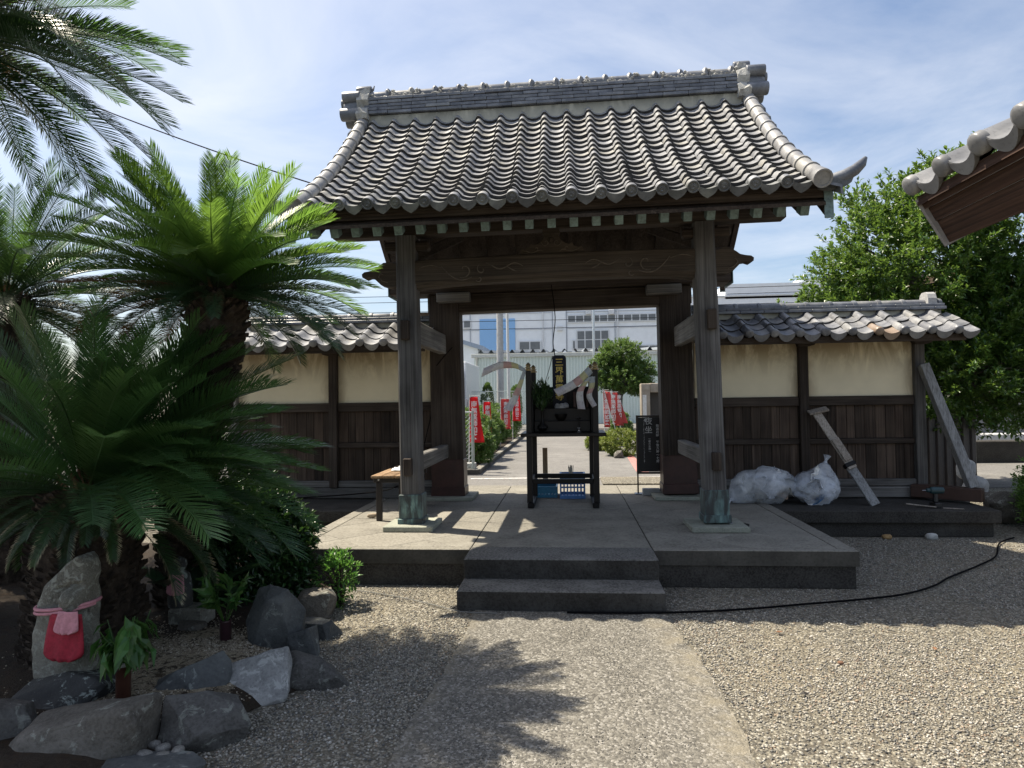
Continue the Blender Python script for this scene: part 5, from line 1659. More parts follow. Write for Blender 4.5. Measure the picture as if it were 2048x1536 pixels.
m_ = MB(); m_.lathe([(.017, 0), (.017, .0015)], (1.075, 2.023, 1.262), 16, Matrix.Rotation(rad(90), 3, 'X')); m_.build('white_dot', M['whiteink'], sg)
m_ = MB(); m_.box((1.12, 1.90, PZ + .045), (.22, .10, .088), ch=.006); tag(m_.build('concrete_block', M['granite']), 'grey concrete block weighting the foot of the black notice board', 'block')

# ------------------------------------------------------------------ bench behind the left post
bn = thing('bench', (-1.78, .58, PZ), 'bench with tan wooden slats and dark metal legs behind the left front post', 'bench')
for i in range(3):
    m_ = MB(); m_.box((-1.905 + i * .125, .58, .770), (.115, 1.12, .028), ch=.005); m_.build('slat', M['newwood_x'], bn)
Ml = m_plain('dark_bench_metal', (.018, .014, .014), .45)
for y in (.11, 1.05):
    m_ = MB(); m_.box((-1.78, y, .728), (.36, .05, .05), ch=.004); m_.build('cross_bar', Ml, bn)
    for x in (-1.90, -1.66):
        m_ = MB(); m_.box((x, y, (PZ + .703) / 2), (.058, .05, .703 - PZ), ch=.004); lg = m_.build('leg', Ml, bn)
        m_ = MB(); m_.lathe([(.010, 0), (.010, .004), (.004, .006)], (x, y - .026, .735), 8, Matrix.Rotation(rad(90), 3, 'X')); m_.build('bolt', m_plain('steel_bolt', (.5, .5, .5), .3, .9), bn)
m_ = MB(); NB_ = 10
for i in range(NB_ + 1):
    for j in range(7):
        x = -1.86 + .26 * j / 6; y = .42 + .40 * i / NB_
        m_.v.append((x + .01 * math.sin(i), y, .792 + .012 * (1 + math.sin(i * 1.7 + j * .9)) * (1 if 0 < i < NB_ else .2)))
m_.f = [(i * 7 + j, i * 7 + j + 1, (i + 1) * 7 + j + 1, (i + 1) * 7 + j) for i in range(NB_) for j in range(6)]
tw = m_.build('towel', m_plain('white_towel', (.66, .68, .70), .9), None, True); tag(tw, 'white towel folded flat on the wooden bench', 'towel')
tw.modifiers.new('thickness', 'SOLIDIFY').thickness = .006
put_rock('stone_chunk', (-2.02, .27, PZ + .025), (.07, .035, .03), M['stray'], 3.7, 'rough grey chunk of stone on the platform beside the bench leg', 'stone', rot=(0, 0, .2), sub=2, cut=.4)

# black scoop by the right front post
m_ = MB(); m_.lathe([(.03, 0), (.065, .012), (.085, .032), (.090, .046), (.082, .044), (.06, .02), (.02, .01)], (1.66, -.32, PZ + .002), 18)
sc_ = thing('scoop', (1.66, -.32, PZ), 'black metal scoop lying beside the copper-shod right post', 'scoop')
m_.build('bowl', m_plain('blackened_steel', (.02, .02, .022), .35, .6), sc_, True)
m_ = MB(); m_.beam((1.60, -.30, PZ + .045), (1.56, -.27, PZ + .095), .05, .012, ch=.003); m_.build('handle', m_plain('grey_steel', (.3, .31, .32), .35, .8), sc_)

# ------------------------------------------------------------------ rubbish bags
def m_bag():
    k = NT('clear_rubbish_bag')
    k.set((.80, .84, .90), .22, .7)
    tr = k.n('ShaderNodeBsdfTransparent'); tr.inputs['Color'].default_value = (.93, .95, .98, 1)
    ms = k.n('ShaderNodeMixShader')
    nz = k.noise(k.coords((1, 1, 1)), 9, 5, .65, 1.0)
    k.l(k.ramp(nz, [(.35, .26), (.7, .52)]), ms.inputs[0])
    k.l(tr.outputs[0], ms.inputs[1]); k.l(k.p.outputs[0], ms.inputs[2]); k.l(ms.outputs[0], k.out.inputs['Surface'])
    k.bump(nz, .12, .02)
    return k.m
M['bag'] = m_bag()
def rubbish_bag(c, size, seed, label, knot):
    root = thing('rubbish_bag', (c[0], c[1], .297), label, 'bag')
    bm = bmesh.new(); bmesh.ops.create_icosphere(bm, subdivisions=4, radius=1)
    for v in bm.verts:
        p = v.co.normalized()
        d = 1 + .20 * fbm(p * 1.2, seed, 2) + .05 * abs(fbm(p * 3.0, seed + 3, 2)) - .05 * abs(math.sin(7 * p.x + 4 * p.z + 3 * fbm(p * 1.6, seed)))
        q = Vector((p.x * size[0], p.y * size[1], p.z * size[2])) * d
        k_ = Vector(knot).normalized(); a = p.dot(k_)
        if a > .80: q += Vector(knot) * ((a - .80) / .2) ** 1.5
        q.z = max(q.z, -size[2] * .86)
        v.co = q
    me = bpy.data.meshes.new('film'); bm.to_mesh(me); bm.free(); me.polygons.foreach_set('use_smooth', [True] * len(me.polygons)); me.update(); me.materials.append(M['bag'])
    link('film', me, root, (c[0], c[1], .297 + size[2] * .87))
    kn = Vector(knot); kd = kn.normalized(); kp = Vector((c[0], c[1], .297 + size[2] * .87)) + Vector((kd.x * size[0], kd.y * size[1], kd.z * size[2])) * .98 + kn * .75
    m_ = MB(); m_.lathe([(.030, 0), (.018, .02), (.014, .035), (.026, .06), (.045, .095), (.040, .098)], kp, 9, kd.to_track_quat('Z', 'Y').to_matrix()); m_.build('tied_neck', M['bag'], root, True)
    r_ = random.Random(int(seed * 7))
    cols = [(.62, .66, .72), (.70, .70, .68), (.55, .60, .68), (.66, .58, .42), (.45, .32, .24), (.10, .20, .36), (.74, .74, .76), (.60, .62, .66)]
    for i in range(18):      # crumpled paper inside
        d = Vector((r_.gauss(0, 1), r_.gauss(0, 1), r_.gauss(0, 1))).normalized() * r_.uniform(.3, .80)
        q = Vector((c[0] + d.x * size[0], c[1] + d.y * size[1], max(.33, .297 + size[2] * .87 + d.z * size[2] * .9)))
        s_ = r_.uniform(.06, .13)
        m_ = MB(); n_ = 5
        e1 = Vector((r_.gauss(0, 1), r_.gauss(0, 1), r_.gauss(0, 1))).normalized(); e2 = e1.orthogonal().normalized(); e3 = e1.cross(e2)
        for a in range(n_):
            for b_ in range(n_):
                m_.v.append(q + e2 * s_ * (a / 2 - 1) * r_.uniform(.8, 1.1) + e3 * s_ * (b_ / 2 - 1) * r_.uniform(.8, 1.1) + e1 * r_.gauss(0, .12) * s_)
        m_.f = [(a * n_ + b_, a * n_ + b_ + 1, (a + 1) * n_ + b_ + 1, (a + 1) * n_ + b_) for a in range(n_ - 1) for b_ in range(n_ - 1)]
        ci = r_.choice((0, 0, 1, 2, 2, 6, 6, 7, 7, 3, 4, 5))
        key = 'paper%d' % ci
        if key not in M: M[key] = m_plain('waste_paper_%d' % ci, cols[ci], .8, nz=.2)
        m_.build('waste_paper', M[key], root)
    return root
rubbish_bag((2.36, 1.33, 0), (.37, .25, .235), 1.7, 'large clear rubbish bag full of crumpled paper against the right wall', (-.12, -.05, -.06))
rubbish_bag((2.93, 1.27, 0), (.26, .22, .20), 4.2, 'smaller clear rubbish bag with its knot pointing up beside the larger bag', (.05, .02, .14))

# timber props leaning at the right wall
M['prop'] = m_wood('grey_painted_prop', (.13, .13, .135), (.24, .245, .25), (.33, .335, .34), 'z', rv=.05)
pr_ = thing('timber_prop', (4.6, 1.45, .3), 'long grey timber prop bracing the end post of the right wall', 'prop')
m_ = MB(); m_.beam((4.315, 1.60, 1.90), (4.66, 1.28, .475), .10, .13, up=(0, 1, .4), ch=.006); m_.build('strut', M['prop'], pr_)
m_ = MB(); m_.beam((4.18, 1.66, .40), (4.72, 1.20, .40), .15, .15, ch=.008); m_.build('foot_beam', M['brownpaint'], pr_)
lp = thing('leaning_board', (3.3, 1.35, .3), 'pale board with a crosspiece on top leaning against the right wall', 'board')
a0 = Vector((3.52, 1.12, .305)); a1 = Vector((3.06, 1.60, 1.33))
m_ = MB(); m_.beam(a0, a0.lerp(a1, .42), .105, .03, up=(0, -1, .3), ch=.003); m_.build('lower_board', M['prop'], lp)
m_ = MB(); m_.beam(a0.lerp(a1, .38) + Vector((0, -.028, .01)), a1 + Vector((0, -.028, .01)), .10, .024, up=(0, -1, .3), ch=.003); m_.build('upper_board', M['lumber'], lp)
m_ = MB(); m_.beam(a0.lerp(a1, .46) + Vector((0, -.056, .018)), a0.lerp(a1, .70) + Vector((0, -.056, .018)), .088, .022, up=(0, -1, .3), ch=.003); m_.build('splice_board', M['lumber'], lp)
m_ = MB(); m_.beam(a0.lerp(a1, .405) + Vector((0, -.01, .0)), a0.lerp(a1, .445) + Vector((0, -.01, 0)), .125, .085, up=(0, -1, .3), ch=.004); m_.build('black_tape', M['lacquer'], lp)
m_ = MB(); m_.beam(a1 + Vector((-.09, -.03, .01)), a1 + Vector((.13, -.03, .06)), .10, .024, up=(0, -.4, 1), ch=.003); m_.build('crosspiece', M['lumber'], lp)
# power drill
dr = thing('power_drill', (4.10, 1.0, .296), 'dark blue cordless drill standing on the footing by the prop', 'drill')
Mt = m_plain('drill_teal', (.012, .045, .055), .45); Mk = m_plain('drill_black', (.012, .012, .013), .5)
m_ = MB(); m_.box((4.10, 1.0, .325), (.075, .12, .055), ch=.008); m_.build('battery', Mk, dr)
m_ = MB(); m_.beam((4.10, 1.0, .35), (4.105, 1.01, .455), .045, .05, ch=.010, up=(0, 1, 0)); m_.build('grip', Mk, dr)
m_ = MB(); m_.lathe([(.02, -.09), (.036, -.08), (.040, 0), (.036, .05), (.024, .06), (.022, .09), (.012, .095)], (4.10, 1.0, .485), 14, Matrix.Rotation(rad(-90), 3, 'Y')); m_.build('motor_body', Mt, dr, True)
m_ = MB(); m_.tube([(4.005, 1.0, .485), (3.965, 1.0, .485)], .004, 6); m_.build('bit', m_plain('bit_steel', (.45, .45, .45), .3, .9), dr)
m_ = MB(); m_.beam((3.80, 1.02, .335), (4.07, .93, .312), .022, .012, ch=.002); o = m_.build('wood_strip', M['lumber']); tag(o, 'thin pale wood strip lying beside the cordless drill', 'strip')
m_ = MB(); m_.beam((4.14, .93, .302), (4.32, .86, .302), .03, .010, ch=.002); o = m_.build('wood_strip', M['lumber']); tag(o, 'flat offcut of wood between the drill and the footing edge', 'strip')

# cables
def cable(pts, r, label, mat, name='cable'):
    P = [Vector(p) for p in pts]; out = []
    for k in range(len(P) - 1):
        p0, p1, p2, p3 = P[max(0, k - 1)], P[k], P[k + 1], P[min(len(P) - 1, k + 2)]
        for i in range(8):
            a = i / 8
            out.append(.5 * ((2 * p1) + (p2 - p0) * a + (2 * p0 - 5 * p1 + 4 * p2 - p3) * a * a + (3 * p1 - p0 - 3 * p2 + p3) * a ** 3))
    out.append(P[-1])
    m_ = MB(); m_.tube(out, r, 6)
    return tag(m_.build(name, mat, None, True), label, 'cable')
Mc = m_plain('black_rubber', (.006, .006, .007), .8, spec=.05)
cable([(.05, -1.90, .018), (.40, -1.90, .018), (.75, -1.885, .02), (1.07, -1.84, .02), (1.42, -1.76, .02), (1.75, -1.66, .02), (2.2, -1.53, .02), (2.6, -1.38, .02), (2.95, -1.14, .02), (3.22, -.87, .02), (3.7, -.45, .02), (4.05, -.1, .02), (4.44, .48, .02), (4.75, .75, .02)], .008, 'black cable snaking over the gravel past the steps', Mc)
cable([(-1.70, .60, .66), (-1.95, .62, .56), (-2.3, .75, .50), (-2.8, .95, .44), (-3.3, 1.05, .40)], .008, 'black cable sagging from the bench towards the left wall', Mc)
cable([(-1.80, -1.35, .016), (-1.4, -1.5, .014), (-1.0, -1.72, .014), (-.72, -1.90, .014), (-.45, -1.93, .014)], .004, 'thin grey wire lying in the gravel beside the lower step', m_plain('grey_wire', (.18, .18, .17), .5))
cable([(-1.36, 1.53, 2.22), (-1.63, 1.60, 1.9), (-1.62, 1.62, 1.56), (-1.72, 1.60, 1.1), (-1.80, 1.60, .8)], .005, 'thin black lead running down the left main post', Mc)

# ------------------------------------------------------------------ stone figures
M['statue'] = m_stone('lichened_statue_stone', (.10, .095, .078), (.19, .18, .15), (.30, .29, .245), 9, .9, .8, speck=.3, lichen=(.34, .35, .30), lt=.52)
M['statue_base'] = m_stone('dark_pedestal_stone', (.028, .028, .028), (.055, .055, .053), (.10, .10, .098), 6, .85, .6, lichen=(.36, .40, .36), lt=.56)
st1 = thing('stone_figure', (-2.44, -3.50, .1), 'lichen-covered carved stone figure wearing a red and a pink bib', 'statue')
# a rough slab, peaked to one side, with a small figure in relief
m_ = MB(); NZ_, NA = 34, 40
for i in range(NZ_ + 1):
    t = i / NZ_; z = .14 + .645 * t
    xl = float(np.interp(z, [.14, .19, .37, .52, .64, .72, .76, .785], [-2.60, -2.645, -2.65, -2.62, -2.585, -2.50, -2.45, -2.41]))
    xr = float(np.interp(z, [.14, .19, .40, .52, .67, .74, .77, .785], [-2.36, -2.335, -2.345, -2.352, -2.345, -2.352, -2.37, -2.395]))
    cx_, hw = (xl + xr) / 2, (xr - xl) / 2
    dp = .095 * (1 - .45 * max(0, t - .7) / .3)
    for k in range(NA):
        a_ = 2 * math.pi * k / NA
        ca, sa = math.cos(a_), math.sin(a_)
        x = cx_ + hw * math.copysign(abs(ca) ** .7, ca); y = -3.49 + dp * math.copysign(abs(sa) ** .7, sa)
        n3 = fbm((x * 9, y * 9, z * 9), 1.5, 4); n4 = abs(fbm((x * 4, y * 4, z * 4), 7.5, 3))
        x += .010 * n3 * ca; y += (.012 * n3 + .020 * n4) * sa
        if sa < -.2:
            hd = math.hypot(x + 2.405, z - .575) / .062
            if hd < 1: y -= .050 * math.sqrt(1 - hd * hd)
            elif hd < 1.45: y += .022
            bd = math.hypot((x + 2.41) / .10, (z - .38) / .16)
            if bd < 1: y -= .030 * math.sqrt(1 - bd)
        m_.v.append((x, y, z))
    if i:
        o = (i - 1) * NA
        m_.f += [(o + k, o + (k + 1) % NA, o + NA + (k + 1) % NA, o + NA + k) for k in range(NA)]
m_.f += [tuple(range(NA))[::-1], tuple(NZ_ * NA + k for k in range(NA))]
m_.build('figure_body', M['statue'], st1, True)
link('pedestal', hull_rock('pedestal', (.28, .20, .11), M['statue_base'], 6.2, 18), st1, (-2.45, -3.55, .12))
def bib(name, cx, cy, zt, w, h, mat, label, skew=.0, out=.012, curl=.015):
    m_ = MB(); n_ = 12
    for i in range(n_ + 1):
        t = i / n_
        hw = w / 2 * (.80 + .22 * math.sin(t * math.pi * .55)) * (1 if t < .80 else math.sqrt(max(0.10, 1 - ((t - .80) / .2) ** 2 * .75)))
        for j in range(n_ + 1):
            s_ = j / n_ * 2 - 1
            m_.v.append((cx + s_ * hw + skew * t, cy - out * (1 - s_ * s_) - curl * t - .006 * math.sin(s_ * 7 + t * 3) * t, zt - h * t))
    m_.f = [(i * (n_ + 1) + j, i * (n_ + 1) + j + 1, (i + 1) * (n_ + 1) + j + 1, (i + 1) * (n_ + 1) + j) for i in range(n_) for j in range(n_)]
    o = m_.build(name, mat, None, True); o.modifiers.new('thickness', 'SOLIDIFY').thickness = .004
    return tag(o, label, 'bib')
Mred = m_plain('red_bib_cloth', (.36, .022, .042), .85, nz=.2, nscale=60); Mpink = m_plain('pink_bib_cloth', (.58, .26, .30), .85, nz=.15, nscale=60)
bib('cloth_bib', -2.395, -3.625, .525, .205, .225, Mred, 'bright red cloth bib on the lichen-covered stone figure')
bib('cloth_bib', -2.36, -3.655, .548, .125, .105, Mpink, 'small pink bib worn over the red one')
m_ = MB(); ring = []
for k in range(25):
    a = 2 * math.pi * k / 24
    ring.append((-2.485 + .148 * math.cos(a), -3.495 + .125 * math.sin(a), .540 + .012 * math.cos(a)))
m_.tube(ring, .009, 6, False)
m_.tube([(p[0], p[1] - .004, p[2] - .022 + .02 * (k / 24)) for k, p in enumerate(ring[12:25])], .007, 6)
tag(m_.build('bib_ties', Mpink, None, True), 'pink ties of the bibs knotted round the stone figure', 'ties')
st2 = thing('stone_figure', (-2.52, -2.50, .1), 'small stone figure with a pink bib standing on a square block in the shade', 'statue')
m_ = MB(); m_.box((-2.41, -2.50, .165), (.24, .17, .115), ch=.015); m_.build('pedestal', M['statue'], st2)
m_ = MB(); m_.lathe([(.075, 0), (.078, .06), (.068, .16), (.060, .205), (.035, .225), (.030, .232), (.038, .246), (.043, .272), (.036, .30), (.010, .318)], (-2.49, -2.50, .2225), 14); m_.build('figure_body', M['statue_base'], st2, True)
bib('cloth_bib', -2.465, -2.585, .445, .12, .13, Mpink, 'pink bib on the small shaded stone figure')
# vases of greenery
Mv = m_plain('brown_glazed_tube', (.075, .030, .020), .35); Mv2 = m_plain('plum_glazed_tube', (.045, .020, .026), .35)
M['limpleaf'] = m_leaf('limp_leaf', (.03, .085, .02), (.075, .17, .035), .3, .38, .2, .02, True)
def bouquet(x, y, z, h, mat, label, droop, n, ln, seed):
    v = thing('grave_vase', (x, y, z), label, 'vase')
    m_ = MB(); m_.lathe([(.030, 0), (.034, .005), (.034, h), (.037, h + .004), (.036, h + .012), (.028, h + .012), (.026, h - .03)], (x, y, z), 16); m_.build('tube', mat, v, True)
    if droop: m_ = MB(); m_.lathe([(.038, 0), (.040, .004), (.040, .012), (.036, .016)], (x, y, z + h), 16); m_.build('rim', m_plain('pale_rim', (.4, .4, .38), .3), v, True)
    r_ = random.Random(seed); P, D_, N_, L_, W_ = [], [], [], [], []
    m_ = MB()
    for k in range(n):
        a = r_.uniform(0, 6.283); q = r_.uniform(.03, .13); top = Vector((x + q * math.cos(a), y + q * math.sin(a), z + h + r_.uniform(.10, .26)))
        m_.tube([(x, y, z + h - .02), ((x + top.x) / 2, (y + top.y) / 2, z + h + .09), top], [.003, .003, .002], 5)
        for j in range(7):
            d = Vector((math.cos(a) + r_.gauss(0, .6), math.sin(a) + r_.gauss(0, .6), -1.3 if droop else r_.uniform(.2, 1.0))).normalized()
            b0 = Vector((x, y, z + h + .05)).lerp(top, r_.uniform(.35, 1))
            P.append(b0); D_.append(d); N_.append(Vector((math.cos(a), math.sin(a), .6))); l_ = ln * r_.uniform(.7, 1.2); L_.append(l_); W_.append(l_ * .34)
    m_.build('stem', M['limpleaf'], v)
    link('leaves', leaf_mesh('leaves', np.array(P), np.array(D_), np.array(N_), L_, W_, M['limpleaf'], .2, .25), v, (0, 0, 0))
bouquet(-2.10, -3.62, .09, .19, Mv, 'brown tube vase with limp drooping leaves beside the red bib', True, 20, .12, 3)
bouquet(-2.02, -2.80, .11, .11, Mv2, 'short plum tube vase with upright leafy stems near the ribbed slab', False, 14, .11, 5)

# ------------------------------------------------------------------ neighbouring eave at the right
nb = thing('pavilion_roof', (3.6, -4.6, 0), 'close tiled eave of a neighbouring pavilion with red-brown boards underneath', 'roof')
NT_ = m_tile('new_grey_tile', (.15, .152, .158), (.20, .202, .208), (.25, .252, .258), (.26, .26, .25), .1, .38)
ex, ez, ey = 1.885, 2.635, -3.09
sl = math.tan(rad(27))
nt_w = .285
tmn = tile_mesh('roof_tile', NT_, nt_w - .003, .30, .052, .030, .026, .022, 0, 77)
emn = eave_mesh('eave_tile', nt_w - .003, .30, .052, .030, .026, .022, .052, .062, NT_, plain=True)
a_ = math.atan(sl)
for c in range(11):
    for k in range(9):
        x = ex + k * .235 * math.cos(a_); z = ez + (x - ex) * sl
        y = ey - c * nt_w
        o = link('eave_tile' if k == 0 else 'roof_tile', emn if k == 0 else tmn, nb, (x, y, z - .03))
        o.rotation_euler = (a_, 0, -rad(90))
m_ = MB(); m_.prism([(ex + .03, ez - .06), (ex + 2.2, ez - .06 + 2.17 * sl), (ex + 2.2, ez - .11 + 2.17 * sl), (ex + .03, ez - .11)], 3.1, lambda u, v, w: (u, ey - .02 - w, v)); m_.build('roof_deck', M['soffit'], nb)
nrm = Vector((-math.sin(a_), 0, math.cos(a_))); dn = -nrm; al_ = Vector((math.cos(a_), 0, math.sin(a_)))
f0 = Vector((ex + .045, 0, ez - .075))
def fascia(d0, d1, t0, t1, name, mat):
    m_ = MB()
    q = [f0 + dn * d0 + al_ * t0, f0 + dn * d0 + al_ * t1, f0 + dn * d1 + al_ * t1, f0 + dn * d1 + al_ * t0]
    m_.v = [(p.x, ey - .035, p.z) for p in q] + [(p.x, ey - 3.1, p.z) for p in q]
    m_.f = [(0, 1, 2, 3), (7, 6, 5, 4)] + [(i, (i + 1) % 4, 4 + (i + 1) % 4, 4 + i) for i in range(4)]
    m_.build(name, mat, nb)
fascia(0, .055, -.012, .03, 'tile_batten', M['soffit'])
fascia(.058, .135, .006, .035, 'fascia_board', M['soffit'])
fascia(.138, .265, .012, .035, 'fascia_board', M['soffit'])
m_ = MB(); q = [f0 + dn * -.01 + al_ * -.02, f0 + dn * -.01 + al_ * 1.9, f0 + dn * .27 + al_ * 1.9, f0 + dn * .275 + al_ * -.005]
m_.v = [(p.x, ey - .01, p.z) for p in q] + [(p.x, ey - .033, p.z) for p in q]; m_.f = [(0, 1, 2, 3), (7, 6, 5, 4)] + [(i, (i + 1) % 4, 4 + (i + 1) % 4, 4 + i) for i in range(4)]
m_.build('end_trim', m_plain('grey_trim', (.26, .25, .25), .6), nb)
for (x, y) in ((3.4, -3.5), (3.4, -5.9)):
    m_ = MB(); m_.box((x, y, 1.55), (.15, .15, 3.1), ch=.012); m_.build('post', M['wood_z'], nb)
m_ = MB(); m_.box((3.4, -4.65, 3.08), (.15, 3.0, .16), ch=.01); m_.build('purlin', M['wood_y'], nb)
# ------------------------------------------------------------------ beyond the gate
GZ = .206
# hedge of clipped shrubs on both sides of the lane
M['hedge'] = m_leaf('clipped_shrub_leaf', (.045, .10, .022), (.11, .19, .045), .3, .45, .25, .02, True, None, (.26, .40, .08))
M['hedge2'] = m_leaf('yellow_green_shrub_leaf', (.10, .14, .025), (.20, .25, .05), .3, .45, .2, .02, True, None, (.40, .46, .1))
HG = 'clipped shrubs along the lane'
for i, (x, y, r, h, lab) in enumerate([
        (-1.98, 6.55, .55, .80, 'dark round clipped shrub behind the first red banner'),
        (-2.25, 8.3, .72, 1.05, 'tall rounded shrub, second in the row from the chain-link fence'),
        (-2.3, 10.3, .72, 1.08, 'rounded shrub, third in the row from the chain-link fence'),
        (-2.35, 12.6, .72, 1.02, 'rounded shrub, fourth in the row from the chain-link fence'),
        (-2.35, 15.2, .85, 1.10, 'rounded shrub at the far end of the row with the red banners')]):
    shrub('clipped_shrub', (x, y, GZ + h * .5), (r, r, h * .58), 1500, 10, .06, .5, M['hedge'], lab, 'shrub', 11.0 + i, HG, shoot=.05, stem=True, shell=.72, lump=.14, zfloor=GZ + .02)
for i, (x, y, r, h, m, lab) in enumerate([
        (1.35, 9.1, .48, .55, 'hedge2', 'yellow-green low mound of shrub beside a small boulder in the lane bed'),
        (.92, 10.8, .38, .42, 'hedge2', 'small yellowish shrub half hidden behind the altar stand'),
        (1.55, 12.3, .30, .9, 'hedge', 'narrow green shrub growing behind the leaning red banners')]):
    shrub('lane_shrub', (x, y, GZ + h * .5), (r, r, h * .55), 700, 10, .055, .5, M[m], lab, 'shrub', 21.0 + i, None, shoot=.05, shell=.7, lump=.16, zfloor=GZ + .02)
put_boulder((1.22, 8.45, GZ + .06), (.15, .12, .11), RK['brown'], 41.0, 'small boulder in front of the yellow-green mound of shrub')
# beds and kerbs
m_ = MB(); m_.box((-2.2, 11.3, GZ + .05), (1.35, 12.2, .10), ch=.01); tag(m_.build('kerb_bed', M['concrete']), kind='structure')
m_ = MB(); m_.box((-2.2, 11.3, GZ + .055), (1.1, 11.9, .12), ch=.0); tag(m_.build('bed_soil', M['bed']), kind='structure')
m_ = MB(); m_.box((2.4, 18.2, GZ + .09), (3.4, 3.2, .18), ch=.01); tag(m_.build('tree_bed', M['concretedark']), kind='structure')
m_ = MB(); m_.add([(-1.6, 4.55, GZ + .004), (2.4, 4.75, GZ + .004), (2.4, 4.85, GZ + .004), (-1.6, 4.65, GZ + .004)], [(0, 1, 2, 3)])
Mw = m_plain('worn_road_paint', (.62, .60, .58), .8, nz=.3); Mr = m_plain('faded_red_paint', (.46, .20, .18), .8, nz=.3)
tag(m_.build('road_line', Mw), kind='structure')
m_ = MB(); m_.add([(1.30, 5.6, GZ + .004), (1.52, 5.5, GZ + .004), (1.58, 9.6, GZ + .004), (1.44, 9.6, GZ + .004)], [(0, 1, 2, 3)]); tag(m_.build('road_line', Mr), kind='structure')
m_ = MB(); m_.box((1.9, 4.15, GZ + .01), (2.6, .9, .03), ch=.004); tag(m_.build('gravel_strip', M['gravelground']), kind='structure')

# banners
Mred2 = m_leaf('red_banner_cloth', (.62, .03, .035), (.66, .04, .05), .4, .8, .06, .0, False, None, (.85, .08, .08), spec=.1)
Mpole = m_plain('white_pole', (.62, .62, .60), .4)
Mfaded = m_leaf('faded_banner_cloth', (.52, .10, .10), (.58, .14, .13), .4, .8, .06, .0, False, None, (.75, .2, .18), spec=.1)
def banner(x, y, h, w, fh, label, rz_=0.0, lean=(0, 0), text='南無薬師如来', flap=0.0, seed=1):
    b = thing('banner', (x, y, GZ), label, 'banner', None)
    top = Vector((x + lean[0], y + lean[1], GZ + h))
    m_ = MB(); m_.tube([(x, y, GZ), top], [.011, .009], 7); m_.build('pole', Mpole, b, True)
    d = Vector((math.cos(rz_), math.sin(rz_), 0))
    m_ = MB(); m_.tube([top - Vector((0, 0, .03)), top - Vector((0, 0, .03)) + d * w * 1.02], .006, 6); m_.build('cross_rod', Mpole, b, True)
    n1_, n2_ = 16, 6
    m_ = MB(); ax = (top - Vector((x, y, GZ))).normalized()
    nr = d.cross(Vector((0, 0, 1)))
    for i in range(n1_ + 1):
        t = i / n1_
        for j in range(n2_ + 1):
            s_ = j / n2_
            sh_ = flap * t * s_
            m_.v.append(top - ax * (.05 + fh * t) + d * (w * (.02 + .98 * s_) * (.80 + .20 * t)) + nr * (.035 * math.sin(s_ * 5 + t * 4 + seed) * (.3 + t)) + d * sh_)
    m_.f = [(i * (n2_ + 1) + j, i * (n2_ + 1) + j + 1, (i + 1) * (n2_ + 1) + j + 1, (i + 1) * (n2_ + 1) + j) for i in range(n1_) for j in range(n2_)]
    cl = m_.build('cloth', Mfaded if 'bamboo' in label or 'faded' in label or 'altar' in label else Mred2, b, True); cl.modifiers.new('thickness', 'SOLIDIFY').thickness = .002
    c = top - ax * (.05 + fh * .52) + d * w * .52 - Vector((0, .055, 0))
    letter(text, fh / len(text) * .86, M['whiteink'], c, b, .98, .002, rotz=rz_)
    m_ = MB()
    for k in range(5):
        p = top - ax * (.06 + fh * k / 4.2); m_.box(p, (.03, .03, .022))
    m_.build('tape_loop', Mpole, b)
banner(-1.80, 5.72, 1.46, .19, .86, 'near red banner with white characters on a white pole by the fence', .0, (.03, 0), flap=.10)
banner(-1.98, 9.2, 1.35, .22, .85, 'red banner standing just behind the near one, partly covered by it', .1, (.02, 0), seed=2)
banner(-1.72, 10.8, 1.42, .28, .80, 'sun-faded red banner rising behind the row of clipped shrubs', .2, (.02, 0), seed=3)
banner(-1.62, 13.5, 1.55, .26, .80, 'far red banner at the end of the row of clipped shrubs', .0, (.02, 0), seed=4)
banner(1.02, 10.6, 1.60, .15, .95, 'red banner hanging right beside the altar stand post', .0, (-.04, 0), seed=5)
banner(1.38, 9.6, 1.55, .17, .85, 'red banner on a slanting bamboo pole by the yellow-green mound', .1, (-.42, .1), seed=6, flap=.06)
banner(1.60, 11.3, 1.55, .18, .85, 'red banner on a leaning pole farther behind the slanting bamboo one', .1, (-.35, .1), seed=7, flap=.05)

# chain-link fence
Mg = m_plain('galvanised_wire', (.42, .47, .46), .4, .7)
def chain_fence(p0, p1, h, label, mesh_d=.055):
    p0 = Vector(p0); p1 = Vector(p1); d = p1 - p0; L_ = d.length; d.normalize()
    f = thing('chain_link_fence', p0, label, 'fence')
    n_ = max(1, int(L_ / 2))
    for k in range(n_ + 1):
        q = p0 + d * L_ * k / n_
        m_ = MB(); m_.tube([q, q + Vector((0, 0, h))], .028, 8); m_.build('post', Mg, f, True)
    m_ = MB(); m_.tube([p0 + Vector((0, 0, h - .02)), p1 + Vector((0, 0, h - .02))], .017, 6); m_.build('top_rail', Mg, f, True)
    m_ = MB(); k = -h
    while k < L_:
        for sgn in (1, -1):
            a0, a1 = (k, k + h) if sgn > 0 else (k + h, k)
            t0, t1 = 0.0, 1.0
            # clip to the panel
            for lo in (0, L_):
                pass
            def xat(t): return a0 + (a1 - a0) * t
            ts = [t for t in (0, 1)]
            tt0 = (0 - a0) / (a1 - a0); tt1 = (L_ - a0) / (a1 - a0)
            lo, hi = max(0, min(tt0, tt1)), min(1, max(tt0, tt1))
            if hi > lo:
                m_.tube([p0 + d * xat(lo) + Vector((0, 0, h * lo)), p0 + d * xat(hi) + Vector((0, 0, h * hi))], .0035, 3, False)
        k += mesh_d * 1.4
    m_.build('wire_mesh', Mg, f)
chain_fence((-1.66, 5.30, GZ), (-2.75, 5.30, GZ), 1.15, 'galvanised chain-link fence panel end beside the near red banner')
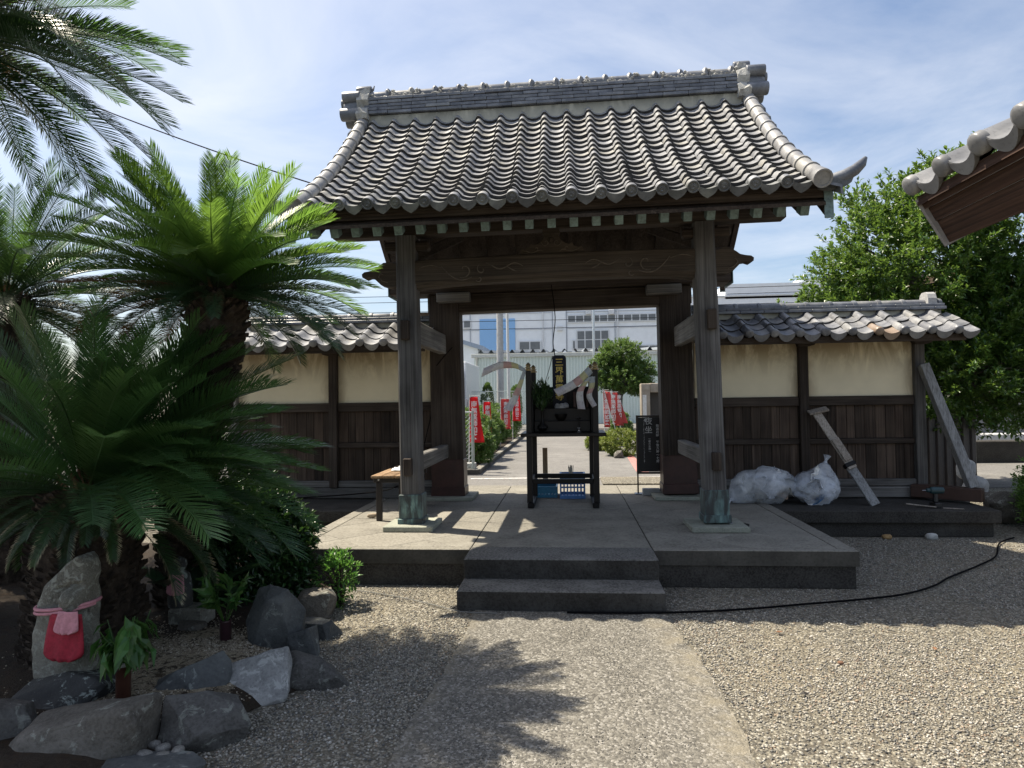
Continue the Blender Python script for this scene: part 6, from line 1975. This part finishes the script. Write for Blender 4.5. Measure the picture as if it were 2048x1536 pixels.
chain_fence((-4.4, 22.6, GZ), (1.2, 22.6, GZ), 1.75, 'green-grey chain-link fence in front of the corrugated warehouse', .09)
m_ = MB(); m_.box((-1.72, 5.42, GZ + .10), (.18, .18, .20), ch=.01); tag(m_.build('fence_footing', M['granite']), 'square grey footing block under the end of the chain-link fence', 'block')

# clipped columns
def conifer(x, y, h, r, label, seed):
    root = thing('columnar_conifer', (x, y, GZ), label, 'tree')
    tp, td = crown_points(1100, (x, y, GZ + h * .55), (r, r, h * .5), seed, .06, .8)
    td = unit(td + np.array([0, 0, .9]))
    P, D_, N_, L_, W_ = twig_leaves(tp, td, 9, .08, .07, .4, .5)
    link('crown', leaf_mesh('crown', P, D_, N_, L_, W_, M['hedge']), root, (0, 0, 0))
    m_ = MB(); m_.tube([(x, y, GZ), (x, y, GZ + h * .4)], [.06, .04], 8); m_.build('trunk', M['bark'], root, True)
conifer(-2.32, 23.6, 1.9, .26, 'clipped columnar conifer beside the thin white pole', 31.1)
conifer(-3.62, 23.6, 2.0, .27, 'clipped columnar conifer behind the red banners', 33.4)
# old spreading tree with clouded crown
M['podo'] = m_leaf('dense_tree_leaf', (.045, .10, .022), (.13, .21, .05), .32, .45, .25, .02, True, None, (.25, .38, .08))
tree('old_tree', (2.0, 18.2, GZ + .15), [(2.05, 18.2, GZ + .1), (1.98, 18.2, .8), (1.92, 18.2, 1.3), (2.0, 18.2, 1.9)], [.34, .20, .17, .12],
     [((2.05, 18.2, 3.15), (.78, .75, .52), 700), ((1.50, 18.1, 2.75), (.55, .6, .42), 450), ((2.65, 18.1, 2.55), (.62, .6, .45), 500), ((2.15, 17.8, 2.25), (.75, .6, .42), 550), ((1.45, 18.0, 2.15), (.42, .45, .26), 260), ((2.75, 18.0, 1.95), (.45, .45, .24), 240)],
     M['podo'], 'old tree with a clouded rounded crown and swollen trunk beyond the gate', 5.1, .085, .45, 16, .15)
# stone gate pillar with a recess and a white notice
pl = thing('concrete_pillar', (3.05, 16.6, GZ), 'squat concrete gate pillar with a dark recess and a narrow white notice', 'pillar')
Mpc = m_stone('aged_concrete', (.20, .17, .13), (.31, .27, .22), (.40, .36, .31), 3, .9, .3)
m_ = MB(); m_.box((2.73, 16.6, 1.12), (.30, .5, 1.86), ch=.02); m_.build('pier', Mpc, pl)
m_ = MB(); m_.box((3.45, 16.62, 1.90), (1.14, .46, .32), ch=.02); m_.build('lintel', Mpc, pl)
m_ = MB(); m_.box((3.45, 16.80, 1.0), (1.14, .08, 1.6), ch=.01); m_.build('recess_panel', m_plain('dark_bronze', (.05, .045, .04), .5), pl)
m_ = MB(); m_.box((2.69, 16.345, 1.20), (.13, .01, .92), ch=.002); m_.build('white_notice', Mpole, pl)
# poles
m_ = MB(); m_.tube([(-3.26, 26, GZ), (-3.22, 26, 9.5)], [.19, .15], 14); up_ = thing('utility_pole', (-3.26, 26, GZ), 'thick grey concrete utility pole before the corrugated warehouse', 'pole'); m_.build('shaft', M['granite'], up_, True)
m_ = MB()
for k in range(7): m_.tube([(-3.45, 26, 4.0 + k * .42), (-3.02, 26, 4.0 + k * .42)], .012, 5)
m_.build('step_bolt', Mg, up_)
m_ = MB(); m_.box((-3.23, 25.9, 7.4), (1.4, .08, .08)); m_.build('cross_arm', Mg, up_)
m_ = MB(); m_.tube([(-2.46, 22, GZ), (-2.52, 22, 7.5)], [.07, .05], 10); tag(m_.build('steel_pole', Mpole, None, True), 'thin white steel pole next to the utility pole', 'pole')
m_ = MB(); m_.tube([(1.19, 22, GZ), (1.25, 22, 8.0)], [.06, .05], 10); tag(m_.build('steel_pole', m_plain('bright_steel', (.62, .63, .64), .25, .8), None, True), 'slim bright steel flagpole rising in front of the old tree', 'pole')

# corrugated warehouse
wh = thing('warehouse', (2, 31, GZ), 'low pale green corrugated metal warehouse behind the lane', 'building')
Mcor = m_plain('pale_green_sheet', (.66, .74, .69), .45, nz=.06)
m_ = MB(); x = -5.1; z0, z1, yy = GZ, 4.0, 30.0; i = 0
vs_ = []
while x < 12.0:
    for dx_, dy_ in ((0, 0), (.055, 0), (.085, -.05), (.14, -.05), (.17, 0)):
        vs_.append((x + dx_, yy + dy_))
    x += .17
for (a, b_) in vs_: m_.v += [(a, b_, z0), (a, b_, z1)]
m_.f = [(2 * k, 2 * k + 2, 2 * k + 3, 2 * k + 1) for k in range(len(vs_) - 1)]
m_.build('front_sheet', Mcor, wh)
m_ = MB(); m_.box((3.45, 34.0, 2.0), (17.0, 7.9, 3.6)); m_.build('hall', Mcor, wh)
m_ = MB(); m_.box((3.4, 29.93, 4.02), (17.3, .16, .20), ch=.01); m_.build('gutter', m_plain('cream_gutter', (.56, .58, .54), .5), wh)
m_ = MB(); x = -5.15
prof_ = []
while x < 12:
    prof_ += [(x, 4.17), (x + .28, 4.17), (x + .40, 4.34), (x + .46, 4.34)]; x += .58
m_.v = [(a, 29.95, z) for a, z in prof_] + [(a, 38.0, z + .5) for a, z in prof_]
n_ = len(prof_); m_.f = [(k, k + 1, n_ + k + 1, n_ + k) for k in range(n_ - 1)]
m_.build('folded_roof', m_plain('grey_folded_roof', (.20, .22, .24), .5), wh)
m_ = MB(); m_.tube([(-4.95, 29.85, GZ), (-4.95, 29.85, 3.95)], .05, 8); m_.build('downpipe', m_plain('cream_pipe', (.6, .58, .5), .5), wh, True)
# factory
fa = thing('factory', (5, 55, GZ), 'tall white factory with a blue shutter and rows of grey windows', 'building')
Mfa = m_plain('white_sheet_wall', (.84, .87, .90), .5, nz=.04, nscale=2)
Mfw = m_plain('white_frame', (.70, .72, .74), .5); Mgl = m_plain('grey_glass', (.16, .17, .18), .2, nz=.1, nscale=3); Mblue = m_plain('blue_shutter', (.27, .50, .82), .5, nz=.05)
m_ = MB(); m_.box((7.2, 57, 5.3), (33.6, 9, 10.2)); m_.build('wall', Mfa, fa)
m_ = MB(); m_.box((17.4, 56, 10.75), (7.0, 7, 1.3)); m_.build('rooftop_block', Mfa, fa)
m_ = MB(); m_.box((23.6, 55.5, 11.0), (6.5, 5, 1.6)); m_.build('rooftop_block', Mfa, fa)
m_ = MB(); m_.box((7.2, 52.45, 10.35), (33.8, .12, .14)); m_.build('parapet', Mfw, fa)
for x in (-8.6, -1.2, .05, 4.3, 10.5):
    m_ = MB(); m_.box((x, 52.46, 5.3), (.07, .08, 10.1)); m_.build('wall_joint', m_plain('joint_grey', (.42, .45, .5), .5) if 'jg' not in M else M['jg'], fa)
for z in (3.4, 5.3, 7.85, 9.3):
    m_ = MB(); m_.box((7.2, 52.47, z), (33.4, .05, .05)); m_.build('wall_joint', m_plain('joint_grey', (.48, .51, .56), .5), fa)
for x in (-2.05, 4.55, 9.2):
    m_ = MB(); m_.tube([(x, 52.35, .2), (x, 52.35, 10.2)], .07, 8); m_.build('downpipe', Mfw, fa, True)
m_ = MB(); m_.box((-1.2 + .62, 52.44, 5.3), (1.12, .10, 10.1)); m_.build('pilaster', Mfa, fa)
m_ = MB(); m_.box((-6.15, 52.44, 6.9), (3.2, .10, 3.9), ch=.02); m_.build('blue_shutter', Mblue, fa)
def window(x0, x1, z0, z1, nx, nz_):
    fx = MB(); fx.box(((x0 + x1) / 2, 52.44, (z0 + z1) / 2), (x1 - x0 + .12, .10, z1 - z0 + .12)); w = fx.build('window', Mfw, fa)
    for i in range(nx):
        for j in range(nz_):
            a0 = x0 + (x1 - x0) * i / nx + .05; a1 = x0 + (x1 - x0) * (i + 1) / nx - .05
            b0 = z0 + (z1 - z0) * j / nz_ + .04; b1 = z0 + (z1 - z0) * (j + 1) / nz_ - .04
            m_ = MB(); m_.box(((a0 + a1) / 2, 52.385, (b0 + b1) / 2), (a1 - a0, .02, b1 - b0)); m_.build('pane', Mgl, w)
window(.15, 8.6, 8.38, 8.98, 12, 1)
window(.95, 3.75, 6.0, 7.6, 4, 2)
window(-4.2, -2.3, 6.0, 6.75, 2, 1); window(-1.35 + 1.9, .95 - .15, 6.0, 6.75, 1, 1); window(-9.2, -8.55, 8.1, 8.75, 1, 1)
window(5.0, 9.5, 5.6, 6.2, 4, 1); window(11.0, 15.5, 8.38, 8.98, 6, 1)
for (x, z) in ((-.9 + 2.9, 9.25), (4.0, 9.2), (-.55, 7.85)):
    m_ = MB(); m_.box((x, 52.3, z), (.5, .3, .42), ch=.02); m_.build('vent_hood', Mfw, fa)
# smaller annex with sloping roof, left
an = thing('annex', (-8, 38, GZ), 'pale blue-white annex with a sloping roof left of the warehouse', 'building')
m_ = MB(); m_.prism([(-8.0, GZ), (-5.7, GZ), (-5.7, 4.9), (-8.0, 5.65)], 6, lambda u, v, w: (u, 36 + w, v)); m_.build('wall', Mfa, an)
m_ = MB(); m_.prism([(-8.2, 5.71), (-5.3, 4.77), (-5.3, 5.05), (-8.2, 5.99)], 6.6, lambda u, v, w: (u, 35.7 + w, v)); m_.build('roof', m_plain('blue_grey_roof', (.30, .36, .45), .5), an)
m_ = MB(); m_.box((-6.4, 35.96, 2.9), (.6, .05, 1.6)); m_.build('window', Mgl, an)

# vehicles seen in slivers past the left post
Mvw = m_plain('white_van_paint', (.70, .72, .74), .25); Mvd = m_plain('dark_car_paint', (.03, .035, .045), .2); Mgl2 = m_plain('car_glass', (.04, .05, .06), .08); Mtyre = m_plain('tyre_rubber', (.015, .015, .016), .8)
def wheels(v, xs_, ys_, r):
    for x in xs_:
        for y in ys_:
            m_ = MB(); m_.lathe([(r * .45, -.09), (r * .9, -.10), (r, -.07), (r, .07), (r * .9, .10), (r * .45, .09)], (x, y, GZ + r), 18, Matrix.Rotation(rad(90), 3, 'Y')); w = m_.build('wheel', Mtyre, v, True)
            m_ = MB(); m_.lathe([(.03, -.105), (r * .55, -.10), (r * .55, .10), (.03, .105)], (x, y, GZ + r), 14, Matrix.Rotation(rad(90), 3, 'Y')); m_.build('rim', Mg, w, True)
tk = thing('truck', (-5.4, 21, GZ), 'white truck cab with black mirrors parked behind the chain-link fence', 'truck')
m_ = MB(); m_.prism([(18.9, .75), (21.0, .75), (21.0, 2.75), (19.5, 2.75), (19.1, 2.3), (18.9, 1.6)], 1.9, lambda u, v, w: (-6.2 + w, u, v)); m_.build('cab', Mvw, tk)
m_ = MB(); m_.prism([(18.94, 1.70), (19.08, 2.22), (19.06, 2.22), (18.92, 1.70)], 1.6, lambda u, v, w: (-6.05 + w, u - .05, v)); m_.build('windscreen', Mgl2, tk)
m_ = MB(); m_.box((-5.25, 23.2, 2.0), (2.1, 4.2, 2.4), ch=.03); m_.build('cargo_box', Mvw, tk)
m_ = MB(); m_.box((-5.25, 21.9, .62), (1.7, 6.0, .2)); m_.build('chassis', Mtyre, tk)
for x in (-6.3, -4.2): 
    m_ = MB(); m_.box((x, 18.95, 1.85), (.12, .10, .36), ch=.03); mr = m_.build('mirror', Mtyre, tk)
    m_ = MB(); m_.tube([(x, 18.97, 2.05), (x * .5 - 2.62, 19.05, 2.2)], .015, 6); m_.build('mirror_arm', Mtyre, mr)
for x in (-5.95, -4.55):
    m_ = MB(); m_.box((x, 18.88, .98), (.26, .05, .18), ch=.02); m_.build('headlight', Mg, tk)
wheels(tk, (-6.0, -4.5), (19.6, 23.9), .38)
cr_ = thing('parked_car', (-3.6, 14, GZ), 'dark parked car behind the chain-link fence end', 'car')
side = [(0, .28), (0, .62), (.15, .80), (1.05, .92), (1.65, 1.38), (2.9, 1.42), (3.6, 1.0), (3.9, .95), (3.95, .5), (3.9, .28)]
m_ = MB(); m_.prism(side, 1.6, lambda u, v, w: (-4.5 + w, 12.0 + u, GZ + v)); bd = m_.build('body', Mvd, cr_)
m_ = MB(); m_.prism([(1.12, .95), (1.66, 1.33), (1.60, 1.33), (1.06, .95)], 1.4, lambda u, v, w: (-4.4 + w, 11.985 + u, GZ + v + .012)); m_.build('windscreen', Mgl2, cr_)
m_ = MB(); m_.box((-2.895, 14.2, GZ + 1.15), (.012, 1.5, .30), ch=.003); m_.build('side_window', Mgl2, cr_)
for x in (-4.2, -3.2):
    m_ = MB(); m_.box((x, 11.99, GZ + .66), (.3, .05, .13), ch=.02); m_.build('headlight', Mg, cr_)
wheels(cr_, (-4.42, -2.98), (12.75, 15.1), .29)

# overhead wires
def wire(p0, p1, sag, label, r=.006):
    p0 = Vector(p0); p1 = Vector(p1)
    m_ = MB(); m_.tube([p0.lerp(p1, k / 20) - Vector((0, 0, sag * 4 * (k / 20) * (1 - k / 20))) for k in range(21)], r, 5)
    return tag(m_.build('overhead_wire', Mc, None, True), label, 'wire', 'overhead wires')
wire((-9.5, 2.2, 7.2), (-1.9, .62, 3.75), .15, 'single thin wire running from the sky down to the gate roof', .008)
for z, s_, lab in ((6.9, .5, 'topmost of the overhead wires crossing before the factory'), (6.55, .45, 'second overhead wire down, close under the topmost one'), (5.9, .3, 'middle overhead wire crossing before the factory'), (5.3, .25, 'second lowest overhead wire before the factory'), (4.9, .25, 'lowest overhead wire, just above the warehouse roof')):
    wire((-40, 26.3, z + .5), (40, 26.3, z + .4), s_, lab, .014)
wire((-12, 24, 4.9), (-3.2, 26, 6.3), .35, 'service wire sagging to the utility pole from beyond the annex', .018)
wire((-3.2, 26, 6.2), (.3, 24, 9.6), .5, 'service wire rising from the utility pole over the warehouse', .018)
cable([(-.10, 1.40, 2.95), (-.06, 1.40, 2.55), (-.09, 1.42, 2.25), (-.07, 1.44, 2.08)], .006, 'black cord hanging from the lintel down to the navy tablet', Mc)
cable([(-.10, 1.40, 2.08), (-.14, 1.36, 1.92), (-.19, 1.2, 1.74), (-.20, 1.1, 1.60)], .004, 'thin black lead looping from the navy tablet to the flower vase', Mc)

# yard to the right of the wall: fence, stones, low walls
df = thing('corrugated_fence', (5.2, 3.0, .2), 'dark corrugated metal fence behind the end of the right wall', 'fence')
m_ = MB(); x = 4.45; vs_ = []
while x < 5.55:
    for dx_, dy_ in ((0, 0), (.03, 0), (.05, -.03), (.09, -.03), (.11, 0)): vs_.append((x + dx_, 2.75 + dy_))
    x += .11
for (a, b_) in vs_: m_.v += [(a, b_, .3), (a, b_, 1.22)]
m_.f = [(2 * k, 2 * k + 2, 2 * k + 3, 2 * k + 1) for k in range(len(vs_) - 1)]
o = m_.build('sheet', m_plain('brown_grey_sheet', (.055, .048, .048), .5), df); o.modifiers.new('thickness', 'SOLIDIFY').thickness = .004
m_ = MB(); m_.box((5.0, 2.79, 1.235), (1.2, .06, .05), ch=.004); m_.build('cap_rail', m_plain('brown_rail', (.05, .042, .04), .5), df)
put_rock('boulder', (5.02, 2.05, .60), (.115, .10, .145), M['granite'], 51.0, 'egg-shaped grey stone balanced on another behind the prop', 'boulder', rough=.08)
put_rock('boulder', (5.10, 2.0, .38), (.15, .12, .17), M['granite'], 52.0, 'grey stone under the egg-shaped one behind the prop', 'boulder', rot=(0, .4, 0), rough=.1)
put_boulder((5.22, 1.62, .20), (.26, .2, .20), RK['brown'], 53.0, 'broad dark brown rock at the end of the right wall footing')
put_boulder((4.85, 1.92, .26), (.16, .13, .18), RK['brown'], 54.0, 'dark stump-like rock wedged behind the prop foot')
m_ = MB(); m_.box((9.0, 7.0, .32), (7.4, .3, .62), ch=.02); tag(m_.build('low_wall', M['concretedark']), 'low dark concrete wall running behind the right-hand yard', 'wall')
m_ = MB(); m_.box((9.3, 11.2, .36), (8, .6, .32), ch=.02); tag(m_.build('stone_kerb', M['granite']), 'pale granite kerb in the sunlit yard behind the low dark wall', 'kerb')
m_ = MB(); m_.box((6.75, 10.4, .40), (1.2, .5, .38), ch=.02); tag(m_.build('granite_step', M['granite']), 'square granite step at the near end of the pale kerb', 'step')
m_ = MB(); m_.box((11.0, 15.5, .85), (14, .3, 1.3), ch=.02); tag(m_.build('block_wall', m_stone('grey_block_wall', (.13, .13, .13), (.2, .2, .2), (.28, .28, .28), 3)), 'grey block wall at the back of the yard behind the tree', 'wall')
m_ = MB(); m_.prism([(0, 0), (14, 0), (14, 5.5), (7, 7.5), (0, 5.5)], 9, lambda u, v, w: (12 + u, 28 + w, .2 + v)); hs = thing('house', (19, 30, .2), 'tan gabled house far behind the tree on the right', 'house'); m_.build('wall', m_plain('tan_wall', (.5, .36, .24), .8), hs)
m_ = MB(); m_.prism([(-.4, 5.35), (7, 7.5), (14.4, 5.35), (14.4, 5.6), (7, 7.78), (-.4, 5.6)], 9.8, lambda u, v, w: (12 + u, 27.6 + w, .2 + v)); m_.build('roof', m_plain('brown_roof', (.12, .09, .08), .6), hs)
for k in range(3):
    m_ = MB(); m_.box((14 + k * 4, 27.98, 2.2), (1.4, .06, 1.3)); m_.build('window', Mgl, hs)
